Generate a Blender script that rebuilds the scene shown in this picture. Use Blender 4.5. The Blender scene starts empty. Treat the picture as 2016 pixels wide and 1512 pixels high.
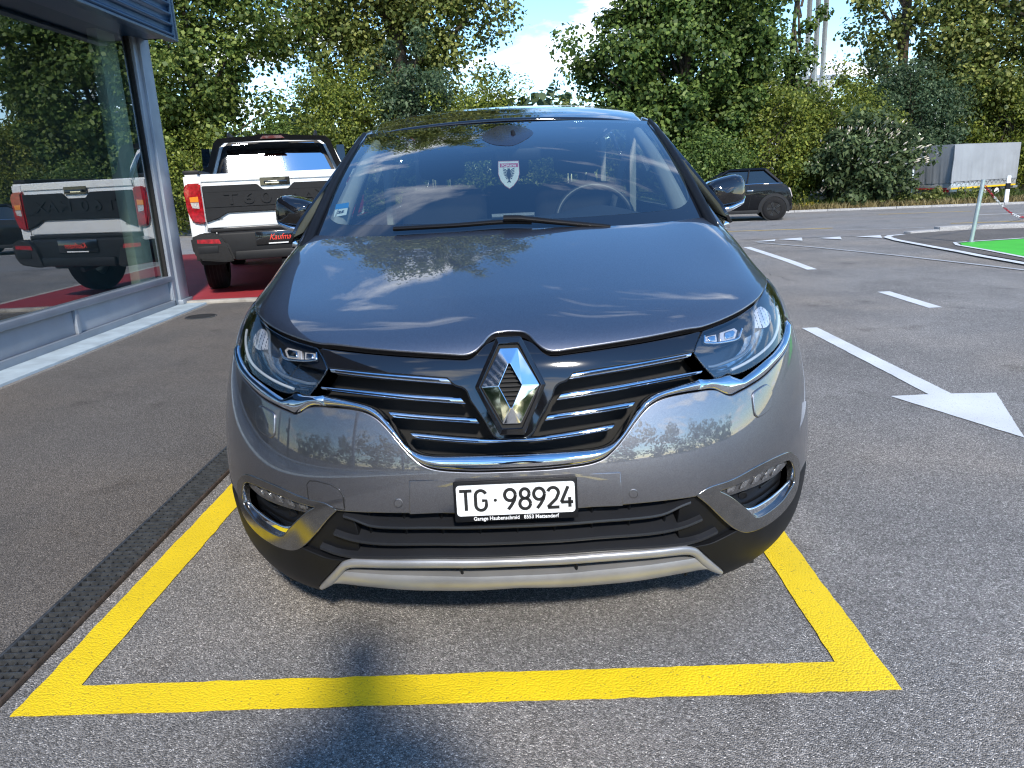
import bpy, bmesh, math, random
import numpy as np
from mathutils import Vector, Matrix
from mathutils.geometry import delaunay_2d_cdt
R = math.radians
scene = bpy.context.scene
COL = scene.collection
random.seed(7); RNG = np.random.default_rng(11)

# ------------------------------------------------------------------ camera
cam_d = bpy.data.cameras.new('camera'); cam = bpy.data.objects.new('camera', cam_d); COL.objects.link(cam)
cam_d.sensor_fit = 'HORIZONTAL'; cam_d.sensor_width = 36; cam_d.lens = 1479.75*36/2016
cam_d.clip_start = .05; cam_d.clip_end = 2000
yaw, pit, rol = R(-1.02514), R(15.21671), R(-2.71066)
fw = Vector((math.sin(yaw)*math.cos(pit), math.cos(yaw)*math.cos(pit), -math.sin(pit)))
rt0 = Vector((math.cos(yaw), -math.sin(yaw), 0)); up0 = rt0.cross(fw)
rt = math.cos(rol)*rt0+math.sin(rol)*up0; up = -math.sin(rol)*rt0+math.cos(rol)*up0
m = Matrix((rt, up, -fw)).transposed().to_4x4(); m.translation = (.03694, -1.77983, 1.29352)
cam.matrix_world = m
scene.camera = cam

# ------------------------------------------------------------------ world, sun, exposure
SUN_AZ = (.22, -1.0); SUN_EL = 38
world = bpy.data.worlds.new('World'); scene.world = world; world.use_nodes = True
nt = world.node_tree; nt.nodes.clear()
def N(t, kind, **kw):
    n = t.nodes.new(kind)
    for k, v in kw.items():
        if k.startswith('i_'): n.inputs[k[2:].replace('_', ' ')].default_value = v
        else: setattr(n, k, v)
    return n
sky = N(nt, 'ShaderNodeTexSky', sky_type='NISHITA', sun_disc=False, altitude=400, air_density=1.0, dust_density=.0, ozone_density=2.5)
sky.sun_elevation = R(SUN_EL); sky.sun_rotation = math.atan2(SUN_AZ[0], SUN_AZ[1])
bg = N(nt, 'ShaderNodeBackground'); bg.inputs['Strength'].default_value = .15
hs_ = N(nt, 'ShaderNodeHueSaturation'); hs_.inputs['Saturation'].default_value = 1.2; nt.links.new(sky.outputs[0], hs_.inputs['Color']); nt.links.new(hs_.outputs[0], bg.inputs[0])
# fair-weather clouds spread over the whole sky, on a flat layer above the place
tc = N(nt, 'ShaderNodeTexCoord'); sp = N(nt, 'ShaderNodeSeparateXYZ'); nt.links.new(tc.outputs['Generated'], sp.inputs[0])
mz = N(nt, 'ShaderNodeMath', operation='MAXIMUM'); mz.inputs[1].default_value = 0; nt.links.new(sp.outputs['Z'], mz.inputs[0])
ad = N(nt, 'ShaderNodeMath', operation='ADD'); ad.inputs[1].default_value = .16; nt.links.new(mz.outputs[0], ad.inputs[0])
dx = N(nt, 'ShaderNodeMath', operation='DIVIDE'); dy = N(nt, 'ShaderNodeMath', operation='DIVIDE')
nt.links.new(sp.outputs['X'], dx.inputs[0]); nt.links.new(ad.outputs[0], dx.inputs[1])
nt.links.new(sp.outputs['Y'], dy.inputs[0]); nt.links.new(ad.outputs[0], dy.inputs[1])
cb = N(nt, 'ShaderNodeCombineXYZ'); nt.links.new(dx.outputs[0], cb.inputs[0]); nt.links.new(dy.outputs[0], cb.inputs[1]); cb.inputs[2].default_value = 5.3
mp = N(nt, 'ShaderNodeMapping'); mp.inputs['Location'].default_value = (3.1, 2.2, 0); mp.inputs['Scale'].default_value = (.95, 1.5, 1); mp.inputs['Rotation'].default_value = (0, 0, .5); nt.links.new(cb.outputs[0], mp.inputs[0])
nz = N(nt, 'ShaderNodeTexNoise', noise_dimensions='3D'); nz.inputs['Scale'].default_value = 1.15; nz.inputs['Detail'].default_value = 9; nz.inputs['Roughness'].default_value = .56; nz.inputs['Distortion'].default_value = .45
nt.links.new(mp.outputs[0], nz.inputs['Vector'])
cr = N(nt, 'ShaderNodeValToRGB'); cr.color_ramp.elements[0].position = .535; cr.color_ramp.elements[1].position = .635; nt.links.new(nz.outputs[0], cr.inputs[0])
cl = N(nt, 'ShaderNodeBackground'); cl.inputs['Color'].default_value = (.93, .96, 1, 1); cl.inputs['Strength'].default_value = 1.1
mx = N(nt, 'ShaderNodeMixShader'); wo = N(nt, 'ShaderNodeOutputWorld')
fm = N(nt, 'ShaderNodeMath', operation='MULTIPLY'); fm.inputs[1].default_value = .92; nt.links.new(cr.outputs[0], fm.inputs[0])
nt.links.new(fm.outputs[0], mx.inputs[0]); nt.links.new(bg.outputs[0], mx.inputs[1]); nt.links.new(cl.outputs[0], mx.inputs[2]); nt.links.new(mx.outputs[0], wo.inputs[0])

sd = bpy.data.lights.new('sun', 'SUN'); sun = bpy.data.objects.new('sun', sd); COL.objects.link(sun)
sd.energy = 2.9; sd.angle = R(4.2); sd.color = (1, .93, .82)
h = math.hypot(*SUN_AZ); e = R(SUN_EL)
tosun = Vector((SUN_AZ[0]/h*math.cos(e), SUN_AZ[1]/h*math.cos(e), math.sin(e)))
sun.rotation_euler = tosun.to_track_quat('Z', 'Y').to_euler(); sun.location = (3, -12, 12)
vs = scene.view_settings; vs.view_transform = 'Standard'; vs.look = 'None'; vs.exposure = .98; vs.gamma = 1; vs.use_curve_mapping = False
scene.render.engine = 'CYCLES'
cy = scene.cycles; cy.use_denoising = True; cy.max_bounces = 10; cy.transparent_max_bounces = 24; cy.caustics_reflective = False; cy.caustics_refractive = False
cy.sample_clamp_indirect = 6; cy.filter_width = 1.2

# ------------------------------------------------------------------ materials
MATS = {}
def mat(name, col=(.5, .5, .5), rough=.5, metal=0., coat=0., spec=.5, emit=None, **kw):
    if name in MATS: return MATS[name]
    m_ = bpy.data.materials.new(name); m_.use_nodes = True; MATS[name] = m_
    b = m_.node_tree.nodes['Principled BSDF']
    b.inputs['Base Color'].default_value = (*col, 1); b.inputs['Roughness'].default_value = rough; b.inputs['Metallic'].default_value = metal
    b.inputs['Coat Weight'].default_value = coat; b.inputs['Coat Roughness'].default_value = kw.get('coat_rough', .02)
    b.inputs['Specular IOR Level'].default_value = spec
    # a little unevenness in every surface: colour and roughness drift with noise
    t = m_.node_tree; v = kw.get('vary', .12); sc = kw.get('scale', 6.)
    if v:
        g = N(t, 'ShaderNodeNewGeometry'); n = N(t, 'ShaderNodeTexNoise'); n.inputs['Scale'].default_value = sc; n.inputs['Detail'].default_value = 5
        t.links.new(g.outputs['Position'], n.inputs['Vector'])
        mr = N(t, 'ShaderNodeMapRange'); mr.inputs['To Min'].default_value = 1-v; mr.inputs['To Max'].default_value = 1+v; mr.inputs['From Min'].default_value = .3; mr.inputs['From Max'].default_value = .7
        t.links.new(n.outputs[0], mr.inputs[0])
        mm = N(t, 'ShaderNodeMix', data_type='RGBA', blend_type='MULTIPLY'); mm.inputs[0].default_value = 1
        mm.inputs['A'].default_value = (*col, 1); t.links.new(mr.outputs[0], mm.inputs['B']); t.links.new(mm.outputs['Result'], b.inputs['Base Color'])
    if kw.get('speck'):   # stone chips and dirt specks
        g = N(t, 'ShaderNodeNewGeometry'); n = N(t, 'ShaderNodeTexNoise'); n.inputs['Scale'].default_value = kw.get('speck_scale', 260); n.inputs['Detail'].default_value = 3; t.links.new(g.outputs['Position'], n.inputs['Vector'])
        sr = ramp(t, [(0, (0, 0, 0)), (kw['speck'], (0, 0, 0)), (kw['speck']+.03, (1, 1, 1))]); t.links.new(n.outputs[0], sr.inputs[0])
        ms = N(t, 'ShaderNodeMix', data_type='RGBA'); ms.inputs['B'].default_value = (*kw.get('speck_col', (.06, .05, .045)), 1); t.links.new(sr.outputs[0], ms.inputs[0]); src = b.inputs['Base Color'].links[0].from_socket; t.links.new(src, ms.inputs['A']); t.links.new(ms.outputs['Result'], b.inputs['Base Color'])
    if kw.get('bump'):
        g = N(t, 'ShaderNodeNewGeometry'); n = N(t, 'ShaderNodeTexNoise'); n.inputs['Scale'].default_value = kw.get('bump_scale', 300); n.inputs['Detail'].default_value = 4
        t.links.new(g.outputs['Position'], n.inputs['Vector']); bp = N(t, 'ShaderNodeBump'); bp.inputs['Strength'].default_value = kw['bump']; bp.inputs['Distance'].default_value = kw.get('bump_dist', .002)
        t.links.new(n.outputs[0], bp.inputs['Height']); t.links.new(bp.outputs[0], b.inputs['Normal'])
    if emit: b.inputs['Emission Color'].default_value = (*emit[:3], 1); b.inputs['Emission Strength'].default_value = emit[3]
    return m_
def glass(name, tint=(.9, .95, .93), ior=1.5, boost=0., rough=0.):
    """thin pane: mirror by Fresnel, clear (tinted) for the rest"""
    if name in MATS: return MATS[name]
    m_ = bpy.data.materials.new(name); m_.use_nodes = True; MATS[name] = m_; t = m_.node_tree; t.nodes.clear()
    o = N(t, 'ShaderNodeOutputMaterial'); mxs = N(t, 'ShaderNodeMixShader'); tr = N(t, 'ShaderNodeBsdfTransparent'); gl = N(t, 'ShaderNodeBsdfGlossy'); fr = N(t, 'ShaderNodeLayerWeight')
    tr.inputs[0].default_value = (*tint, 1); gl.inputs['Roughness'].default_value = rough; gl.inputs[0].default_value = (.95, .97, 1, 1); fr.inputs['Blend'].default_value = .5; f0 = ((ior-1)/(ior+1))**2+boost
    pw = N(t, 'ShaderNodeMath', operation='POWER'); pw.inputs[1].default_value = 4.2; t.links.new(fr.outputs['Facing'], pw.inputs[0])
    a = N(t, 'ShaderNodeMath', operation='MULTIPLY_ADD', use_clamp=True); a.inputs[1].default_value = 1-f0; a.inputs[2].default_value = f0; t.links.new(pw.outputs[0], a.inputs[0])
    t.links.new(a.outputs[0], mxs.inputs[0]); t.links.new(tr.outputs[0], mxs.inputs[1]); t.links.new(gl.outputs[0], mxs.inputs[2]); t.links.new(mxs.outputs[0], o.inputs[0])
    return m_
def ramp(t, stops):
    c = N(t, 'ShaderNodeValToRGB'); el = c.color_ramp.elements
    while len(el) < len(stops): el.new(.5)
    for e_, (p, col) in zip(el, stops): e_.position = p; e_.color = (*col, 1)
    return c
def asphalt(name, dark, mid, light, tint=(1, 1, 1), patch=.25):
    m_ = bpy.data.materials.new(name); m_.use_nodes = True; MATS[name] = m_; t = m_.node_tree; b = t.nodes['Principled BSDF']
    g = N(t, 'ShaderNodeNewGeometry')
    v = N(t, 'ShaderNodeTexVoronoi', voronoi_dimensions='2D'); v.inputs['Scale'].default_value = 235; t.links.new(g.outputs['Position'], v.inputs['Vector'])
    v2 = N(t, 'ShaderNodeTexVoronoi', voronoi_dimensions='2D'); v2.inputs['Scale'].default_value = 420; t.links.new(g.outputs['Position'], v2.inputs['Vector'])
    sx = N(t, 'ShaderNodeSeparateColor'); t.links.new(v.outputs['Color'], sx.inputs[0])
    sx2 = N(t, 'ShaderNodeSeparateColor'); t.links.new(v2.outputs['Color'], sx2.inputs[0])
    k = N(t, 'ShaderNodeMath', operation='MULTIPLY_ADD'); k.inputs[1].default_value = .55; t.links.new(sx.outputs[0], k.inputs[0])
    k2 = N(t, 'ShaderNodeMath', operation='MULTIPLY'); k2.inputs[1].default_value = .45; t.links.new(sx2.outputs[1], k2.inputs[0]); t.links.new(k2.outputs[0], k.inputs[2])
    c = ramp(t, [(0, dark), (.30, dark), (.55, mid), (.74, mid), (.90, light), (1, tuple(min(1, x*1.5) for x in light))]); t.links.new(k.outputs[0], c.inputs[0])
    n = N(t, 'ShaderNodeTexNoise'); n.inputs['Scale'].default_value = 1.1; n.inputs['Detail'].default_value = 8; n.inputs['Roughness'].default_value = .62; t.links.new(g.outputs['Position'], n.inputs['Vector'])
    mr = N(t, 'ShaderNodeMapRange'); mr.inputs['From Min'].default_value = .3; mr.inputs['From Max'].default_value = .7; mr.inputs['To Min'].default_value = 1-patch; mr.inputs['To Max'].default_value = 1+patch; t.links.new(n.outputs[0], mr.inputs[0])
    n4 = N(t, 'ShaderNodeTexNoise'); n4.inputs['Scale'].default_value = 2.3; n4.inputs['Detail'].default_value = 3; t.links.new(g.outputs['Position'], n4.inputs['Vector']); c4 = ramp(t, [(0, (1, 1, 1)), (.63, (1, 1, 1)), (.72, (.72, .71, .70))]); t.links.new(n4.outputs[0], c4.inputs[0])
    m4 = N(t, 'ShaderNodeMix', data_type='RGBA', blend_type='MULTIPLY'); m4.inputs[0].default_value = 1; t.links.new(c.outputs[0], m4.inputs['A']); t.links.new(c4.outputs[0], m4.inputs['B']); c = m4
    mm = N(t, 'ShaderNodeMix', data_type='RGBA', blend_type='MULTIPLY'); mm.inputs[0].default_value = 1; t.links.new(c.outputs['Result'], mm.inputs['A']); t.links.new(mr.outputs[0], mm.inputs['B'])
    # brown dust and oil marks
    n2 = N(t, 'ShaderNodeTexNoise'); n2.inputs['Scale'].default_value = .55; n2.inputs['Detail'].default_value = 5; t.links.new(g.outputs['Position'], n2.inputs['Vector'])
    c2 = ramp(t, [(.45, (1, 1, 1)), (.7, (1.0, .93, .85))]); t.links.new(n2.outputs[0], c2.inputs[0])
    m2 = N(t, 'ShaderNodeMix', data_type='RGBA', blend_type='MULTIPLY'); m2.inputs[0].default_value = 1; t.links.new(mm.outputs['Result'], m2.inputs['A']); t.links.new(c2.outputs[0], m2.inputs['B'])
    t.links.new(m2.outputs['Result'], b.inputs['Base Color'])
    b.inputs['Roughness'].default_value = .82; b.inputs['Specular IOR Level'].default_value = .35
    bp = N(t, 'ShaderNodeBump'); bp.inputs['Strength'].default_value = .75; bp.inputs['Distance'].default_value = .004
    t.links.new(v.outputs['Distance'], bp.inputs['Height']); bp.invert = True; t.links.new(bp.outputs[0], b.inputs['Normal'])
    return m_
def road_paint(name, col, wear=.62):
    m_ = bpy.data.materials.new(name); m_.use_nodes = True; MATS[name] = m_; t = m_.node_tree; b = t.nodes['Principled BSDF']
    g = N(t, 'ShaderNodeNewGeometry')
    n = N(t, 'ShaderNodeTexNoise'); n.inputs['Scale'].default_value = 120; n.inputs['Detail'].default_value = 6; n.inputs['Roughness'].default_value = .7; t.links.new(g.outputs['Position'], n.inputs['Vector'])
    c = ramp(t, [(0, col), (wear, col), (wear+.05, tuple(x*.35+.03 for x in col)), (1, (.08, .08, .08))]); t.links.new(n.outputs[0], c.inputs[0])
    n3 = N(t, 'ShaderNodeTexNoise'); n3.inputs['Scale'].default_value = 3; n3.inputs['Detail'].default_value = 6; t.links.new(g.outputs['Position'], n3.inputs['Vector'])
    mr = N(t, 'ShaderNodeMapRange'); mr.inputs['To Min'].default_value = .75; mr.inputs['To Max'].default_value = 1.2; t.links.new(n3.outputs[0], mr.inputs[0])
    mm = N(t, 'ShaderNodeMix', data_type='RGBA', blend_type='MULTIPLY'); mm.inputs[0].default_value = 1; t.links.new(c.outputs[0], mm.inputs['A']); t.links.new(mr.outputs[0], mm.inputs['B']); t.links.new(mm.outputs['Result'], b.inputs['Base Color'])
    v = N(t, 'ShaderNodeTexVoronoi', voronoi_dimensions='2D'); v.inputs['Scale'].default_value = 150; t.links.new(g.outputs['Position'], v.inputs['Vector'])
    bp = N(t, 'ShaderNodeBump', invert=True); bp.inputs['Strength'].default_value = .55; bp.inputs['Distance'].default_value = .003; t.links.new(v.outputs['Distance'], bp.inputs['Height']); t.links.new(bp.outputs[0], b.inputs['Normal'])
    b.inputs['Roughness'].default_value = .6
    return m_
def leaf_mat(name, a, b_, rough=.5, trans=.45):
    m_ = bpy.data.materials.new(name); m_.use_nodes = True; MATS[name] = m_; t = m_.node_tree; t.nodes.clear()
    o = N(t, 'ShaderNodeOutputMaterial'); g = N(t, 'ShaderNodeNewGeometry')
    c = ramp(t, [(0, tuple(x*.75 for x in a)), (.45, a), (.85, b_), (1, tuple(min(1, x*1.25) for x in b_))]); t.links.new(g.outputs['Random Per Island'], c.inputs[0])
    n = N(t, 'ShaderNodeTexNoise'); n.inputs['Scale'].default_value = .8; n.inputs['Detail'].default_value = 3; t.links.new(g.outputs['Position'], n.inputs['Vector'])
    mr = N(t, 'ShaderNodeMapRange'); mr.inputs['From Min'].default_value = .3; mr.inputs['From Max'].default_value = .7; mr.inputs['To Min'].default_value = .7; mr.inputs['To Max'].default_value = 1.3; t.links.new(n.outputs[0], mr.inputs[0])
    mm = N(t, 'ShaderNodeMix', data_type='RGBA', blend_type='MULTIPLY'); mm.inputs[0].default_value = 1; t.links.new(c.outputs[0], mm.inputs['A']); t.links.new(mr.outputs[0], mm.inputs['B'])
    pb = N(t, 'ShaderNodeBsdfPrincipled'); pb.inputs['Roughness'].default_value = rough; pb.inputs['Specular IOR Level'].default_value = .35
    tl = N(t, 'ShaderNodeBsdfTranslucent'); ms = N(t, 'ShaderNodeMixShader'); ms.inputs[0].default_value = trans
    t.links.new(mm.outputs['Result'], pb.inputs['Base Color']); t.links.new(mm.outputs['Result'], tl.inputs[0]); t.links.new(pb.outputs[0], ms.inputs[1]); t.links.new(tl.outputs[0], ms.inputs[2]); t.links.new(ms.outputs[0], o.inputs[0])
    return m_

# ------------------------------------------------------------------ helpers
def tag(o, label=None, cat=None, group=None, kind=None):
    if label: o['label'] = label
    if cat: o['category'] = cat
    if group: o['group'] = group
    if kind: o['kind'] = kind
    return o
def thing(name, label, cat, loc=(0, 0, 0), rz=0, group=None, scale=1):
    o = bpy.data.objects.new(name, None); COL.objects.link(o); o.empty_display_size = .2
    o.location = loc; o.rotation_euler = (0, 0, rz); o.scale = (scale,)*3
    return tag(o, label, cat, group)
def mesh(name, verts, faces, material, parent=None, smooth=False, sharp=None, normals=None):
    me = bpy.data.meshes.new(name)
    verts = np.asarray(verts, float)
    me.from_pydata(verts.tolist(), [], [list(map(int, f)) for f in faces]); me.update()
    o = bpy.data.objects.new(name, me); COL.objects.link(o)
    if material: me.materials.append(material)
    if parent: o.parent = parent
    if smooth or normals is not None:
        me.shade_smooth()
        if sharp: me.set_sharp_from_angle(angle=R(sharp))
    if normals is not None: me.normals_split_custom_set_from_vertices(np.asarray(normals, float).tolist())
    return o
def bm_obj(name, bm, material, parent=None, smooth=False, sharp=35):
    me = bpy.data.meshes.new(name); bm.to_mesh(me); bm.free()
    o = bpy.data.objects.new(name, me); COL.objects.link(o)
    if material: me.materials.append(material)
    if parent: o.parent = parent
    if smooth: me.shade_smooth(); me.set_sharp_from_angle(angle=R(sharp))
    return o
def bbox(bm, lo, hi, bevel=0, seg=2):
    r = bmesh.ops.create_cube(bm, size=1)['verts']
    for v in r: v.co = [lo[i]+(v.co[i]+.5)*(hi[i]-lo[i]) for i in range(3)]
    if bevel:
        es = list({e_ for v in r for e_ in v.link_edges})
        bmesh.ops.bevel(bm, geom=es, offset=bevel, segments=seg, affect='EDGES', profile=.5)
def box(name, lo, hi, material, parent=None, bevel=0, seg=2):
    bm = bmesh.new(); bbox(bm, lo, hi, bevel, seg); return bm_obj(name, bm, material, parent, smooth=bevel > 0)
def tube_data(path, rad, n=8, closed=False, flat=1., cap=True):
    P = np.asarray(path, float); K = len(P); rad = np.broadcast_to(np.asarray(rad, float), (K,))
    T = np.gradient(P, axis=0) if not closed else np.roll(P, -1, 0)-np.roll(P, 1, 0)
    T /= np.linalg.norm(T, axis=1, keepdims=True)+1e-12
    ref = np.array([0, 0, 1.]) if abs(T[:, 2]).mean() < .8 else np.array([1., 0, 0])
    A = np.cross(T, ref); A /= np.linalg.norm(A, axis=1, keepdims=True)+1e-12; B = np.cross(A, T)
    an = np.arange(n)/n*2*math.pi
    V = (P[:, None]+rad[:, None, None]*(np.cos(an)[None, :, None]*A[:, None]*flat+np.sin(an)[None, :, None]*B[:, None])).reshape(-1, 3)
    F = []
    for i in range(K if closed else K-1):
        for j in range(n):
            a, b = i*n+j, i*n+(j+1) % n; c, d = ((i+1) % K)*n+(j+1) % n, ((i+1) % K)*n+j
            F.append((a, b, c, d))
    if cap and not closed: F += [tuple(range(n)), tuple((K-1)*n+j for j in range(n-1, -1, -1))]
    return V, F
def tube(name, path, rad, material, parent=None, n=8, closed=False, flat=1.):
    V, F = tube_data(path, rad, n, closed, flat); return mesh(name, V, F, material, parent, smooth=True, sharp=50)
def lathe(name, prof, material, parent=None, axis='Z', n=32, loc=(0, 0, 0)):
    V = []; F = []; K = len(prof)
    for i in range(n):
        a = i/n*2*math.pi
        for r_, z in prof:
            p = (r_*math.cos(a), r_*math.sin(a), z)
            if axis == 'X': p = (p[2], p[0], p[1])
            if axis == 'Y': p = (p[0], p[2], p[1])
            V.append((p[0]+loc[0], p[1]+loc[1], p[2]+loc[2]))
    for i in range(n):
        for k in range(K-1):
            a, b = i*K+k, ((i+1) % n)*K+k; F.append((a, b, b+1, a+1))
    o = mesh(name, V, F, material, parent, smooth=True, sharp=40)
    bm = bmesh.new(); bm.from_mesh(o.data); bmesh.ops.remove_doubles(bm, verts=bm.verts, dist=1e-5); bmesh.ops.recalc_face_normals(bm, faces=bm.faces); bm.to_mesh(o.data); bm.free()
    return o
def prism(name, poly, axis, a, b, material, parent=None, bevel=0, smooth=True, seg=2):
    """2-D outline pushed out along an axis (0 x, 1 y, 2 z) from a to b"""
    bm = bmesh.new(); others = [i for i in range(3) if i != axis]
    def pt(p, w):
        c = [0, 0, 0]; c[axis] = w; c[others[0]] = p[0]; c[others[1]] = p[1]; return c
    va = [bm.verts.new(pt(p, a)) for p in poly]; vb = [bm.verts.new(pt(p, b)) for p in poly]
    bm.faces.new(va); bm.faces.new(vb[::-1]); n = len(poly)
    for i in range(n): bm.faces.new((va[i], vb[i], vb[(i+1) % n], va[(i+1) % n]))
    bmesh.ops.recalc_face_normals(bm, faces=bm.faces)
    if bevel: bmesh.ops.bevel(bm, geom=list(bm.edges), offset=bevel, segments=seg, affect='EDGES', clamp_overlap=True)
    return bm_obj(name, bm, material, parent, smooth=smooth and bevel > 0)
def inside(poly, pts):
    x, y = pts[:, 0], pts[:, 1]; r = np.zeros(len(pts), bool); n = len(poly)
    for i in range(n):
        x0, y0 = poly[i]; x1, y1 = poly[(i+1) % n]
        if y0 == y1: continue
        c = ((y0 > y) != (y1 > y)) & (x < (x1-x0)*(y-y0)/(y1-y0)+x0); r ^= c
    return r
def edist(poly, pts):
    d = np.full(len(pts), 1e9); n = len(poly)
    for i in range(n):
        a, b = poly[i], poly[(i+1) % n]; ab = b-a; l = (ab**2).sum()+1e-15
        t = np.clip(((pts-a)@ab)/l, 0, 1); d = np.minimum(d, np.linalg.norm(pts-(a+t[:, None]*ab), axis=1))
    return d
def clean(poly, eps=1e-4):
    out = []
    for p in np.asarray(poly, float):
        if not out or np.linalg.norm(p-out[-1]) > eps: out.append(p)
    if np.linalg.norm(out[0]-out[-1]) < eps: out.pop()
    return np.array(out)
def panel(name, chart, outline, material, parent=None, h=0., rim=.0025, depth=.012, du=.014, dv=.014, holes=(), nrm=None):
    """a piece of a curved sheet cut to an outline, with a rounded rim and turned-in edges"""
    loops = [clean(outline)]+[clean(q) for q in holes]
    for i, L in enumerate(loops):
        a = (L[:, 0]*np.roll(L[:, 1], -1)-np.roll(L[:, 0], -1)*L[:, 1]).sum()
        if (a < 0) == (i == 0): loops[i] = L[::-1]
    P = loops[0]; lo, hi = P.min(0), P.max(0)
    gu, gv = np.meshgrid(np.arange(lo[0]+du/2, hi[0], du), np.arange(lo[1]+dv/2, hi[1], dv)); G = np.c_[gu.ravel(), gv.ravel()]
    if len(G):
        k = inside(P, G) & (edist(P, G) > .3*min(du, dv))
        for H in loops[1:]: k &= ~inside(H, G) & (edist(H, G) > .3*min(du, dv))
        G = G[k]
    pts = np.concatenate(loops+[G]); E = []; o = 0
    for L in loops:
        E += [(o+i, o+(i+1) % len(L)) for i in range(len(L))]; o += len(L)
    r = delaunay_2d_cdt([Vector(p) for p in pts], E, [], 1, 1e-7)
    Q = np.array([tuple(v) for v in r[0]]); F = [tuple(f) for f in r[2]]
    cen = np.array([Q[list(f)].mean(0) for f in F])
    keep = inside(P, cen)
    for H in loops[1:]: keep &= ~inside(H, cen)
    F = [f for f, k_ in zip(F, keep) if k_]
    nf = nrm or (lambda u, v: chart_n(chart, u, v))
    V3 = chart(Q[:, 0], Q[:, 1]); NN = nf(Q[:, 0], Q[:, 1]); V3 = V3+NN*h
    fl = []
    for f in F:
        a, b, c = Q[list(f)]; fl.append(f if (b[0]-a[0])*(c[1]-a[1])-(b[1]-a[1])*(c[0]-a[0]) > 0 else f[::-1])
    V = [V3]; NO = [NN]; FF = list(fl); base = len(V3)
    for L in loops:
        p = chart(L[:, 0], L[:, 1]); n = nf(L[:, 0], L[:, 1]); p = p+n*h
        seg = np.roll(p, -1, 0)-p; seg /= np.linalg.norm(seg, axis=1, keepdims=True)+1e-12
        t = seg+np.roll(seg, 1, 0); t /= np.linalg.norm(t, axis=1, keepdims=True)+1e-12
        out = np.cross(t, n); out /= np.linalg.norm(out, axis=1, keepdims=True)+1e-12
        rings = [(p, n)]
        if rim > 0:
            for a in (R(30), R(60), R(90)): rings.append((p+out*rim*math.sin(a)-n*rim*(1-math.cos(a)), n*math.cos(a)+out*math.sin(a)))
        last = rings[-1][0]
        if rim <= 0: rings.append((last, out))
        if depth: rings.append((last-n*depth, out))
        m_ = len(L)
        for q, nn in rings: V.append(q); NO.append(nn)
        for k_ in range(len(rings)-1):
            if rim <= 0 and k_ == 0: continue
            a0 = base+k_*m_; b0 = a0+m_
            for i in range(m_): FF.append((a0+i, b0+i, b0+(i+1) % m_, a0+(i+1) % m_))
        base += m_*len(rings)
    return mesh(name, np.concatenate(V), FF, material, parent, normals=np.concatenate(NO))
def resample(P, n):
    P = np.asarray(P, float); d = np.r_[0, np.cumsum(np.linalg.norm(np.diff(P, axis=0), axis=1))]; s = np.linspace(0, d[-1], n)
    return np.stack([np.interp(s, d, P[:, k]) for k in range(P.shape[1])], -1)
def ribbon(name, chart, upc, loc_, material, parent=None, n=60, k=8, h0=0., bulge=.006, depth=.02, power=.6, nrm=None, taper=0):
    """strip between two curves on a sheet, swelling outwards between them"""
    A = resample(upc, n); B = resample(loc_, n); S = np.linspace(0, 1, k); nf = nrm or (lambda u, v: chart_n(chart, u, v))
    V = []
    for s in S:
        q = A+(B-A)*s; nn = nf(q[:, 0], q[:, 1]); e_ = np.minimum(np.arange(n), np.arange(n)[::-1])/max(1, taper)
        w = np.clip(e_, 0, 1) if taper else np.ones(n)
        V.append(chart(q[:, 0], q[:, 1])+nn*(h0+bulge*max(0., math.sin(math.pi*s))**power*w)[:, None])
    for q in (B, A):
        nn = nf(q[:, 0], q[:, 1]); V.append(chart(q[:, 0], q[:, 1])+nn*(h0-depth))
    V = np.array(V); K = len(V); F = []
    for i in range(K):
        for j in range(n-1): F.append((i*n+j, ((i+1) % K)*n+j, ((i+1) % K)*n+j+1, i*n+j+1))
    F += [tuple(i*n for i in range(K))[::-1], tuple(i*n+n-1 for i in range(K))]
    return mesh(name, V.reshape(-1, 3), F, material, parent, smooth=True, sharp=55)
def sheet_grid(name, f, us, vs_, material, parent=None, thick=0):
    U, W = np.meshgrid(us, vs_); P = f(U, W); r, c = U.shape; V = P.reshape(-1, 3)
    F = [(i*c+j, i*c+j+1, (i+1)*c+j+1, (i+1)*c+j) for i in range(r-1) for j in range(c-1)]
    o = mesh(name, V, F, material, parent, smooth=True)
    if thick: md = o.modifiers.new('thickness', 'SOLIDIFY'); md.thickness = thick; md.offset = -1
    return o
def mirrored(o, parent=None):
    me = o.data.copy(); n = len(me.vertices); co = np.empty(n*3); me.vertices.foreach_get('co', co); co = co.reshape(-1, 3); co[:, 0] *= -1
    ln = np.empty(len(me.loops)*3); me.corner_normals.foreach_get('vector', ln); ln = ln.reshape(-1, 3)*np.array([-1, 1, 1])
    vn = np.zeros((n, 3)); li = np.empty(len(me.loops), int); me.loops.foreach_get('vertex_index', li); vn[li] = ln
    faces = [tuple(p.vertices)[::-1] for p in me.polygons]
    custom = me.has_custom_normals
    return mesh(o.name.split('.')[0], co, faces, me.materials[0] if me.materials else None, parent or o.parent, smooth=True, sharp=None if custom else 50, normals=vn if custom else None)
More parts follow.
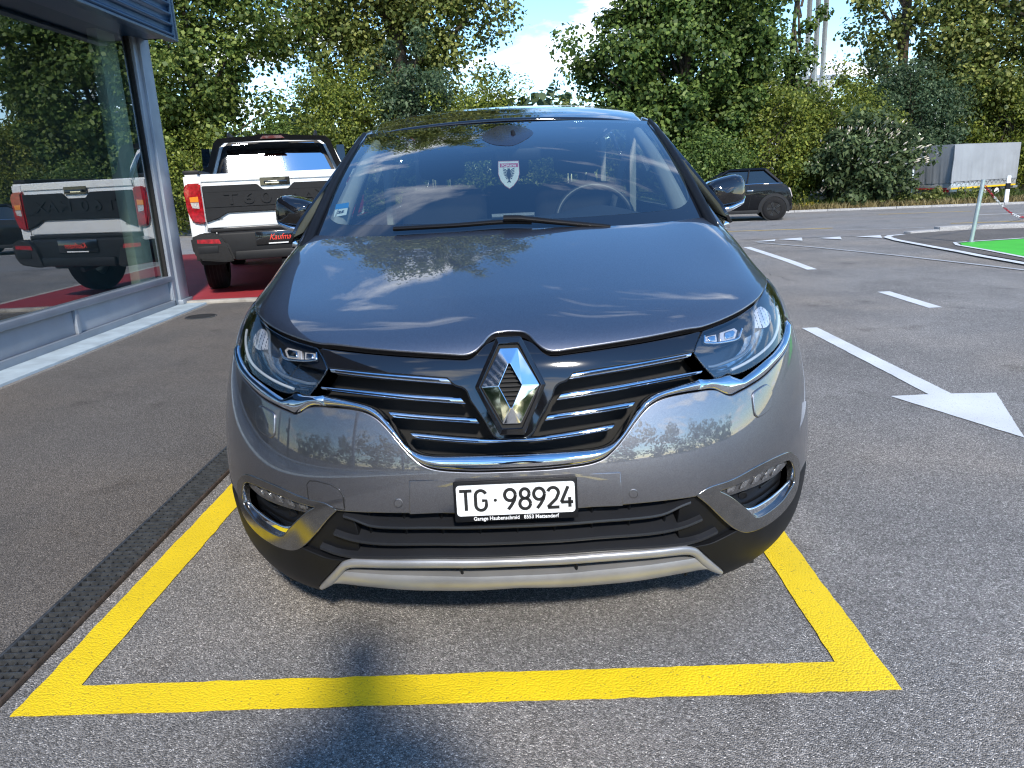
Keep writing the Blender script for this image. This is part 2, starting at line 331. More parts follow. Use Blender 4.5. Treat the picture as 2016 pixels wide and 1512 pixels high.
def text_mesh(name, s, size, material, parent=None, depth=.002, mat4=None, sx=1., shear=0., offset=0., align='CENTER', spacing=1.):
    cu = bpy.data.curves.new(name, 'FONT'); cu.body = s; cu.size = size; cu.extrude = depth; cu.align_x = align; cu.align_y = 'CENTER'; cu.shear = shear; cu.offset = offset; cu.space_character = spacing; cu.resolution_u = 3
    tmp = bpy.data.objects.new('tmp', cu); COL.objects.link(tmp)
    dg = bpy.context.evaluated_depsgraph_get(); me = bpy.data.meshes.new_from_object(tmp.evaluated_get(dg)); bpy.data.objects.remove(tmp)
    for v in me.vertices: v.co.x *= sx
    if mat4 is not None: me.transform(mat4)
    me.materials.clear(); me.materials.append(material); me.name = name
    o = bpy.data.objects.new(name, me); COL.objects.link(o)
    if parent: o.parent = parent
    return o
def frame4(origin, xdir, ydir):
    x = Vector(xdir).normalized(); z = x.cross(Vector(ydir)).normalized(); y = z.cross(x); M = Matrix((x, y, z)).transposed().to_4x4(); M.translation = origin; return M
def strokes(name, lines, w, depth, material, parent, M):
    """flat lettering drawn as pen strokes of even width in the plane of M"""
    bm = bmesh.new()
    for L in lines:
        P = np.asarray(L, float); T = np.gradient(P, axis=0); T /= np.linalg.norm(T, axis=1, keepdims=True)+1e-9; Nn = np.c_[-T[:, 1], T[:, 0]]
        for a in range(len(P)):
            pass
        l = [bm.verts.new(M@Vector((*(p+n*w/2), depth))) for p, n in zip(P, Nn)]; r_ = [bm.verts.new(M@Vector((*(p-n*w/2), depth))) for p, n in zip(P, Nn)]
        for i in range(len(P)-1): bm.faces.new((l[i], r_[i], r_[i+1], l[i+1]))
    return bm_obj(name, bm, material, parent)
def copy_tree(o, parent=None):
    c = o.copy(); COL.objects.link(c); c.parent = parent
    for ch in [x for x in bpy.data.objects if x.parent == o]: copy_tree(ch, c)
    return c
def arc(cx, cy, rx, ry, a0, a1, n=12):
    t = np.radians(np.linspace(a0, a1, n)); return np.c_[cx+rx*np.cos(t), cy+ry*np.sin(t)].tolist()
# ------------------------------------------------------------------ ground, road and markings
M_asph = asphalt('parking_asphalt', (.105, .100, .094), (.262, .250, .238), (.60, .575, .545))
M_asph2 = asphalt('forecourt_asphalt', (.068, .063, .058), (.162, .150, .139), (.32, .30, .28), patch=.18)
M_road = asphalt('road_asphalt', (.13, .127, .126), (.265, .26, .258), (.46, .45, .45), patch=.14)
M_yel = road_paint('yellow_road_paint', (.84, .60, .012), .595)
M_wht = road_paint('white_road_paint', (.66, .68, .70), .60)
M_whtw = road_paint('worn_white_road_paint', (.52, .53, .54), .5)
M_yelo = road_paint('pale_yellow_road_paint', (.62, .43, .12), .56)
M_grn = road_paint('green_road_paint', (.07, .50, .045), .66)
M_red = road_paint('red_platform_paint', (.26, .022, .028), .7)
M_conc = mat('concrete', (.34, .32, .29), .85, vary=.25, scale=9, bump=.4, bump_scale=120)
M_gran = mat('granite', (.34, .335, .33), .8, vary=.5, scale=60, bump=.4, bump_scale=90)
def gz(y): return 0. if y < 9 else -.0115*(min(y, 45)-9)
ys = [-200, -60, -10, 9, 45, 400]; xs = [-300, -20, 20, 300]
V = [(x, y, gz(y)) for y in ys for x in xs]; F = [(i*4+j, i*4+j+1, (i+1)*4+j+1, (i+1)*4+j) for i in range(5) for j in range(3)]
tag(mesh('ground', V, F, M_asph), kind='structure')
def lay(name, poly, material, z=.004, parent=None, rag=0):
    """a thin sheet on the ground, split where the ground bends"""
    if rag:   # brushed-on paint: the edge wanders by a few millimetres
        P = np.asarray(poly, float); Q = []
        for a_, b_ in zip(P, np.roll(P, -1, 0)):
            L = np.linalg.norm(b_-a_); k = max(1, int(L/.018)); nn = np.array([-(b_-a_)[1], (b_-a_)[0]])/max(L, 1e-9); j = RNG.normal(size=k)*rag; j[0] = 0; j = np.convolve(j, (.3, .4, .3), 'same')
            Q += [tuple(a_+(b_-a_)*i/k+nn*j[i]) for i in range(k)]
        poly = Q
    bm = bmesh.new(); f = bm.faces.new([bm.verts.new((x, y, 0)) for x, y in poly])
    if f.normal.z < 0: f.normal_flip()
    for yy in (9, 45):
        if min(p[1] for p in poly) < yy < max(p[1] for p in poly):
            bmesh.ops.bisect_plane(bm, geom=list(bm.verts)+list(bm.edges)+list(bm.faces), plane_co=(0, yy, 0), plane_no=(0, 1, 0))
    bmesh.ops.recalc_face_normals(bm, faces=bm.faces)
    for f in bm.faces:
        if f.normal.z < 0: f.normal_flip()
    for v in bm.verts: v.co.z = gz(v.co.y)+z
    return bm_obj(name, bm, material, parent)
def line(p, q, w):
    d = (Vector(q)-Vector(p)).normalized(); n = Vector((-d.y, d.x))*w/2; p, q = Vector(p), Vector(q)
    return [tuple(p-n), tuple(q-n), tuple(q+n), tuple(p+n)]
def strip(pts, w):
    P = np.asarray(pts, float); T = np.gradient(P, axis=0); T /= np.linalg.norm(T, axis=1, keepdims=True); n = np.c_[-T[:, 1], T[:, 0]]*w/2
    return [tuple(p) for p in P-n]+[tuple(p) for p in (P+n)[::-1]]
tag(lay('forecourt', [(-3.78, -14), (-1.55, -14), (-1.53, 7.05), (-3.72, 7.44)], M_asph2, .004), kind='structure')
def road_y(x, y0): return y0-.20*(x-9)
tag(lay('road', [(-120, road_y(-120, 12.15)), (120, road_y(120, 12.15)), (120, road_y(120, 23.3)), (-120, road_y(-120, 23.3))], M_road, .004), kind='structure')
def marking(name, poly, material, label, z=.008, rag=.0014): return tag(lay(name, poly, material, z, rag=rag), label, 'road marking')
# the bay round the grey car
by_, bx_, bw, lw = -.135, -.192, 2.299, .121
a = -.007; e1 = np.array([math.cos(a), math.sin(a)]); e2 = np.array([-math.sin(a), math.cos(a)]); o0 = np.array([bx_, by_])
def bayp(u, v): return tuple(o0+u*e1+v*e2)
bay = [bayp(-bw/2, 0), bayp(bw/2, 0), bayp(bw/2, 5.4), bayp(bw/2-lw, 5.4), bayp(bw/2-lw, lw), bayp(-bw/2+lw, lw), bayp(-bw/2+lw, 5.4), bayp(-bw/2, 5.4)]
marking('bay_marking', bay, M_yel, 'yellow painted outline of the parking bay round the grey car', .004, .002)
for i, x in enumerate((-.85, -.4, .05, .5, .95)):
    tag(lay('hatch_stripe', line((x, -6.5), (x, -2.6), .13), M_yel, .008), 'yellow hatch stripe behind the photographer, %s of five from the building side' % ('first', 'second', 'third', 'fourth', 'fifth')[i], 'road marking', 'yellow hatch stripes in front of the bay')
marking('arrow_marking', [(2.335, 4.33), (2.335, 2.355), (2.115, 2.35), (2.39, 1.60), (2.70, 2.33), (2.46, 2.35), (2.46, 4.33)], M_wht, 'white painted arrow on the asphalt right of the grey car', .004, .002)
marking('dash_marking', line((3.77, 5.97), (3.77, 4.97), .125), M_wht, 'short white dash beyond the arrow tail', .004)
marking('lane_line', line((3.98, 11.45), (3.78, 7.93), .125), M_wht, 'long white lane line beside the grey bonnet', .004)
marking('lane_line', strip([(4.41, 12.2), (4.9, 10.87), (5.34, 9.16), (5.77, 7.53), (6.0, 6.6)], .075), M_whtw, 'thin worn white line slanting across the junction')
for q, w in zip([((4.40, 12.42), (4.9, 12.72), (4.75, 12.32)), ((4.94, 12.72), (5.44, 12.85), (5.2, 12.15)), ((5.63, 12.56), (6.1, 12.67), (5.87, 12.05)), ((6.32, 12.51), (6.82, 12.6), (6.56, 11.98))], ('nearest the grey car, first', 'second', 'third', 'last, nearest the island')):
    tag(lay('give_way_triangle', q, M_wht, .012), f'white give-way triangle at the junction, {w} of the row', 'road marking', 'give-way triangles')
for p, q, mt, lb in (((4.6, 15.62), (6.95, 15.12), M_yelo, 'yellow dashed line on the road left of the leaning pole'), ((9.4, 14.9), (11.6, 14.4), M_yelo, 'yellow dashed line on the road behind the leaning pole'), ((10.1, 19.75), (12.4, 19.25), M_yelo, 'yellow line on the far lane below the bush'),
                     ((5.2, 19.3), (6.3, 19.05), M_wht, 'white dash on the road under the small black car'), ((11.5, 17.5), (13.2, 17.1), M_wht, 'white dash on the road right of the leaning pole'), ((6.8, 14.35), (8.4, 14.05), M_whtw, 'faint worn white edge line on the road')):
    marking('road_line', line(p, q, .12 if mt is not M_whtw else .08), mt, lb, .009)
# traffic island with green patch
tag(lay('island_pavement', [(6.5, 11.5), (6.75, 12.25), (7.3, 12.62), (8.6, 12.95), (16, 11.6), (16, 6), (6.3, 6), (6.35, 8.2), (6.38, 9.6)], M_asph2, .016), kind='structure')
marking('island_edge_line', strip([(7.15, 12.42), (6.86, 12.3), (6.66, 12.0), (6.50, 11.3), (6.33, 9.7), (6.22, 8.4), (6.2, 7.4), (6.25, 6.2)], .12), M_wht, 'white line round the tip of the traffic island', .020)
marking('green_patch', [(6.80, 9.9), (6.98, 10.28), (10.5, 10.9), (10.5, 6.5), (6.45, 6.5), (6.62, 8.2)], M_grn, 'bright green painted patch on the traffic island', .022)
marking('green_patch_border', strip([(6.40, 6.5), (6.56, 8.2), (6.74, 9.9), (6.93, 10.34), (10.5, 10.97)], .07), M_wht, 'white border line of the green patch', .026)
kp = [(7.35, 12.68), (8.0, 12.86), (8.6, 12.95)]+[(8.6+i, 12.95-.19*i) for i in range(1, 8)]
isl = thing('island_kerb', 'granite kerb along the back of the traffic island', 'kerb', (7.35, 12.68, gz(12.7)))
for (x0, y0), (x1, y1) in zip(kp, kp[1:]):
    L = math.hypot(x1-x0, y1-y0); hgt = .05 if x0 < 7.5 else .10
    k = box('kerb_stone', (.004, -.09, -.02), (L-.006, .09, hgt), M_gran, isl, bevel=.012); k.location = (x0-7.35, y0-12.68, gz(y0)-gz(12.7)); k.rotation_euler = (0, 0, math.atan2(y1-y0, x1-x0))
# far kerb of the road, one-metre stones
fk = tag(bpy.data.objects.new('kerb', None), kind='structure'); COL.objects.link(fk); ks = None
for i in range(-30, 26):
    x = i*1.0; y = road_y(x, 23.3); k = box('kerb_stone', (.005, -.07, -.1), (1.015, .08, .07), M_gran, fk, bevel=.01) if ks is None else ks.copy()
    if ks is None: ks = k
    else: COL.objects.link(k); k.parent = fk
    k.location = (x, y, gz(y)); k.rotation_euler = (0, 0, math.atan(-.20))
# verge behind the kerb: earth sheet, then grass
M_earth = mat('verge_earth', (.16, .12, .065), .95, vary=.5, scale=3, bump=.6, bump_scale=30, bump_dist=.03)
tag(lay('verge', [(-120, road_y(-120, 23.38)), (120, road_y(120, 23.38)), (120, 90), (-120, 90)], M_earth, .05), kind='structure')

for p in ([(3.18, 7.72), (3.15, 7.55), (3.21, 7.40), (3.19, 7.18), (3.26, 7.02)], [(3.6, 10.2), (4.1, 10.35), (4.5, 10.3), (5.0, 10.5)], [(1.75, 3.4), (1.83, 3.2), (1.80, 3.05)]):
    tag(lay('ground_crack', strip(resample(np.array(p)+RNG.normal(size=(len(p), 2))*.01, 24)+RNG.normal(size=(24, 2))*.006, .006), mat('crack_dark', (.02, .02, .02), .9), .004), kind='structure')
# ------------------------------------------------------------------ drainage channel
M_iron = mat('galvanised_grate', (.075, .080, .085), .5, .5, vary=.35, scale=40)
M_rust = mat('rusty_edge', (.06, .042, .033), .8, .2, vary=.4, scale=30)
M_black = mat('shadowed_channel', (.012, .012, .012), .9, vary=.3)
dr = thing('drainage_channel', 'dark slotted iron drain running along the left of the yellow bay', 'drain', (-1.53, -1.0, 0))
box('channel_bed', (.004, 0, .001), (.130, 8.0, .0055), M_black, dr)  # sheet above the ground; its black stands in for shade in the slots
box('edge_rail', (-.006, 0, .001), (.006, 8.0, .020), M_iron, dr, bevel=.002); box('edge_rail', (.128, 0, .001), (.137, 8.0, .018), M_rust, dr, bevel=.002)
bm = bmesh.new()
for i in range(16): bbox(bm, (.008, i*.031+.004, .0058), (.126, i*.031+.0090, .021))
for x in (.038, .067, .096):
    for i in range(16): bbox(bm, (x-.002, i*.031+.0094, .0058), (x+.002, i*.031+.0346, .0145))
for y in (0., .4965): bbox(bm, (.008, y-.0005+.001, .0058), (.126, y+.0025, .022))
g0 = bm_obj('grate', bm, M_iron, dr)
for i in range(1, 16):
    g = g0.copy(); COL.objects.link(g); g.parent = dr; g.location = (0, i*.5, 0)
mh = thing('manhole_cover', 'small round dark manhole cover in the forecourt near the building', 'manhole', (-3.46, 6.3, .004))
lathe('rim', [(.165, 0), (.165, .006), (.15, .007)], M_iron, mh, n=40); lathe('lid', [(.148, .001), (.146, .006), (.0, .006)], mat('cast_iron', (.035, .035, .035), .7, .5), mh, n=40)

# ------------------------------------------------------------------ showroom building on the left
M_alu = mat('aluminium_frame', (.30, .335, .385), .42, .35, vary=.10, scale=4)
M_alu2 = mat('aluminium_panel', (.33, .36, .41), .5, .3, vary=.10, scale=2.5)
M_fasc = mat('blue_corrugated_fascia', (.020, .055, .115), .35, .3, vary=.1)
M_slab = mat('pale_painted_slab', (.44, .52, .56), .7, vary=.18, scale=5)
M_pane = glass('showroom_glass', (.62, .72, .67), 1.6, .26)
M_in = mat('showroom_interior', (.11, .12, .115), .8, vary=.2)
M_col = mat('pale_column', (.62, .70, .64), .8, vary=.1)
bd = thing('showroom_building', 'grey-framed glass showroom with dark blue corrugated fascia on the left', 'building', (-4.15, 7.3, 0))
def bb(name, lo, hi, mt, bevel=0, parent=bd): return box(name, (lo[0]+4.15, lo[1]-7.3, lo[2]), (hi[0]+4.15, hi[1]-7.3, hi[2]), mt, parent, bevel)
bb('slab', (-4.6, -14, -.1), (-3.79, 7.44, .022), M_slab, .006)
bb('base_rail', (-4.22, -14, .022), (-4.09, 7.14, .085), M_alu, .004)
bb('sill_rail', (-4.22, -14, .315), (-4.085, 7.14, .375), M_alu, .004)
pans = [-14, -11.4, -8.8, -6.2, -3.6, -1.0, 1.0, 2.95, 5.12, 7.12]
for y0, y1 in zip(pans, pans[1:]):
    bb('sill_panel', (-4.19, y0+.03, .087), (-4.13, y1-.03, .313), M_alu2, .003)
    bb('sill_post', (-4.20, y1-.028, .087), (-4.10, y1+.028, .313), M_alu, .003)
panes = [-14, -9, -4.6, -.4, 7.10]
for y0, y1 in zip(panes, panes[1:]):
    mesh('window_pane', [(0, y0+.02-7.3, .376), (0, y1-.02-7.3, .376), (0, y1-.02-7.3, 3.05), (0, y0+.02-7.3, 3.05)], [(0, 1, 2, 3)], M_pane, bd)
    if y1 < 7: bb('mullion', (-4.21, y1-.035, .376), (-4.09, y1+.035, 3.049), M_alu, .004)
bb('pane_gasket', (-4.17, 7.075, .377), (-4.12, 7.10, 3.049), M_black)
bb('corner_post', (-4.25, 7.105, .02), (-4.09, 7.20, 3.049), M_alu, .006)
bb('corner_post', (-4.28, 7.203, .02), (-4.06, 7.44, 3.049), M_alu, .01)
bb('post_foot', (-4.30, 7.19, .023), (-4.03, 7.47, .075), M_alu, .006)
bb('header_rail', (-4.25, -14, 3.05), (-4.07, 7.46, 3.17), M_alu, .004)
bb('soffit', (-9, -14, 3.172), (-3.80, 7.36, 3.22), M_fasc)
bb('end_wall', (-9, 7.25, 0), (-4.29, 7.42, 3.17), M_alu2)
bb('side_wall', (-4.2, -14.2, 0), (-9, -14.01, 5.76), M_alu2)
bb('interior_floor', (-9, -14, .02), (-4.23, 7.24, .06), mat('showroom_floor', (.20, .20, .19), .25, vary=.1))
bb('interior_wall', (-9.1, -14, 0), (-8.9, 7.3, 3.17), M_in)
bb('column', (-4.33, 6.62, .06), (-4.215, 7.0, 3.04), M_col, .02)
bb('ceiling_rail', (-6.5, -10, 2.52), (-6.42, 7.0, 2.56), M_col)
# corrugated fascia: half-round ribs
zs = np.arange(0, 1.92, .0119); prof = np.maximum(0, np.sin(zs/.107*2*math.pi))**.7*.038
ring = [(-3.74+p, z+2.985) for z, p in zip(zs, prof)]
nz_ = len(ring); yk = [-14, 7.34]
V = [(x+4.15, y-7.3, z) for y in yk for x, z in ring]; F = [(i, i+1, nz_+i+1, nz_+i) for i in range(nz_-1)]
mesh('fascia_cladding', V, F, M_fasc, bd, smooth=True, sharp=60)
xk = [-9.0, -3.705]
V = [(x+4.15, 7.34+(r_[0]+3.74)-7.3, r_[1]) for x in xk for r_ in ring]
mesh('fascia_cladding', V, [(nz_+i, nz_+i+1, i+1, i) for i in range(nz_-1)], M_fasc, bd, smooth=True, sharp=60)
bb('fascia_corner', (-3.76, 7.30, 2.975), (-3.692, 7.385, 4.92), M_fasc, .006)
bb('fascia_back', (-9, -14, 2.99), (-3.745, 7.33, 4.90), M_fasc)
bb('fascia_drip', (-3.80, -14, 2.955), (-3.695, 7.38, 2.984), M_fasc, .004)
# raised red display platform
pf = thing('display_platform', 'low red painted display platform under the white pickup', 'platform', (-3.2, 7.28, 0))
box('platform_top', (-4.5, .12, .0), (1.55, 7.4, .044), M_red, pf, bevel=.006)
box('platform_edge', (-1.0, .0, .0), (1.66, .118, .043), M_conc, pf, bevel=.008); box('platform_edge', (1.552, .12, .0), (1.66, 7.4, .043), M_conc, pf, bevel=.008)
# ------------------------------------------------------------------ trees, hedge, grass
M_bark = mat('bark', (.085, .065, .048), .9, vary=.4, scale=14, bump=.6, bump_scale=40, bump_dist=.02)
LEAF = {
 'maple': leaf_mat('maple_leaf', (0.102, 0.157, 0.032), (0.253, 0.300, 0.075)),
 'hazel': leaf_mat('hazel_leaf', (0.110, 0.153, 0.025), (0.280, 0.308, 0.055)),
 'dark': leaf_mat('dark_leaf', (0.049, 0.091, 0.044), (0.123, 0.170, 0.085)),
 'olive': leaf_mat('olive_leaf', (0.123, 0.161, 0.036), (0.308, 0.321, 0.095)),
 'ivy': leaf_mat('ivy_leaf', (0.075, 0.131, 0.030), (0.185, 0.253, 0.062)),
 'bud': leaf_mat('buddleia_leaf', (0.075, 0.116, 0.048), (0.150, 0.198, 0.082)),
}
def leaf_cloud(name, cents, rads, per, size, material, parent, droop=0., seed=0, lobed=True, shell=.55):
    """thousands of separate leaves gathered in clumps; each leaf is a small folded blade"""
    g = np.random.default_rng(seed); C_ = np.repeat(np.asarray(cents, float), per, 0); Rr = np.repeat(np.asarray(rads, float), per)
    n = len(C_); d = g.normal(size=(n, 3)); d /= np.linalg.norm(d, axis=1, keepdims=True)
    rr = g.random(n)**(1-shell); P = C_+d*(rr*Rr)[:, None]*np.array([1, 1, .8]); P[:, 2] -= droop*g.random(n)*Rr
    nn = d*.7+g.normal(size=(n, 3))*.5+np.array([0, -.15, .55]); nn /= np.linalg.norm(nn, axis=1, keepdims=True)
    t = g.normal(size=(n, 3)); t[:, 2] -= .6; t -= nn*(t*nn).sum(1, keepdims=True); t /= np.linalg.norm(t, axis=1, keepdims=True); s = np.cross(nn, t)
    z = size*(.6+.8*g.random(n))[:, None]
    if lobed:   # five-cornered blade
        V = np.stack([P-t*z*.5, P-s*z*.48+t*z*.02, P-s*z*.26+t*z*.42+nn*z*.06, P+t*z*.62-nn*z*.12, P+s*z*.26+t*z*.42+nn*z*.06, P+s*z*.48+t*z*.02], 1); k = 6
    else:
        V = np.stack([P-t*z*.55, P-s*z*.33, P+t*z*.6-nn*z*.1, P+s*z*.33], 1); k = 4
    me = bpy.data.meshes.new(name); me.vertices.add(n*k); me.vertices.foreach_set('co', V.reshape(-1))
    me.loops.add(n*k); me.loops.foreach_set('vertex_index', np.arange(n*k)); me.polygons.add(n); me.polygons.foreach_set('loop_start', np.arange(n)*k)
    me.update(calc_edges=True); me.materials.append(material)
    o = bpy.data.objects.new(name, me); COL.objects.link(o); o.parent = parent; return o
def limb(p, q, r0, r1, bend, g, n=6):
    t = np.linspace(0, 1, n)[:, None]; P = np.array(p)*(1-t)+np.array(q)*t; P += np.sin(t*math.pi)*np.array(bend); return tube_data(P, np.linspace(r0, r1, n), 7)
def tree(name, label, cat, x, y, height, rx, ry, z0, kind, nclump, per, size, seed, trunk=.16, clump=.75, droop=0., group=None, lobed=True, top=1.15, gap=0., stems=1):
    g = np.random.default_rng(seed); zb = gz(y)+.05
    t = thing(name, label, cat, (x, y, zb), 0, group)
    cz = (height+z0)/2; hz = (height-z0)/2; C_ = []
    while len(C_) < nclump:
        d = g.normal(size=3); d /= np.linalg.norm(d); r_ = (.35+.65*g.random()**.4)
        p = d*r_*np.array([rx, ry, hz]); w = 1+.18*math.sin(3*math.atan2(d[1], d[0])+seed)+.2*g.normal()*.6
        p *= w
        if gap and g.random() < gap and r_ < .7: continue
        q = np.array([p[0]*(1 if p[2] < 0 else top-.25*max(0, p[2]/hz)), p[1], p[2]+cz])
        if q[2] < .25: q[2] = .25+.3*g.random()
        if q[2] > height+.3: continue
        C_.append(q)
    C_ = np.array(C_); Rr = clump*(.6+.8*g.random(len(C_)))
    bv = []; bf = []
    def addl(dat):
        o = sum(len(a) for a in bv); bv.append(dat[0]); bf.extend([tuple(i+o for i in f) for f in dat[1]])
    for s in range(stems):
        off = g.normal(size=2)*.25*(stems > 1)
        addl(limb((off[0]*.3, off[1]*.3, -.1), (off[0]*2, off[1]*2, max(z0+hz*1.2, height*.75)), trunk, trunk*.3, g.normal(size=3)*[.15, .15, 0], g, 9))
    trv = mesh('trunk', np.concatenate(bv), bf, M_bark, t, smooth=True); bv.clear(); bf.clear()
    for q in C_[g.permutation(len(C_))[:min(26, nclump)]]:
        zz = min(q[2]*.75, height*.7); addl(limb((0, 0, max(.2, zz-.4)), q, trunk*.38, trunk*.07, g.normal(size=3)*.2, g))
    mesh('branches', np.concatenate(bv), bf, M_bark, t, smooth=True)
    leaf_cloud('crown', C_, Rr, per, size, LEAF[kind], t, droop, seed, lobed)
    return t
HG = 'trees and shrubs behind the road'
tree('maple_tree', 'leafy maple rising behind the white pickup beside the showroom corner', 'tree', -11.6, 27.5, 11.5, 3.6, 2.6, 2.4, 'maple', 210, 210, .13, 1, trunk=.22, clump=.85, group=HG, gap=.3)
tree('maple_tree', 'tall tree reflected in the showroom window, left of the pickup', 'tree', -18.5, 28.5, 12, 4.2, 2.6, 1.5, 'olive', 130, 120, .19, 2, trunk=.22, clump=1.0, group=HG)
tree('lime_tree', 'tall spreading lime with hanging branches behind the car roof', 'tree', -4.6, 30.5, 22, 4.9, 3.2, 4.6, 'olive', 700, 170, .13, 3, trunk=.42, clump=.85, droop=1.1, group=HG, gap=.3)
tree('maple_tree', 'dense round-topped maple behind the right side of the car roof', 'tree', 6.0, 26.5, 8.9, 2.8, 2.2, .4, 'ivy', 250, 250, .125, 4, trunk=.2, clump=.72, group=HG, stems=3)
tree('cypress_bush', 'dark bluish-green bush standing in the middle of the hedge', 'bush', -3.5, 26.6, 6.3, 1.45, 1.1, .4, 'dark', 90, 210, .115, 5, trunk=.1, clump=.6, group=HG, lobed=False)
tree('ivy_tree', 'thin ivy-covered trunk standing in the sky gap', 'tree', 11.1, 29.5, 13, .65, .6, 1.0, 'ivy', 60, 130, .13, 6, trunk=.14, clump=.5, group=HG)
tree('young_tree', 'slender young tree at the right edge of the round maple', 'tree', 8.9, 27.5, 8.6, .9, .9, 2.5, 'ivy', 26, 90, .14, 7, trunk=.06, clump=.5, group=HG)
tree('robinia_tree', 'tall pale-green tree with hanging boughs in front of the flue pipes', 'tree', 15.2, 30.0, 13.5, 2.7, 2.1, 3.2, 'olive', 85, 160, .13, 8, trunk=.18, clump=.6, droop=.9, group=HG, gap=.5)
tree('oak_tree', 'large dense tree above the grey trailer at the right edge', 'tree', 20.2, 29.0, 13, 4.6, 2.8, 1.2, 'olive', 320, 210, .125, 9, trunk=.3, clump=.9, group=HG)
tree('oak_tree', 'dark tree behind the trailer, cut by the right edge of the picture', 'tree', 25.5, 27.5, 10.5, 3.2, 2.4, .6, 'ivy', 120, 150, .15, 10, trunk=.22, clump=.9, group=HG)
sh = [(-15.2, 27.6, 4.2, 2.2, 'hazel', 'hazel shrub at the left end of the hedge, behind the showroom corner'), (-11.6, 26.6, 4.4, 2.1, 'hazel', 'broad green shrub in the hedge straight behind the white pickup'), (-8.4, 26.4, 3.9, 1.9, 'ivy', 'fine-leaved green shrub in the hedge above the pickup roof'),
      (-6.0, 26.2, 5.2, 1.9, 'hazel', 'yellow-green shrub just left of the dark bluish bush'), (-1.2, 26.4, 5.0, 1.9, 'hazel', 'yellow-green shrub just right of the dark bluish bush'), (1.5, 26.0, 3.9, 1.7, 'olive', 'pale green shrub between the hedge middle and the round maple'),
      (8.6, 25.7, 4.2, 1.9, 'hazel', 'golden-green shrub behind the small black car'), (11.3, 26.2, 4.6, 2.0, 'hazel', 'golden-green shrub left of the flowering bush'), (6.6, 24.9, 2.6, 1.5, 'ivy', 'low green shrub behind the roof of the small black car'),
      (14.6, 27.6, 5.0, 2.0, 'dark', 'greyish-green shrub above the flowering bush'), (18.6, 27.9, 4.4, 2.0, 'hazel', 'yellow-green shrub behind the trailer tarpaulin'), (20.6, 24.6, 2.8, 1.0, 'hazel', 'small shrub right of the trailer')]
for i, (x, y, hh, rx, kd, lb) in enumerate(sh):
    tree('hedge_shrub', lb, 'shrub', x, y, hh, rx, 1.4, .3, kd, int(50+hh*14), 200, .095, 30+i, trunk=.06, clump=.62, group=HG, stems=4, lobed=False)
# far wood seen through the gaps
g = np.random.default_rng(5); cc = []
for i in range(460): cc.append((-46+g.random()*100, 36+g.random()*8, .3+g.random()**1.2*(4.5 if -2 < i % 7 < 9 else 6)))
fwd = leaf_cloud('far_wood', cc, [1.5]*len(cc), 60, .42, LEAF['dark'], None, seed=77)
cb_ = [(-70+g.random()*150, -36-g.random()*9, .3+g.random()**1.1*9.5) for i in range(420)]  # unseen tree line, added to darken the horizon mirrored in paint and chrome
fw2 = leaf_cloud('far_wood', cb_, [1.9]*len(cb_), 34, .6, LEAF['ivy'], None, seed=78); tag(fw2, 'unseen tree line added behind the photographer to darken reflections', 'wood', kind='stuff')
tag(fwd, 'dark wood filling the gaps behind the hedge', 'wood', kind='stuff')
# flowering buddleia
bt = tree('butterfly_bush', 'arching bush with white flower spikes left of the trailer', 'bush', 11.6, 24.0, 2.75, 1.55, .9, .25, 'bud', 85, 130, .14, 60, trunk=.04, clump=.45, stems=6, lobed=False)
g = np.random.default_rng(9); bv = []; bf = []
for i in range(120):
    a = g.random()*2*math.pi; e_ = g.random()*1.2+.1; d = np.array([math.cos(a)*math.cos(e_), -abs(math.sin(a))*math.cos(e_), math.sin(e_)]); p = d*np.array([1.9, 1.0, 1.45])*(.9+.2*g.random())+[0, 0, 1.15]
    q = p+(d+np.array([.5, 0, .3]))*.09*(.7+.8*g.random()); v, f = tube_data([p, (p+q)/2, q], [.012, .024, .004], 5); o = sum(len(b) for b in bv); bv.append(v); bf.extend([tuple(k+o for k in ff) for ff in f])
mesh('flower_spikes', np.concatenate(bv), bf, mat('buddleia_flower', (.62, .55, .46), .8, vary=.3, scale=20), bt)['kind'] = 'stuff'
# verge grass: blades
def grass(name, label, x0, x1, dy0, dy1, n, hmin, hmax, a, b_, seed, clumpy=0):
    g = np.random.default_rng(seed); x = x0+g.random(n)*(x1-x0); y = np.array([road_y(v, 23.5) for v in x])+dy0+g.random(n)*(dy1-dy0)
    if clumpy: x = np.round(x/clumpy)*clumpy+g.normal(size=n)*.12
    z = np.array([gz(v) for v in y])+.045; hh = hmin+g.random(n)**1.6*(hmax-hmin); an = g.random(n)*math.pi; w = .006+.01*g.random(n); lx, ly = g.normal(size=n)*.4*hh, g.normal(size=n)*.4*hh
    P = np.c_[x, y, z]; s = np.c_[np.cos(an), np.sin(an), 0*an]*w[:, None]
    V = np.stack([P-s, P+s, P+s*.7+np.c_[lx*.4, ly*.4, hh*.6], P+np.c_[lx, ly, hh], P-s*.7+np.c_[lx*.4, ly*.4, hh*.6]], 1).reshape(-1)
    me = bpy.data.meshes.new(name); me.vertices.add(n*5); me.vertices.foreach_set('co', V); me.loops.add(n*5); me.loops.foreach_set('vertex_index', np.arange(n*5)); me.polygons.add(n); me.polygons.foreach_set('loop_start', np.arange(n)*5); me.update(calc_edges=True)
    me.materials.append(leaf_mat(name+'_blade', a, b_)); o = bpy.data.objects.new(name, me); COL.objects.link(o); return tag(o, label, 'grass', kind='stuff')
grass('dry_grass', 'dry straw-coloured grass along the far kerb', -8, 24, -.02, .75, 26000, .05, .26, (.30, .24, .11), (.52, .43, .22), 3)
grass('green_grass', 'green grass and weeds at the foot of the hedge', -8, 24, .35, 2.6, 22000, .08, .45, (.06, .10, .02), (.15, .19, .05), 4, .35)
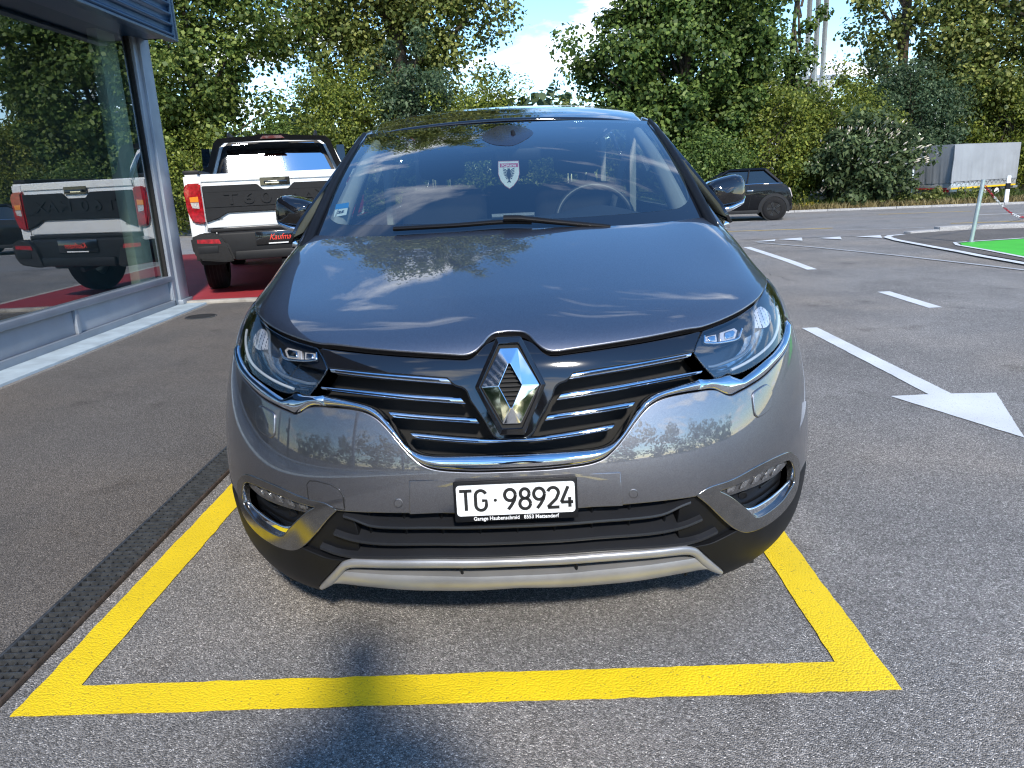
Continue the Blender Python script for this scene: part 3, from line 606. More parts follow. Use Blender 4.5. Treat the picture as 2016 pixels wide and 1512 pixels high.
for i, (x, dy, w) in enumerate(((9.6, .35, .35), (8.9, .5, .25))):
    y = road_y(x, 23.5)+dy; p = thing('weed_plant', ['low weed with tiny yellow flowers on the verge', 'second smaller yellow-flowered weed nearer the black car'][i], 'plant', (x, y, gz(y)+.05))
    leaf_cloud('leaves', [(k*.12-.2, 0, .08) for k in range(5)], [.16]*5, 40, .06, LEAF['hazel'], p, seed=90+i, lobed=False); leaf_cloud('flowers', [(k*.12-.2, 0, .17) for k in range(5)], [.14]*5, 26, .035, leaf_mat('yellow_flower%s' % ('' if i == 0 else '_small'), (.55, .42, .02), (.7, .55, .05)), p, seed=92+i, lobed=False)
for i, (x, dy, hh) in enumerate(((13.2, .6, .5), (14.3, .6, .55), (12.4, .7, .4))):
    y = road_y(x, 23.5)+dy; p = thing('verge_bush', ['small leafy weed clump below the trailer tail', 'tall leafy weed bush in front of the trailer', 'low weed clump right of the thin fence post'][i], 'plant', (x, y, gz(y)+.05))
    tube('stem', [(0, 0, 0), (.05, 0, hh*.7)], .01, M_bark, p); leaf_cloud('leaves', [(g.normal()*.25, g.normal()*.15, hh*.25+hh*.6*g.random()) for k in range(12)], [.2]*12, 45, .09, LEAF['olive'], p, seed=95+i, lobed=False)
# ------------------------------------------------------------------ things along the road
M_galv = mat('galvanised_steel', (.42, .47, .50), .45, .6, vary=.15, scale=10)
M_white = mat('white_plastic', (.75, .76, .77), .5, vary=.06)
M_blk = mat('black_plastic', (.006, .006, .007), .55, spec=.3, vary=.2)
M_rub = mat('tyre_rubber', (.009, .009, .010), .8, spec=.25, vary=.25, scale=20)
po = thing('leaning_pole', 'grey galvanised pole leaning beside the green patch', 'pole', (7.19, 10.34, gz(10.34)+.016))
tube('tube', [(0, 0, 0), (.045, 0, .48), (.085, 0, .955)], .030, M_galv, po, n=14); lathe('foot_plate', [(.05, 0), (.05, .012), (.03, .014)], M_galv, po, n=16)
dl = thing('delineator_post', 'white road marker post with black band in front of the trailer', 'post', (15.1, 22.15, gz(22.15)))
prism('body', [(-.06, -.02), (.06, -.02), (.06, .03), (.0, .05), (-.06, .03)], 2, 0, .86, M_white, dl, bevel=.008); prism('band', [(-.063, -.023), (.063, -.023), (.063, .033), (.0, .054), (-.063, .033)], 2, .46, .64, M_blk, dl)
ch = thing('barrier_chain', 'red and white plastic chain from the leaning pole to the road post', 'chain', (7.27, 10.34, .9))
p0, p1 = np.array([0, 0, .0]), np.array([7.3, 9.2, -.95]); M_rp = mat('red_plastic', (.45, .02, .03), .5)
for i in range(58):
    t0, t1 = i/58, (i+1.15)/58; a, b = [p0+(p1-p0)*t+np.array([0, 0, -.42*math.sin(math.pi*t)]) for t in (t0, t1)]
    d = (b-a); n_ = np.cross(d, [0, 0, 1] if i % 2 else [1, -.8, 0]); n_ = n_/np.linalg.norm(n_)*.018; c_ = (a+b)/2; u_ = d/2
    tube('link', [c_+u_*math.cos(k)+n_*math.sin(k) for k in np.arange(8)/8*2*math.pi], .007, M_rp if (i//7) % 2 == 0 else M_white, ch, n=4, closed=True)
fp = thing('fence_post', 'thin pale metal fence post standing on a concrete foot before the flowering bush', 'post', (12.9, 23.62, gz(23.6)+.05))
box('tube', (-.03, -.03, .12), (.03, .03, 1.12), M_galv, fp, bevel=.006); box('foot', (-.55, -.12, -.05), (.22, .12, .119), M_conc, fp, bevel=.015)
bm = bmesh.new()
for i in range(13):
    bbox(bm, (-.52, .0+i*.075, .2), (-.516, .004+i*.075, 1.0))
for i in range(12): bbox(bm, (-.521, .0, .21+i*.07), (-.5165, .92, .214+i*.07))
mm_ = bm_obj('wire_mesh', bm, M_galv, fp); mm_.location = (.5, .02, 0)
fb = thing('flue_pipes', 'three tall silver flue pipes on a pale building behind the trees', 'chimney', (22.4, 58, 0))
for dx_ in (-.62, 0, .58): lathe('pipe', [(.19, 5), (.19, 13.2+dx_*.5), (.23, 13.25+dx_*.5), (.23, 13.4+dx_*.5), (.0, 13.4+dx_*.5)], mat('stainless', (.62, .65, .68), .3, .8), fb, n=20, loc=(dx_, 0, 0))
M_pale = mat('pale_sheet_metal', (.50, .53, .57), .5, .2)
ab = thing('industrial_building', 'pale grey flat-roofed building glimpsed through the trees', 'building', (21.3, 60, 0))
box('wall', (-3.2, 0, -1), (3.4, 8, 7.6), M_pale, ab); box('parapet', (-3.3, -.1, 7.602), (3.5, 8.1, 7.9), M_alu, ab)
for i in range(3): box('window', (-2.6+i*2, -.06, 4.6), (-1.4+i*2, -.003, 6.0), mat('far_window', (.05, .07, .09), .1), ab)

# ------------------------------------------------------------------ trailer
M_tarp = mat('grey_tarpaulin', (.30, .32, .345), .5, vary=.10, scale=2)
tr = thing('tarpaulin_trailer', 'box trailer under a pale grey tarpaulin parked before the trees', 'trailer', (14.5, 24.2, gz(24.4)+.05), math.atan2(1.4, 3.05))
g = np.random.default_rng(21)
def tarp(name, o, du_, dv_, nx, nz_, amp):
    U, W = np.meshgrid(np.linspace(0, 1, nx), np.linspace(0, 1, nz_)); P = np.array(o)+U[..., None]*np.array(du_)+W[..., None]*np.array(dv_)
    nn = np.cross(du_, dv_); nn = nn/np.linalg.norm(nn)
    w = sum(np.sin(U*f*2*math.pi+g.random()*6+2*W)*a for f, a in ((3, .5), (7, .35), (13, .25), (19, .2)))*(1-W)**1.2*amp+np.sin(W*22)*np.exp(-U*9)*amp*.9*(np.array(du_)[0] < .1)
    P = P+nn*w[..., None]; r, c = U.shape
    return mesh(name, P.reshape(-1, 3), [(i*c+j, i*c+j+1, (i+1)*c+j+1, (i+1)*c+j) for i in range(r-1) for j in range(c-1)], M_tarp, tr, smooth=True)
tarp('tarp_side', (0, 0, .62), (3.35, 0, 0), (0, 0, 1.24), 120, 20, .016); tarp('tarp_end', (0, 1.7, .62), (0, -1.7, 0), (0, 0, 1.24), 50, 24, .009)
tarp('tarp_side', (3.35, 0, .62), (0, 1.7, 0), (0, 0, 1.24), 20, 8, .006); mesh('tarp_roof', [(0, 0, 1.86), (3.35, 0, 1.86), (3.35, 1.7, 1.86), (0, 1.7, 1.86), (1.7, .85, 1.90)], [(0, 1, 4), (1, 2, 4), (2, 3, 4), (3, 0, 4)], M_tarp, tr); mesh('tarp_side', [(0, 1.7, .62), (3.35, 1.7, .62), (3.35, 1.7, 1.86), (0, 1.7, 1.86)], [(1, 0, 3, 2)], M_tarp, tr)
tube('corner_roll', [(-.015, -.015, .63), (-.03, -.02, 1.0), (-.01, -.03, 1.4), (-.012, -.012, 1.85)], [.05, .03, .035, .02], M_tarp, tr, n=10)
box('drop_side', (.01, .01, .42), (3.34, 1.69, .615), mat('trailer_alu', (.55, .57, .58), .4, .5), tr, bevel=.01); box('frame', (.1, .1, .33), (3.6, 1.6, .418), M_galv, tr, bevel=.01)
box('reflective_strip', (.03, .002, .425), (3.32, .0095, .475), mat('yellow_reflector', (.75, .48, .02), .4), tr); box('reflective_strip', (.002, .15, .43), (.0095, 1.65, .47), mat('red_reflector', (.5, .01, .02), .4), tr)
bm = bmesh.new(); bmr = []
zz = [(i*.11+.05, -.012, .66 if i % 2 else .54) for i in range(30)]; tube('rope', zz, .006, M_blk, tr, n=4); tube('rope', [(0, -.012, .665), (3.35, -.012, .665)], .005, M_blk, tr, n=4)
for x in (1.75, 2.42):
    w = lathe('wheel', [(.0, -.07), (.11, -.07), (.13, -.085), (.17, -.09), (.235, -.08), (.25, -.05), (.25, .05), (.235, .08), (.0, .08)], M_rub, tr, axis='Y', n=28, loc=(x, .14, .25)); lathe('rim', [(.0, -.096), (.06, -.096), (.07, -.085), (.12, -.092), (.13, -.091)], M_white, w, axis='Y', n=24, loc=(x, .14, .25))
for x in (.5, 1.4, 2.1): box('bracket', (x, .03, .2), (x+.05, .06, .329), M_galv, tr)
box('number_plate', (.07, .9, .22), (.085, 1.35, .325), M_white, tr); box('tail_lamp', (.03, .12, .34), (.09, .3, .415), M_rp, tr)

# ------------------------------------------------------------------ small black hatchback on the road
M_bpaint = mat('black_car_paint', (.002, .0025, .004), .5, 0., coat=.55, spec=.1, vary=.05)
M_dglass = mat('dark_car_glass', (.012, .018, .022), .03, coat=1., vary=0)
M_chr = mat('chrome', (.78, .80, .83), .045, 1., vary=.05)
M_clad = mat('grey_wheel_arch_plastic', (.016, .017, .019), .65, spec=.25, vary=.15)
def wheel(parent, loc, rad, wid, side, rim_mat, spokes=5, name='wheel', rr=.68):
    """side: +1 outer face towards +Y, -1 towards -Y"""
    h_ = wid/2; w = lathe(name, [(rad*.6, -h_), (rad*.82, -h_*1.05), (rad*.96, -h_*.85), (rad, -h_*.6), (rad, h_*.6), (rad*.96, h_*.85), (rad*.82, h_*1.05), (rad*.6, h_)], M_rub, parent, axis='Y', n=36, loc=loc)
    f = side*h_; lathe('rim', [(rad*.70, f*.95), (rad*.66, f*1.0), (rad*.63, f*.6), (rad*.6, -f*.6), (0, -f*.6)], rim_mat, w, axis='Y', n=36, loc=loc)
    bm = bmesh.new()
    for k in range(spokes):
        for dd in (-.11, .11):
            a = k/spokes*2*math.pi+dd; c_, s_ = math.cos(a), math.sin(a); n_ = np.array([-s_, 0, c_])*rad*.055; p = np.array([c_, 0, s_])*rad*.10; q = np.array([c_, 0, s_])*rad*.655
            y0, y1 = f*.95, f*.55; vs_ = [bm.verts.new(Vector(loc)+Vector(P)+Vector((0, yy, 0))) for P, yy in ((p-n_, y0), (q-n_, y0), (q+n_, y0), (p+n_, y0), (p-n_, y1), (q-n_, y1), (q+n_, y1), (p+n_, y1))]
            for fc in ((0, 1, 2, 3), (7, 6, 5, 4), (0, 4, 5, 1), (1, 5, 6, 2), (2, 6, 7, 3), (3, 7, 4, 0)): bm.faces.new([vs_[i] for i in fc])
    bmesh.ops.recalc_face_normals(bm, faces=bm.faces); bm_obj('spokes', bm, rim_mat, w)
    lathe('hub_cap', [(rad*.13, f*.9), (rad*.12, f*1.02), (0, f*1.03)], rim_mat, w, axis='Y', n=20, loc=loc)
    return w
def arch_ring(name, parent, cx, cz, r0, r1, y, dy_, mt, a0=-12, a1=192):
    A = np.radians(np.linspace(a0, a1, 26)); V = [(cx+r*math.cos(a), yy, cz+r*math.sin(a)) for a in A for r, yy in ((r0, y), (r0, y+dy_), (r1, y+dy_*.8), (r1, y))]
    F = [(i*4+j, i*4+(j+1) % 4, (i+1)*4+(j+1) % 4, (i+1)*4+j) for i in range(25) for j in range(4)]
    return mesh(name, V, F, mt, parent, smooth=True, sharp=40)
hd = math.atan2(.2, -1)
mn = thing('small_hatchback', 'small black three-door hatchback driving away on the road', 'car', (7.16, 20.05, gz(20)+.006), hd)
bm = bmesh.new()
prof = [(-.38, .28), (-.47, .42), (-.47, .60), (-.42, .78), (-.33, .92), (-.22, .99), (.6, .99), (1.9, .965), (2.35, .94), (2.78, .86), (3.02, .70), (3.08, .45), (2.98, .26), (2.0, .22), (.5, .22)]
secs = [(-.84, .06), (-.80, .0), (0, 0)]
yy = [-.845, -.83, -.76, 0, .76, .83, .845]; ins = [.06, .015, 0, 0, 0, .015, .06]
cx_, cz_ = 1.2, .58; rows = [[bm.verts.new((cx_+(x-cx_)*(1-s*.5), y, cz_+(z-cz_)*(1-s*2.2 if z > .5 else 1-s))) for x, z in prof] for y, s in zip(yy, ins)]
for a, b in zip(rows, rows[1:]):
    for i in range(len(prof)): bm.faces.new((a[i], a[(i+1) % len(prof)], b[(i+1) % len(prof)], b[i]))
bm.faces.new(rows[0][::-1]); bm.faces.new(rows[-1]); bmesh.ops.recalc_face_normals(bm, faces=bm.faces)
bm_obj('body', bm, M_bpaint, mn, smooth=True, sharp=45)
def frustum(name, lo, hi, z0, z1, mt, parent, bev=.0):
    bm = bmesh.new(); q = [bm.verts.new((x, y, z0)) for x, y in ((lo[0], -lo[2]), (lo[1], -lo[2]), (lo[1], lo[2]), (lo[0], lo[2]))]+[bm.verts.new((x, y, z1)) for x, y in ((hi[0], -hi[2]), (hi[1], -hi[2]), (hi[1], hi[2]), (hi[0], hi[2]))]
    for f in ((3, 2, 1, 0), (4, 5, 6, 7), (0, 1, 5, 4), (1, 2, 6, 5), (2, 3, 7, 6), (3, 0, 4, 7)): bm.faces.new([q[i] for i in f])
    if bev: bmesh.ops.bevel(bm, geom=list(bm.edges), offset=bev, segments=3, affect='EDGES')
    return bm_obj(name, bm, mt, parent, smooth=bev > 0)
frustum('cabin_glass', (-.20, 1.95, .765), (.24, 1.25, .62), .965, 1.345, M_dglass, mn, .03)
frustum('roof', (.14, 1.32, .655), (.26, 1.14, .58), 1.335, 1.41, M_bpaint, mn, .03)
for s in (-1, 1):
    tube('belt_chrome', [(-.20, s*.79, .985), (.5, s*.80, .99), (1.9, s*.79, .968)], .011, M_chr, mn, n=6)
    tube('door_pillar', [(.72, s*.775, .98), (.66, s*.655, 1.35)], .022, M_blk, mn, n=6); tube('rear_pillar', [(-.16, s*.76, .985), (.24, s*.63, 1.35)], .05, M_bpaint, mn, n=6)
    tube('front_pillar', [(1.93, s*.75, .94), (1.2, s*.63, 1.36)], .035, M_bpaint, mn, n=6)
    ac = arch_ring('wheel_arch', mn, 0, .315, .33, .41, s*.82, s*.045, M_clad); arch_ring('wheel_arch', mn, 2.467, .315, .33, .41, s*.82, s*.045, M_clad)
    lathe('arch_liner', [(.335, .0), (.335, s*.02), (0, s*.02)], M_black, mn, axis='Y', n=30, loc=(0, s*.832, .315)); lathe('arch_liner', [(.335, .0), (.335, s*.02), (0, s*.02)], M_black, mn, axis='Y', n=30, loc=(2.467, s*.832, .315))
    for x in (0, 2.467): wheel(mn, (x, s*.775, .315), .312, .19, s, mat('dark_alloy', (.06, .06, .065), .25, .8), 5)
    box('sill', (.38, min(s*.80, s*.855), .2), (2.1, max(s*.80, s*.855), .30), M_clad, mn, bevel=.015)
    prism('tail_lamp', [(-.475, .62), (-.40, .62), (-.33, .86), (-.40, .86)], 1, s*.70, s*.82, mat('tail_lamp_clear', (.55, .5, .5), .1, coat=1), mn, bevel=.01)
    tube('door_seam', [(.66, s*.8452, .955), (.60, s*.8465, .70), (.66, s*.8455, .35)], .004, M_black, mn, n=4)
    box('door_handle', (.55, min(s*.835, s*.86), .80), (.72, max(s*.835, s*.86), .825), M_chr, mn, bevel=.005)
    box('mirror', (1.62, min(s*.82, s*.98), .95), (1.74, max(s*.82, s*.98), 1.07), M_bpaint, mn, bevel=.03)
box('rear_bumper', (-.49, -.78, .27), (-.36, .78, .46), M_clad, mn, bevel=.03)
box('driver_seat', (.75, .15, .6), (.95, .6, 1.12), M_blk, mn, bevel=.05)

# ------------------------------------------------------------------ white pickup on the platform
M_wpaint = mat('white_car_paint', (.74, .76, .77), .3, coat=1., vary=.03)
M_dplas = mat('dark_grey_plastic', (.011, .0115, .013), .55, spec=.25, vary=.12, scale=12)
M_gblk = mat('gloss_black', (.008, .008, .009), .12, coat=1., vary=0)
M_rlamp = mat('red_lamp', (.30, .004, .012), .08, coat=1., vary=.45, scale=30)
M_clamp = mat('clear_lamp', (.75, .70, .68), .06, .5, coat=1., vary=.3, scale=60)
M_alamp = mat('amber_lamp', (.75, .25, .03), .08, .2, coat=1.)
pk = thing('pickup_truck', 'white double-cab pickup seen from behind with black sport bar', 'pickup truck', (-2.92, 7.75, .0445), math.radians(16), None, 1.13)
bm = bmesh.new(); bbox(bm, (-.755, 0, .742), (.755, .07, 1.305), .014, 3); bm_obj('tailgate', bm, M_wpaint, pk, smooth=True)
prism('tailgate_lip', [(-.758, 1.225), (-.75, 1.30), (.75, 1.30), (.758, 1.225)], 1, -.018, -.0005, M_wpaint, pk, bevel=.006)
prism('tailgate_cladding', [(-.75, .805), (-.62, .845), (-.52, .90), (.52, .90), (.62, .845), (.75, .805), (.75, 1.185), (.19, 1.185), (.13, 1.125), (-.13, 1.125), (-.19, 1.185), (-.75, 1.185)], 1, -.032, -.001, M_dplas, pk, bevel=.007)
prism('cladding_rib', [(-.74, .958), (.74, .958), (.74, 1.118), (-.74, 1.118)], 1, -.039, -.0325, M_dplas, pk, bevel=.004)
MX = Matrix(((1, 0, 0, 0), (0, 0, -1, -.0395), (0, 1, 0, 1.037), (0, 0, 0, 1)))
for ch_, x in zip('T60MAX', (-.47, -.29, -.11, .15, .34, .50)): text_mesh('model_letter', ch_, .165, M_dplas, pk, .012, Matrix.Translation((x, 0, 0))@MX, sx=1.45, offset=.002)
box('handle_recess', (-.155, -.022, 1.168), (.155, -.0185, 1.248), M_gblk, pk); box('tailgate_handle', (-.115, -.045, 1.182), (.125, -.0225, 1.214), M_gblk, pk, bevel=.008)
box('handle_trim', (-.10, -.049, 1.186), (.04, -.0455, 1.197), M_chr, pk)
MX2 = Matrix(((1, 0, 0, -.655), (0, 0, -1, -.0035), (0, 1, 0, .835), (0, 0, 0, 1)))
text_mesh('dealer_script', 'Kaufmann', .036, M_gblk, pk, .001, MX2, shear=.35)
for s in (-1, 1):
    lmp = prism('tail_lamp', [(s*.762, 1.215), (s*.90, 1.215), (s*.935, 1.16), (s*.925, .93), (s*.885, .815), (s*.80, .795), (s*.762, .80)], 1, -.028, .16, M_rlamp, pk, bevel=.014)
    prism('reverse_lens', [(s*.80, .955), (s*.87, .965), (s*.882, 1.02), (s*.80, 1.02)], 1, -.032, -.0285, M_clamp, lmp); prism('indicator_lens', [(s*.80, 1.025), (s*.883, 1.025), (s*.885, 1.075), (s*.80, 1.08)], 1, -.032, -.0285, M_alamp, lmp)
    prism('lamp_bar', [(s*.776, .82), (s*.79, .82), (s*.79, 1.19), (s*.776, 1.19)], 1, -.033, -.0285, M_rlamp, lmp)
    sd_ = prism('bed_side', [(.0, 1.305), (1.62, 1.315), (1.62, .55), (1.35, .50), (1.30, .72), (1.12, .88), (.85, .90), (.62, .72), (.55, .50), (.12, .50), (.02, .60)], 0, s*.76, s*.925, M_wpaint, pk, bevel=.02)
    arch_pts = np.radians(np.linspace(-5, 185, 22)); V = [(xx, .90+r*math.cos(a), .42+r*math.sin(a)) for a in arch_pts for r, xx in ((.42, s*.90), (.42, s*.965), (.50, s*.955), (.50, s*.91))]
    mesh('wheel_arch', V, [(i*4+j, i*4+(j+1) % 4, (i+1)*4+(j+1) % 4, (i+1)*4+j) for i in range(21) for j in range(4)], M_dplas, pk, smooth=True, sharp=40)
    prism('mud_flap', [(s*.62, .34), (s*.62, .56), (s*.93, .58), (s*.94, .40), (s*.90, .325), (s*.66, .32)], 1, .36, .385, M_blk, pk, bevel=.006)
    # sport bar
    leg = np.array([(s*.87, .98, 1.33), (s*.835, 1.16, 1.42), (s*.73, 1.30, 1.66), (s*.66, 1.36, 1.745)])
    box('bar_mount', (min(s*.76, s*.925), .05, 1.306), (max(s*.76, s*.925), 1.15, 1.35), M_dplas, pk, bevel=.012)
    tube('roof_rail', [(s*.55, 1.95, 1.80), (s*.55, 2.05, 1.845), (s*.56, 3.0, 1.86), (s*.56, 3.1, 1.82)], .018, M_dplas, pk, n=8)
    prism('bumper_corner', [(s*.50, .395), (s*.60, .385), (s*.86, .42), (s*.915, .50), (s*.925, .66), (s*.80, .705), (s*.66, .70), (s*.56, .60)], 1, -.14, .10, M_gblk, pk, bevel=.02)
    prism('bumper_reflector', [(s*.625, .585), (s*.86, .60), (s*.86, .640), (s*.64, .632)], 1, -.147, -.1405, M_rlamp, pk); box('bumper_vent', (min(s*.66, s*.86), -.146, .49), (max(s*.66, s*.86), -.1405, .565), M_dplas, pk, bevel=.002)
    # wheel with its axle along x
    w = lathe('wheel', [(.20, -.115), (.30, -.125), (.365, -.11), (.385, -.08), (.385, .08), (.365, .11), (.30, .125), (.20, .115)], M_rub, pk, axis='X', n=40, loc=(s*.80, .90, .385)); lathe('rim', [(.26, s*.118), (.25, s*.10), (.22, s*.02), (0, s*.04)], M_galv, w, axis='X', n=32, loc=(s*.80, .90, .385))
    bmt = bmesh.new()
    for dz in (-.055, 0, .055): bmesh.ops.create_cone
    w2 = w.copy(); COL.objects.link(w2); w2.parent = pk; w2.location = (0, 3.15, 0)
    for x in (-.06, -.02, .02, .06): lathe('tread_groove', [(.3862, x-.005), (.3868, x), (.3862, x+.005)], M_black, w, axis='X', n=40, loc=(s*.80, .90, .385))
bm = bmesh.new(); bbox(bm, (-.66, -.11, .40), (.66, .08, .70), .03, 3); bm_obj('bumper', bm, M_dplas, pk, smooth=True)
box('bumper_step', (-.50, -.165, .40), (.50, -.111, .50), M_dplas, pk, bevel=.02); box('bumper_top', (-.72, -.06, .701), (.72, .09, .735), M_dplas, pk, bevel=.008)
npl = box('number_plate', (-.27, -.128, .545), (.27, -.1105, .685), M_gblk, pk, bevel=.006)
text_mesh('red_script', 'Kaufmann', .088, mat('red_print', (.75, .05, .03), .5), npl, .0012, Matrix(((1, 0, 0, .02), (0, 0, -1, -.1285), (0, 1, 0, .62), (0, 0, 0, 1))), shear=.45, sx=.85)
box('white_caption', (-.14, -.1292, .551), (.16, -.1285, .563), M_white, npl)
box('underbody', (-.62, .2, .42), (.62, 4.9, .60), M_black, pk); tube('axle', [(-.7, .90, .385), (.7, .90, .385)], .06, M_blk, pk); tube('tow_bar', [(0, -.12, .36), (0, .3, .42)], .03, M_blk, pk)
box('bed_floor', (-.76, .07, .62), (.76, 1.6, .66), M_blk, pk)
so = [(-.90, 1.31), (-.875, 1.385), (-.80, 1.43), (-.70, 1.70), (-.645, 1.752), (-.22, 1.772), (-.17, 1.79), (.17, 1.79), (.22, 1.772), (.645, 1.752), (.70, 1.70), (.80, 1.43), (.875, 1.385), (.90, 1.31)]
si = [(-.775, 1.31), (-.77, 1.34), (-.745, 1.40), (-.645, 1.655), (-.585, 1.705), (-.22, 1.715), (-.17, 1.718), (.17, 1.718), (.22, 1.715), (.585, 1.705), (.645, 1.655), (.745, 1.40), (.77, 1.34), (.775, 1.31)]
bm = bmesh.new(); L4 = [[bm.verts.new((x, y, z)) for x, z in q] for q, y in ((so, 1.47), (so, 1.66), (si, 1.625), (si, 1.52))]
for a in range(4):
    for i in range(len(so)-1): bm.faces.new((L4[a][i], L4[a][i+1], L4[(a+1) % 4][i+1], L4[(a+1) % 4][i]))
for i in (0, -1): bm.faces.new([L4[a][i] for a in range(4)])
bmesh.ops.recalc_face_normals(bm, faces=bm.faces); bm_obj('sport_bar', bm, M_dplas, pk, smooth=True, sharp=30)
prism('brake_light', [(-.15, 1.735), (.15, 1.735), (.11, 1.768), (-.11, 1.768)], 1, 1.445, 1.475, mat('dark_red_lamp', (.10, .004, .006), .1, coat=1), pk)
bm = bmesh.new()
cabp = [(1.66, .5), (1.64, 1.30), (1.78, 1.72), (1.95, 1.785), (3.0, 1.80), (3.5, 1.72), (4.05, 1.28), (5.0, 1.18), (5.25, .95), (5.3, .5)]
def hwid(z): return .91 if z < 1.3 else .91-.24*((z-1.3)/.5)
l_ = [bm.verts.new((-hwid(z), y, z)) for y, z in cabp]; r_ = [bm.verts.new((hwid(z), y, z)) for y, z in cabp]
for i in range(len(cabp)-1): bm.faces.new((l_[i], r_[i], r_[i+1], l_[i+1]))
bm.faces.new((l_[0], l_[-1], r_[-1], r_[0])); bm.faces.new(l_); bm.faces.new(r_[::-1]); bmesh.ops.recalc_face_normals(bm, faces=bm.faces); bmesh.ops.bevel(bm, geom=list(bm.edges), offset=.03, segments=3, affect='EDGES', clamp_overlap=True)
bm_obj('cab', bm, M_wpaint, pk, smooth=True)
def slant(name, x0, x1, za, zb, y_off, mt, bev=.02):
    f = lambda z: 1.64+(z-1.30)*(.14/.42)-y_off
    bm = bmesh.new(); t_ = (zb-za); vs_ = [bm.verts.new(p) for p in ((-x0, f(za), za), (x0, f(za), za), (x1, f(zb-.06), zb-.06), (x1-.07, f(zb), zb), (-x1+.07, f(zb), zb), (-x1, f(zb-.06), zb-.06))]
    f_ = bm.faces.new(vs_); r2 = bmesh.ops.extrude_face_region(bm, geom=[f_]); 
    for v in r2['geom']:
        if isinstance(v, bmesh.types.BMVert): v.co.y -= .008
    bmesh.ops.recalc_face_normals(bm, faces=bm.faces); return bm_obj(name, bm, mt, pk)
slant('window_surround', .74, .62, 1.315, 1.715, .003, M_blk); slant('rear_window', .69, .575, 1.335, 1.692, .012, mat('pickup_rear_glass', (.55, .59, .63), .015, 1., vary=0))
for s in (-1, 1): prism('side_window', [(1.85, 1.33), (1.95, 1.66), (2.9, 1.68), (3.4, 1.33)], 0, s*.80, s*.90, M_dglass, pk)
# ================================================================== the grey people carrier
# outlines of its parts on the body skin (u across, v up) and on the windscreen
# ---- body skin: cubic B-spline sheet over bumper, bonnet and front wings -------------
SKIN_ROWS = [
 # each row: control points from the car's centre line outwards (x, y, z) in metres
 [(0,0.14,0.135),(0.17,0.145,0.135),(0.36,0.155,0.135),(0.54,0.19,0.135),(0.665,0.27,0.14),(0.755,0.36,0.145),(0.815,0.46,0.15),(0.84,0.53,0.15),(0.85,0.58,0.15)],
 [(0,0.055,0.165),(0.18,0.06,0.165),(0.37,0.075,0.165),(0.555,0.115,0.17),(0.7,0.195,0.175),(0.807,0.315,0.18),(0.875,0.42,0.185),(0.9,0.5,0.19),(0.905,0.56,0.19)],
 [(0,0.025,0.3),(0.185,0.03,0.3),(0.38,0.047,0.3),(0.565,0.092,0.305),(0.71,0.175,0.31),(0.823,0.295,0.315),(0.897,0.405,0.32),(0.932,0.49,0.32),(0.94,0.56,0.32)],
 [(0,-0.004,0.44),(0.19,0,0.44),(0.385,0.02,0.44),(0.565,0.068,0.44),(0.708,0.155,0.445),(0.818,0.28,0.45),(0.899,0.4,0.45),(0.94,0.5,0.45),(0.952,0.58,0.45)],
 [(0,-0.004,0.56),(0.19,0,0.56),(0.385,0.024,0.56),(0.565,0.076,0.56),(0.708,0.165,0.565),(0.818,0.29,0.57),(0.897,0.42,0.575),(0.942,0.53,0.575),(0.959,0.62,0.575)],
 [(0,0.025,0.67),(0.19,0.03,0.67),(0.385,0.052,0.672),(0.565,0.106,0.678),(0.708,0.2,0.685),(0.818,0.33,0.695),(0.897,0.475,0.7),(0.942,0.59,0.69),(0.96,0.69,0.67)],
 [(0,0.055,0.775),(0.19,0.06,0.776),(0.385,0.087,0.78),(0.565,0.147,0.787),(0.711,0.25,0.797),(0.816,0.385,0.812),(0.894,0.55,0.808),(0.944,0.7,0.785),(0.959,0.82,0.75)],
 [(0,0.085,0.875),(0.18,0.09,0.873),(0.36,0.122,0.876),(0.54,0.195,0.888),(0.685,0.31,0.908),(0.803,0.47,0.928),(0.881,0.65,0.91),(0.938,0.8,0.85),(0.955,0.92,0.77)],
 [(0,0.19,0.935),(0.175,0.2,0.934),(0.35,0.225,0.934),(0.52,0.29,0.94),(0.665,0.395,0.954),(0.779,0.55,0.97),(0.866,0.73,0.945),(0.923,0.88,0.87),(0.951,1,0.775)],
 [(0,0.43,1.003),(0.175,0.435,1.002),(0.345,0.45,0.998),(0.515,0.49,0.996),(0.655,0.565,0.998),(0.77,0.69,1.018),(0.85,0.85,0.984),(0.91,0.99,0.885),(0.947,1.11,0.76)],
 [(0,0.67,1.066),(0.175,0.675,1.065),(0.345,0.69,1.06),(0.515,0.72,1.056),(0.655,0.775,1.058),(0.775,0.87,1.076),(0.85,0.99,1.022),(0.91,1.11,0.9),(0.947,1.21,0.7)],
 [(0,0.87,1.108),(0.175,0.875,1.107),(0.345,0.89,1.106),(0.515,0.93,1.104),(0.66,0.99,1.11),(0.78,1.07,1.12),(0.855,1.15,1.042),(0.912,1.24,0.91),(0.947,1.29,0.63)],
 [(0,1,1.132),(0.175,1,1.131),(0.345,1.02,1.13),(0.515,1.06,1.129),(0.67,1.12,1.134),(0.785,1.19,1.142),(0.86,1.26,1.052),(0.914,1.32,0.91),(0.947,1.35,0.6)],
]
def _knots(n):
    return np.concatenate([[0,0,0], np.linspace(0,1,n-2), [1,1,1]])
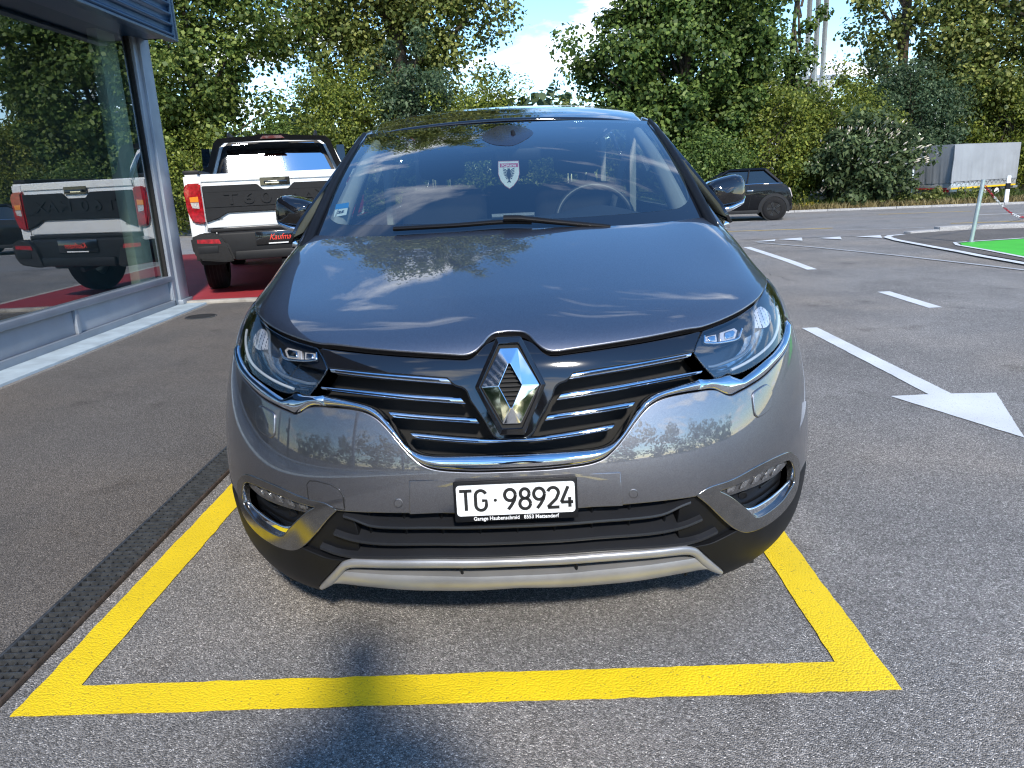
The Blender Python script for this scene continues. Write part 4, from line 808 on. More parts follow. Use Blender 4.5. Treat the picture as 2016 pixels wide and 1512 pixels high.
def _basis(t, n):
    t=np.clip(np.asarray(t,float),0,1-1e-9); k=_knots(n)
    B=[((t>=k[i])&(t<k[i+1])).astype(float) for i in range(n+3)]
    for d in (1,2,3):
        C=[]
        for i in range(n+3-d):
            a=k[i+d]-k[i]; b=k[i+d+1]-k[i+1]
            r=0
            if a>0: r=r+(t-k[i])/a*B[i]
            if b>0: r=r+(k[i+d+1]-t)/b*B[i+1]
            C.append(r+0*t)
        B=C
    return np.stack(B,-1)
_P=np.array(SKIN_ROWS,float)
_L=_P[:,1:][:,::-1].copy(); _L[...,0]*=-1
SKIN=np.concatenate([_L,_P],1)            # 13 x 17 x 3
def skin(u,v):
    """u in -1..1 across the car, v in 0..1 from the chin to the scuttle"""
    bu=_basis((np.asarray(u,float)+1)/2,17); bv=_basis(v,13)
    return np.einsum('...i,...j,ijk->...k',bv,bu,SKIN)
def skin_n(u,v,h=2e-3):
    u=np.asarray(u,float); v=np.asarray(v,float)
    a=skin(np.minimum(u+h,1),v)-skin(np.maximum(u-h,-1),v); b=skin(u,np.minimum(v+h,1))-skin(u,np.maximum(v-h,0))
    n=np.cross(a,b); return n/np.linalg.norm(n,axis=-1,keepdims=True)
def screen(s,t):
    """windscreen: s -1..1 across, t 0 (scuttle) .. 1 (roof edge)"""
    s=np.asarray(s,float); t=np.asarray(t,float)
    a=np.stack([.735*s,.92+.17*s*s,1.098+.020*s*s],-1)
    b=np.stack([.680*s,2.0+.08*s*s,1.558-.020*s*s],-1)
    k=(.045*np.sin(np.pi*t)*(1-.35*s*s))[...,None]
    return a+(b-a)*t[...,None]+k*np.array([0,-.38,.92])
def chart_n(f,u,v,h=2e-3):
    u=np.asarray(u,float); v=np.asarray(v,float)
    n=np.cross(f(u+h,v)-f(u-h,v), f(u,v+h)-f(u,v-h)); return n/np.linalg.norm(n,axis=-1,keepdims=True)
OUT = {
 'hood_front': [(0.0053,0.6636),(0.0101,0.663),(0.0171,0.6622),(0.0245,0.6611),(0.0307,0.6593),(0.0367,0.6561),(0.0417,0.6521),(0.0462,0.647),(0.0504,0.6403),(0.0543,0.6326),(0.0582,0.6255),(0.0622,0.6197),(0.0662,0.6145),(0.0702,0.6101),(0.0761,0.6052),(0.0825,0.6021),(0.0869,0.6008),(0.0916,0.6002),(0.0978,0.6003),(0.1019,0.6005),(0.106,0.6009),(0.1108,0.6016),(0.1174,0.6025),(0.1266,0.6036),(0.1392,0.6051),(0.1546,0.6068),(0.1717,0.6085),(0.1893,0.6102),(0.2063,0.6118),(0.2225,0.6131),(0.2388,0.6143),(0.2553,0.6154),(0.272,0.6164),(0.2888,0.6173),(0.3067,0.6184),(0.3258,0.6194),(0.3448,0.6201),(0.3624,0.6205),(0.3773,0.6203),(0.3881,0.6196),(0.3957,0.6186),(0.4015,0.6177),(0.4073,0.617),(0.4149,0.6167),(0.4246,0.617),(0.4353,0.6176),(0.4467,0.6184),(0.4587,0.6193),(0.4709,0.6202),(0.4838,0.6213),(0.4976,0.6224),(0.5119,0.6235),(0.5261,0.6246),(0.5396,0.6256),(0.5524,0.6267),(0.5647,0.628),(0.5766,0.6293),(0.5881,0.6306),(0.5993,0.6319),(0.6124,0.6335),(0.6246,0.6352),(0.6363,0.6373),(0.6484,0.6397),(0.6654,0.644),(0.683,0.6492),(0.7007,0.6549),(0.727,0.6645),(0.7539,0.6756),(0.8255,0.7083)],
 'hood_side': [(0.8528,0.7377),(0.8474,0.7457),(0.8431,0.7624),(0.8474,0.7758),(0.8431,0.7859),(0.8431,0.7992),(0.8431,0.816),(0.8389,0.826),(0.8389,0.8427),(0.8389,0.8561),(0.8346,0.8661),(0.8346,0.8795),(0.8304,0.8895),(0.8261,0.8996),(0.8261,0.9129),(0.8219,0.923),(0.8134,0.9297),(0.8134,0.9397),(0.8134,0.9531),(0.7492,0.9065),(0.8007,0.9731),(0.8007,0.9798)],
 'panel_top': [(0.0048,0.6372),(0.0094,0.6365),(0.0161,0.6357),(0.0234,0.6346),(0.0297,0.633),(0.0364,0.6303),(0.0423,0.6269),(0.0475,0.6225),(0.052,0.6167),(0.0557,0.61),(0.0594,0.6037),(0.0632,0.598),(0.0671,0.5927),(0.0712,0.5883),(0.0755,0.5848),(0.0801,0.5821),(0.0859,0.5805),(0.0893,0.58),(0.0922,0.58),(0.0961,0.5803),(0.1021,0.5809),(0.1115,0.5819),(0.1256,0.5833),(0.1436,0.5849),(0.1636,0.5867),(0.1839,0.5884),(0.2026,0.5898),(0.2193,0.591),(0.2355,0.5921),(0.2513,0.5932),(0.2672,0.5941),(0.2835,0.595),(0.3011,0.5959),(0.3197,0.5967),(0.3383,0.5973),(0.3556,0.5977),(0.3701,0.5978),(0.3815,0.598),(0.3904,0.5984),(0.3974,0.5987),(0.4027,0.5991),(0.4069,0.5992)],
 'headlight': [(0.3773,0.5484),(0.3807,0.554),(0.3841,0.5597),(0.3878,0.5655),(0.3921,0.5714),(0.3972,0.5776),(0.4028,0.5839),(0.4089,0.5904),(0.415,0.5969),(0.4217,0.5976),(0.4283,0.5983),(0.4354,0.5989),(0.4432,0.5996),(0.4502,0.6001),(0.4578,0.6006),(0.4658,0.601),(0.4741,0.6015),(0.4826,0.6021),(0.4911,0.6028),(0.5,0.6035),(0.5091,0.6042),(0.5186,0.6051),(0.5285,0.6062),(0.5391,0.6075),(0.5506,0.6088),(0.5624,0.6103),(0.5743,0.6118),(0.5858,0.6134),(0.5995,0.6154),(0.6128,0.6177),(0.6261,0.6203),(0.6395,0.6236),(0.6535,0.6278),(0.6682,0.633),(0.683,0.6386),(0.6972,0.6439),(0.7203,0.6533),(0.7437,0.6631),(0.7747,0.6591),(0.7746,0.6499),(0.772,0.6379),(0.7697,0.6253),(0.7686,0.6139),(0.7685,0.6039),(0.7688,0.5943),(0.7692,0.5851),(0.7692,0.5765),(0.7686,0.5681),(0.7674,0.5599),(0.7656,0.5522),(0.7632,0.5454),(0.7595,0.538),(0.7542,0.5318),(0.7453,0.5261),(0.7358,0.5218),(0.725,0.5178),(0.7136,0.514),(0.7023,0.5107),(0.6875,0.507),(0.6724,0.5038),(0.6568,0.501),(0.6446,0.499),(0.6321,0.4971),(0.6197,0.4952),(0.6074,0.4934),(0.5979,0.4921),(0.5884,0.4908),(0.579,0.4895),(0.5696,0.4882),(0.56,0.4869),(0.55,0.4856),(0.5397,0.4842),(0.5296,0.4827),(0.5199,0.4814),(0.5111,0.4803),(0.5006,0.4793),(0.4907,0.4786),(0.4818,0.4782),(0.4744,0.478),(0.4647,0.4788),(0.4579,0.4807),(0.4462,0.4854),(0.4374,0.484),(0.4283,0.482),(0.4206,0.4815),(0.4133,0.4814),(0.4095,0.486),(0.4058,0.4907),(0.4015,0.4967),(0.3984,0.5015),(0.395,0.507),(0.3916,0.513),(0.3884,0.5189),(0.3857,0.5244),(0.3831,0.5306),(0.381,0.5365),(0.3791,0.5424)],
 'chrome_low': [(0.3693,0.4618),(0.3736,0.4616),(0.38,0.4613),(0.3869,0.4608),(0.3931,0.4601),(0.3998,0.4588),(0.4058,0.4571),(0.4114,0.4549),(0.419,0.4499),(0.4268,0.4445),(0.4329,0.4411),(0.4396,0.4379),(0.4466,0.4359),(0.453,0.4357),(0.4597,0.4367),(0.4688,0.4382),(0.4761,0.4393),(0.4849,0.4405),(0.4946,0.4419),(0.5046,0.4433),(0.5144,0.4448),(0.5239,0.4461),(0.5336,0.4475),(0.5434,0.4489),(0.5536,0.4506),(0.5643,0.4525),(0.5757,0.4548),(0.588,0.4574),(0.6008,0.4601),(0.6138,0.4627),(0.6266,0.4651),(0.639,0.4673),(0.6513,0.4694),(0.6635,0.4714),(0.6755,0.4735),(0.6874,0.4758),(0.7018,0.479),(0.7156,0.4824),(0.7289,0.4861),(0.7418,0.4901),(0.7544,0.4945),(0.7663,0.4993),(0.7771,0.5044),(0.7863,0.5096),(0.7933,0.5178),(0.7952,0.5264),(0.7965,0.5324)],
 'chrome_up': [(0.3721,0.4848),(0.3783,0.484),(0.3875,0.4828),(0.3981,0.4814),(0.4087,0.4801),(0.4178,0.4793),(0.4267,0.4789),(0.4342,0.4792),(0.4412,0.4796),(0.4487,0.4798),(0.4563,0.4755),(0.4642,0.4711),(0.4707,0.4675),(0.4796,0.4628),(0.486,0.4637),(0.4942,0.4654),(0.5039,0.4676),(0.5142,0.4699),(0.5231,0.4719),(0.533,0.474),(0.5436,0.4762),(0.5546,0.4783),(0.5655,0.4803),(0.5766,0.482),(0.5881,0.4837),(0.5999,0.4852),(0.6117,0.4867),(0.6233,0.4884),(0.6372,0.4906),(0.6508,0.4929),(0.6641,0.4955),(0.6773,0.4983),(0.6904,0.5014),(0.7032,0.5049),(0.7157,0.5087),(0.7278,0.5126),(0.7395,0.5174),(0.7508,0.5228),(0.7612,0.5279),(0.7694,0.5314)],
 'u_up': [(-0.0044,0.3549),(0.0084,0.355),(0.0269,0.3552),(0.048,0.3553),(0.0688,0.3554),(0.0864,0.3555),(0.101,0.3557),(0.1144,0.3558),(0.1265,0.356),(0.1374,0.3563),(0.1468,0.3567),(0.1544,0.3572),(0.1603,0.3578),(0.1651,0.3586),(0.1693,0.3595),(0.1734,0.3607),(0.18,0.363),(0.1854,0.3659),(0.1907,0.3698),(0.1946,0.3736),(0.1984,0.3781),(0.2021,0.383),(0.2059,0.3882),(0.2091,0.3927),(0.2122,0.3977),(0.2154,0.4027),(0.2185,0.4077),(0.2215,0.4122),(0.2249,0.4172),(0.228,0.4217),(0.2312,0.4261),(0.2346,0.4308),(0.2376,0.435),(0.2408,0.4395),(0.2441,0.444),(0.2474,0.4482),(0.2507,0.4519),(0.2558,0.4569),(0.261,0.4609),(0.2667,0.4644),(0.2715,0.4667),(0.2767,0.4688),(0.2822,0.4707),(0.288,0.4724),(0.2926,0.4735),(0.2971,0.4745),(0.302,0.4754),(0.3078,0.4763),(0.315,0.4775),(0.3248,0.479),(0.3371,0.4808),(0.3501,0.4824),(0.3618,0.4838),(0.37,0.4846)],
 'u_low': [(-0.0057,0.3207),(0.0037,0.3207),(0.0171,0.3207),(0.0325,0.3207),(0.0478,0.3207),(0.061,0.3209),(0.0721,0.3212),(0.0823,0.3217),(0.0919,0.3222),(0.1009,0.3228),(0.1095,0.3235),(0.1177,0.3242),(0.1255,0.3249),(0.1328,0.3257),(0.1395,0.3267),(0.1458,0.3278),(0.1516,0.3291),(0.1568,0.3306),(0.1616,0.3323),(0.166,0.3341),(0.1702,0.3362),(0.175,0.3391),(0.1792,0.3423),(0.1832,0.3459),(0.1876,0.3502),(0.1914,0.3541),(0.1952,0.3583),(0.1992,0.3629),(0.2034,0.368),(0.2078,0.3738),(0.2127,0.3805),(0.218,0.3881),(0.2234,0.3961),(0.2288,0.4039),(0.2337,0.4108),(0.2383,0.4169),(0.2426,0.4226),(0.2468,0.4278),(0.2508,0.4326),(0.2548,0.4369),(0.2595,0.4414),(0.264,0.4451),(0.2685,0.4482),(0.2734,0.4511),(0.2787,0.4537),(0.2842,0.4558),(0.2902,0.4576),(0.2973,0.4592),(0.304,0.4602),(0.3116,0.461),(0.3196,0.4616),(0.3277,0.462),(0.3352,0.4622),(0.3426,0.4623),(0.3503,0.4622),(0.3576,0.4619),(0.3638,0.4616),(0.3684,0.4614)],
 'slat1_up': [(0.1238,0.5406),(0.1335,0.5418),(0.1472,0.5434),(0.1632,0.5451),(0.18,0.5468),(0.196,0.5483),(0.2109,0.5495),(0.2259,0.5505),(0.2412,0.5515),(0.2572,0.5524),(0.2743,0.5532),(0.2943,0.5541),(0.3172,0.5547),(0.3404,0.555),(0.3611,0.5549),(0.376,0.5545)],
 'slat1_low': [(0.1105,0.5207),(0.1218,0.5222),(0.138,0.5242),(0.1567,0.5264),(0.176,0.5285),(0.1936,0.5303),(0.2091,0.5319),(0.2242,0.5332),(0.2392,0.5345),(0.2547,0.5357),(0.2711,0.5369),(0.2901,0.5382),(0.3117,0.5395),(0.3333,0.5405),(0.3525,0.541),(0.3664,0.5411)],
 'slat2_up': [(0.0992,0.4907),(0.1118,0.4919),(0.1297,0.4935),(0.1504,0.4952),(0.1714,0.4968),(0.19,0.4982),(0.2054,0.4995),(0.2194,0.5007),(0.2332,0.5019),(0.2482,0.5031),(0.2658,0.5043),(0.2885,0.5056),(0.3159,0.5067),(0.3446,0.5072),(0.3706,0.5071),(0.3895,0.5067)],
 'slat2_low': [(0.0865,0.4725),(0.1009,0.4742),(0.1214,0.4764),(0.1449,0.4789),(0.1684,0.4812),(0.1887,0.4832),(0.2049,0.4849),(0.219,0.4863),(0.2326,0.4878),(0.2471,0.4893),(0.2641,0.4909),(0.2861,0.4928),(0.3124,0.4947),(0.3397,0.4961),(0.3645,0.4968),(0.3824,0.4971)],
 'slat3_up': [(0.0707,0.4413),(0.0802,0.4422),(0.0937,0.4435),(0.1093,0.4448),(0.1248,0.4461),(0.1381,0.4473),(0.149,0.4484),(0.1587,0.4494),(0.1679,0.4503),(0.177,0.4513),(0.1867,0.4523),(0.1978,0.4534),(0.2101,0.4546),(0.222,0.4557),(0.2324,0.4566),(0.2398,0.4572)],
 'slat3_low': [(0.0619,0.4261),(0.0726,0.4273),(0.088,0.4291),(0.1057,0.431),(0.123,0.4328),(0.1376,0.4342),(0.1491,0.4353),(0.1593,0.4361),(0.1685,0.4369),(0.1773,0.4376),(0.186,0.4383),(0.1953,0.4392),(0.2047,0.44),(0.2136,0.4408),(0.2211,0.4415),(0.2265,0.4419)],
 'slat4_up': [(-0.0031,0.392),(0.0026,0.3919),(0.0104,0.3916),(0.0198,0.3914),(0.0304,0.3915),(0.0418,0.392),(0.054,0.393),(0.0674,0.3943),(0.0817,0.3959),(0.0967,0.3976),(0.1121,0.3995),(0.1295,0.4017),(0.1491,0.4042),(0.1684,0.4066),(0.1852,0.4087),(0.197,0.41)],
 'slat4_low': [(-0.0034,0.3828),(0.0027,0.3826),(0.0111,0.3821),(0.0212,0.3816),(0.0323,0.3814),(0.0438,0.3815),(0.056,0.3821),(0.0693,0.3829),(0.0833,0.384),(0.0976,0.3852),(0.1117,0.3866),(0.1269,0.3883),(0.1434,0.3904),(0.1595,0.3925),(0.1733,0.3942),(0.1831,0.3954)],
 'bump_low': [(-0.0108,0.2271),(0.003,0.2271),(0.0227,0.227),(0.0453,0.2268),(0.0679,0.2267),(0.0876,0.2267),(0.1043,0.2269),(0.1201,0.2273),(0.1349,0.2278),(0.1485,0.2282),(0.1609,0.2284),(0.1714,0.2285),(0.1801,0.2284),(0.188,0.2282),(0.196,0.2281),(0.205,0.2281),(0.2151,0.228),(0.2257,0.2279),(0.2367,0.2278),(0.2481,0.2277),(0.2599,0.2276),(0.2727,0.2275),(0.2866,0.2273),(0.3007,0.2271),(0.314,0.2268),(0.3254,0.2266),(0.335,0.2265),(0.3434,0.2265),(0.3504,0.2266),(0.3561,0.2266),(0.3604,0.2266)],
 'fog_out': [(0.3604,0.2266),(0.3654,0.2292),(0.3701,0.2319),(0.375,0.2344),(0.3808,0.2369),(0.3881,0.239),(0.3973,0.2406),(0.4082,0.2416),(0.4203,0.2424),(0.4332,0.2434),(0.4465,0.2449),(0.4605,0.2472),(0.4755,0.2499),(0.4914,0.2527),(0.5082,0.2552),(0.5256,0.2568),(0.5446,0.2576),(0.5658,0.2577),(0.5883,0.257),(0.6106,0.2554),(0.6308,0.2532),(0.6552,0.2493),(0.6713,0.2453),(0.6868,0.2397),(0.7057,0.2315),(0.7243,0.2216),(0.7406,0.2111),(0.7502,0.2033),(0.7578,0.1954),(0.7632,0.1872),(0.7666,0.1783),(0.768,0.1702),(0.7681,0.1612),(0.7673,0.1522),(0.7653,0.1439),(0.762,0.137),(0.7573,0.1318),(0.7513,0.1276),(0.7439,0.1243),(0.7351,0.1215),(0.7248,0.119),(0.713,0.1167),(0.7002,0.1148),(0.687,0.1131),(0.6736,0.1116),(0.6604,0.1105),(0.6473,0.1096),(0.6341,0.109),(0.6212,0.1085),(0.6087,0.1082),(0.5968,0.1079),(0.5853,0.1077),(0.574,0.1077),(0.5632,0.1078),(0.5529,0.108),(0.5433,0.1084),(0.5318,0.1091),(0.5208,0.1102),(0.5107,0.1115),(0.5018,0.1131),(0.4921,0.1157),(0.4839,0.119),(0.4758,0.1229),(0.4677,0.1272),(0.4598,0.1322),(0.4511,0.1384),(0.4454,0.1429),(0.4394,0.1479),(0.4333,0.1533),(0.427,0.1592),(0.4206,0.1654),(0.4138,0.1723),(0.4067,0.1799),(0.3996,0.1877),(0.3927,0.1952),(0.3865,0.2019),(0.3808,0.2076),(0.3754,0.2127),(0.3704,0.2174),(0.3654,0.2219)],
 'fog_in': [(0.407,0.228),(0.4177,0.2294),(0.4286,0.2305),(0.4399,0.2316),(0.4519,0.2327),(0.4649,0.2341),(0.4797,0.2358),(0.4963,0.2377),(0.5141,0.2394),(0.5322,0.2406),(0.5498,0.2412),(0.5667,0.2412),(0.5838,0.2408),(0.6006,0.24),(0.6167,0.2388),(0.6316,0.2371),(0.6517,0.2342),(0.6664,0.2313),(0.6789,0.2273),(0.6934,0.2194),(0.7037,0.2097),(0.711,0.2022),(0.7178,0.1939),(0.7226,0.1851),(0.7252,0.1779),(0.7272,0.1702),(0.7273,0.1628),(0.7242,0.1569),(0.717,0.1528),(0.707,0.1499),(0.6956,0.1476),(0.6844,0.1452),(0.6761,0.1431),(0.668,0.141),(0.6595,0.139),(0.6503,0.1373),(0.6398,0.136),(0.6277,0.135),(0.6146,0.1341),(0.6014,0.1334),(0.5892,0.1327),(0.5784,0.1322),(0.5664,0.1318),(0.5554,0.1317),(0.5457,0.132),(0.5375,0.1328),(0.5269,0.1356),(0.5178,0.141),(0.5111,0.1463),(0.504,0.153),(0.4936,0.162),(0.4849,0.1692),(0.4748,0.1777),(0.4642,0.1867),(0.454,0.1952),(0.4448,0.2026),(0.4366,0.2086),(0.4289,0.2139),(0.4214,0.2187),(0.4142,0.2233)],
 'drl': [(0.4102,0.227),(0.4203,0.2284),(0.4305,0.2294),(0.4411,0.2304),(0.4524,0.2315),(0.465,0.2329),(0.4795,0.2346),(0.4961,0.2365),(0.5139,0.2382),(0.5322,0.2394),(0.5498,0.24),(0.5668,0.24),(0.5839,0.2396),(0.6008,0.2387),(0.6169,0.2375),(0.6317,0.2359),(0.6585,0.2319),(0.6755,0.2272),(0.691,0.213),(0.6814,0.2112),(0.6675,0.2094),(0.6516,0.2076),(0.6356,0.2061),(0.6207,0.2051),(0.6064,0.2047),(0.592,0.2047),(0.5779,0.2049),(0.5645,0.2051),(0.552,0.2051),(0.5405,0.2051),(0.5296,0.2052),(0.519,0.2054),(0.5085,0.2055),(0.4977,0.2055),(0.4866,0.2055),(0.4754,0.2054),(0.4642,0.2053),(0.4533,0.205),(0.4429,0.2045),(0.4361,0.2092),(0.4294,0.2137),(0.4229,0.2182),(0.4165,0.2227)],
 'fog_lip': [(0.4485,0.1996),(0.4572,0.1917),(0.4664,0.1833),(0.4759,0.1749),(0.4852,0.1674),(0.4937,0.1614),(0.5046,0.1553),(0.5135,0.1524),(0.5251,0.151),(0.5349,0.1506),(0.5464,0.1506),(0.5592,0.1509),(0.5725,0.1513),(0.5854,0.1517),(0.5979,0.1522),(0.6105,0.1529),(0.6233,0.1536),(0.6363,0.1544),(0.6495,0.155),(0.6626,0.1557),(0.6756,0.1565),(0.6889,0.1572),(0.703,0.1578),(0.7186,0.158),(0.7404,0.1432),(0.7359,0.14),(0.7286,0.1364),(0.7189,0.133),(0.7076,0.1301),(0.6952,0.1281),(0.6816,0.127),(0.6669,0.1262),(0.6519,0.1258),(0.6368,0.1257),(0.6222,0.1259),(0.607,0.1266),(0.5913,0.1276),(0.5763,0.1288),(0.5631,0.1298),(0.5525,0.1308),(0.5362,0.1332),(0.5237,0.1377),(0.5147,0.1422),(0.5056,0.148),(0.4943,0.1566),(0.4858,0.1637),(0.4764,0.1723),(0.4667,0.1815),(0.4573,0.1908)],
 'slatA': [(-0.0126,0.1877),(0.0014,0.1878),(0.0213,0.1878),(0.0443,0.1877),(0.0672,0.1877),(0.0871,0.1877),(0.1035,0.1879),(0.1186,0.1882),(0.1328,0.1886),(0.1469,0.189),(0.1613,0.1892),(0.1764,0.1892),(0.1921,0.189),(0.2075,0.1887),(0.2223,0.1885),(0.2357,0.1885),(0.2477,0.1885),(0.2586,0.1886),(0.2685,0.1889),(0.2779,0.1896),(0.2868,0.1907),(0.2953,0.1927),(0.3032,0.1955),(0.3106,0.1985),(0.3173,0.2014),(0.3235,0.2036),(0.3305,0.2057),(0.3367,0.2073),(0.3418,0.2085),(0.3454,0.2094)],
 'slatB': [(-0.0146,0.1505),(-0.0003,0.1506),(0.02,0.1506),(0.0434,0.1505),(0.0667,0.1504),(0.087,0.1505),(0.1033,0.1507),(0.1178,0.1511),(0.1317,0.1515),(0.1461,0.1519),(0.1623,0.1522),(0.1813,0.1521),(0.2024,0.1517),(0.224,0.1511),(0.2449,0.1506),(0.2634,0.1504),(0.2792,0.1506),(0.2934,0.1511),(0.3062,0.1519),(0.3181,0.1529),(0.3294,0.1542),(0.3405,0.156),(0.3509,0.1585),(0.3603,0.161),(0.3682,0.1633),(0.374,0.1649)],
 'slatC': [(-0.0162,0.1232),(-0.0017,0.1234),(0.019,0.1235),(0.0428,0.1236),(0.0665,0.1237),(0.0871,0.1237),(0.1037,0.1239),(0.1184,0.1241),(0.1325,0.1243),(0.1471,0.1245),(0.1635,0.1245),(0.1828,0.1242),(0.2041,0.1235),(0.2261,0.1227),(0.2472,0.1217),(0.2659,0.1208),(0.282,0.1201),(0.2965,0.1194),(0.3097,0.1189),(0.3219,0.1184),(0.3333,0.1182),(0.3435,0.1181),(0.3525,0.1182),(0.3605,0.1186),(0.3682,0.1192),(0.376,0.1201),(0.3847,0.1215),(0.3936,0.1235),(0.4023,0.1255),(0.4097,0.1273),(0.4151,0.1285)],
 'skid1_up': [(-0.0164,0.12),(-0.0019,0.1201),(0.0189,0.1202),(0.0427,0.1203),(0.0665,0.1202),(0.0871,0.1203),(0.1037,0.1204),(0.1185,0.1206),(0.1326,0.1209),(0.1472,0.1212),(0.1637,0.1213),(0.1831,0.1213),(0.2046,0.121),(0.2268,0.1206),(0.2478,0.1201),(0.2661,0.1195),(0.2812,0.1191),(0.2945,0.1188),(0.3061,0.1186),(0.3161,0.1183),(0.325,0.1179),(0.3334,0.1174),(0.3388,0.117),(0.343,0.1164),(0.3477,0.1154),(0.3549,0.1132),(0.3621,0.1104),(0.3691,0.1066),(0.3743,0.103),(0.3793,0.0988),(0.3845,0.0943),(0.39,0.0898),(0.3962,0.0851),(0.4028,0.0802),(0.4098,0.075),(0.417,0.0696),(0.4254,0.0635),(0.435,0.0564),(0.4447,0.0492),(0.4525,0.0433)],
 'skid1_low': [(-0.0173,0.1055),(-0.0027,0.1055),(0.0183,0.1055),(0.0423,0.1053),(0.0664,0.1051),(0.0872,0.105),(0.104,0.1051),(0.1189,0.1052),(0.1331,0.1054),(0.1479,0.1056),(0.1645,0.1057),(0.1841,0.1057),(0.2058,0.1055),(0.2282,0.1051),(0.2494,0.1045),(0.2677,0.1039),(0.2831,0.1034),(0.2965,0.103),(0.3082,0.1026),(0.3184,0.1022),(0.3271,0.1017),(0.337,0.101),(0.3423,0.1004),(0.3471,0.0994),(0.3547,0.0978),(0.3624,0.094),(0.3672,0.0902),(0.3726,0.0851),(0.3783,0.0797),(0.3841,0.0747),(0.3917,0.0689),(0.3995,0.0633),(0.4078,0.0579),(0.4176,0.0527),(0.4281,0.0476),(0.4361,0.0436)],
 'skid2_up': [(-0.0187,0.0863),(-0.0038,0.0864),(0.0174,0.0863),(0.0419,0.0862),(0.0662,0.0861),(0.0873,0.0861),(0.1044,0.0863),(0.1195,0.0867),(0.1339,0.0872),(0.1488,0.0878),(0.1656,0.0883),(0.185,0.0887),(0.2063,0.0891),(0.2282,0.0893),(0.2497,0.0894),(0.2695,0.0894),(0.2881,0.0895),(0.3064,0.0896),(0.3236,0.0895),(0.339,0.0893),(0.3517,0.0889),(0.362,0.0887),(0.3675,0.0889),(0.3709,0.0885),(0.3755,0.0867),(0.3824,0.0823),(0.3899,0.0759),(0.3971,0.0694),(0.4024,0.0647)],
 'skid2_low': [(-0.0206,0.0611),(-0.0054,0.0607),(0.0164,0.0599),(0.0414,0.0589),(0.0664,0.0579),(0.0882,0.0572),(0.1061,0.0569),(0.1225,0.0569),(0.1379,0.057),(0.1531,0.0572),(0.1685,0.0575),(0.1844,0.0576),(0.2003,0.0578),(0.2161,0.0579),(0.232,0.0582),(0.2479,0.0586),(0.264,0.0592),(0.2805,0.06),(0.297,0.0607),(0.3132,0.0613),(0.3289,0.0617),(0.3451,0.0619),(0.3619,0.062),(0.3781,0.0619),(0.3923,0.0617),(0.4028,0.0613)],
 'black_in': [(0.3687,0.1097),(0.3737,0.1097),(0.3807,0.1094),(0.3892,0.1092),(0.3986,0.1093),(0.4083,0.1101),(0.4195,0.1119),(0.4329,0.1144),(0.4468,0.117),(0.4595,0.1192),(0.4686,0.1206)],
 'black_low': [(0.4612,0.0387),(0.4717,0.039),(0.488,0.0387),(0.5086,0.0376),(0.5317,0.0355),(0.5545,0.0329),(0.5755,0.0303),(0.6107,0.0205),(0.6237,0.0225),(0.6138,0.035),(0.67,0.0184),(0.6342,0.0401),(0.6375,0.062),(0.6676,0.0384),(0.6637,0.066),(0.6782,0.0458),(0.7192,0.0337),(0.6975,0.0695),(0.7396,0.0408),(0.773,0.0147),(0.7677,0.039)],
 'cap': [(0.5183,0.4215),(0.5251,0.4236),(0.535,0.4257),(0.5464,0.4273),(0.5576,0.4281),(0.5665,0.4275),(0.5787,0.4206),(0.5842,0.4102),(0.5857,0.4047),(0.5861,0.3987),(0.5853,0.3928),(0.5836,0.3877),(0.5802,0.3821),(0.5751,0.3773),(0.567,0.3737),(0.5575,0.3715),(0.5459,0.3698),(0.535,0.3686),(0.527,0.3682),(0.5185,0.3744),(0.5172,0.3801),(0.516,0.3879),(0.515,0.3965),(0.5143,0.4045),(0.5141,0.4106),(0.5132,0.4179)],
 'sensor': [(0.2266,0.2495),(0.2266,0.2495)],
 'fogsens': [(0.5125,0.1805),(0.5125,0.1805)],
 'step': [(0.2037,0.3003),(0.2038,0.2894),(0.2041,0.2732),(0.2045,0.2553),(0.2051,0.2391),(0.2055,0.228)],
 'hl_div': [(0.7119,0.6514),(0.6981,0.6473),(0.6806,0.6417),(0.6631,0.6356),(0.6475,0.6296),(0.6355,0.6242),(0.6245,0.6187),(0.6156,0.6138),(0.6079,0.6084),(0.6008,0.6017),(0.5956,0.5948),(0.5913,0.5871),(0.5875,0.5791),(0.584,0.5715),(0.5804,0.5647),(0.5769,0.5587),(0.5736,0.553),(0.5703,0.5477),(0.5665,0.5428),(0.562,0.5383),(0.5553,0.5331),(0.5477,0.5285),(0.5396,0.5243),(0.5313,0.5209),(0.5235,0.5181),(0.5158,0.5161),(0.5068,0.5145),(0.4952,0.5131),(0.4828,0.5121),(0.4683,0.511),(0.4536,0.51),(0.4404,0.509),(0.4302,0.5084),(0.419,0.5085),(0.412,0.5096),(0.4075,0.5104)],
 'hl_drl': [(0.4651,0.489),(0.4715,0.4897),(0.4807,0.4906),(0.4917,0.4916),(0.5037,0.4927),(0.5153,0.4939),(0.5269,0.4952),(0.5392,0.4966),(0.5522,0.4981),(0.5653,0.4996),(0.5783,0.5011),(0.5914,0.5027),(0.6047,0.5043),(0.6181,0.506),(0.6313,0.5079),(0.6439,0.5102),(0.6558,0.5128),(0.6669,0.5159),(0.6773,0.5194),(0.6873,0.5231),(0.6969,0.5269),(0.706,0.531),(0.7145,0.5356),(0.7222,0.5404),(0.7293,0.5453),(0.7357,0.5502),(0.7421,0.5568),(0.7465,0.5639),(0.7498,0.5705),(0.7526,0.5752)],
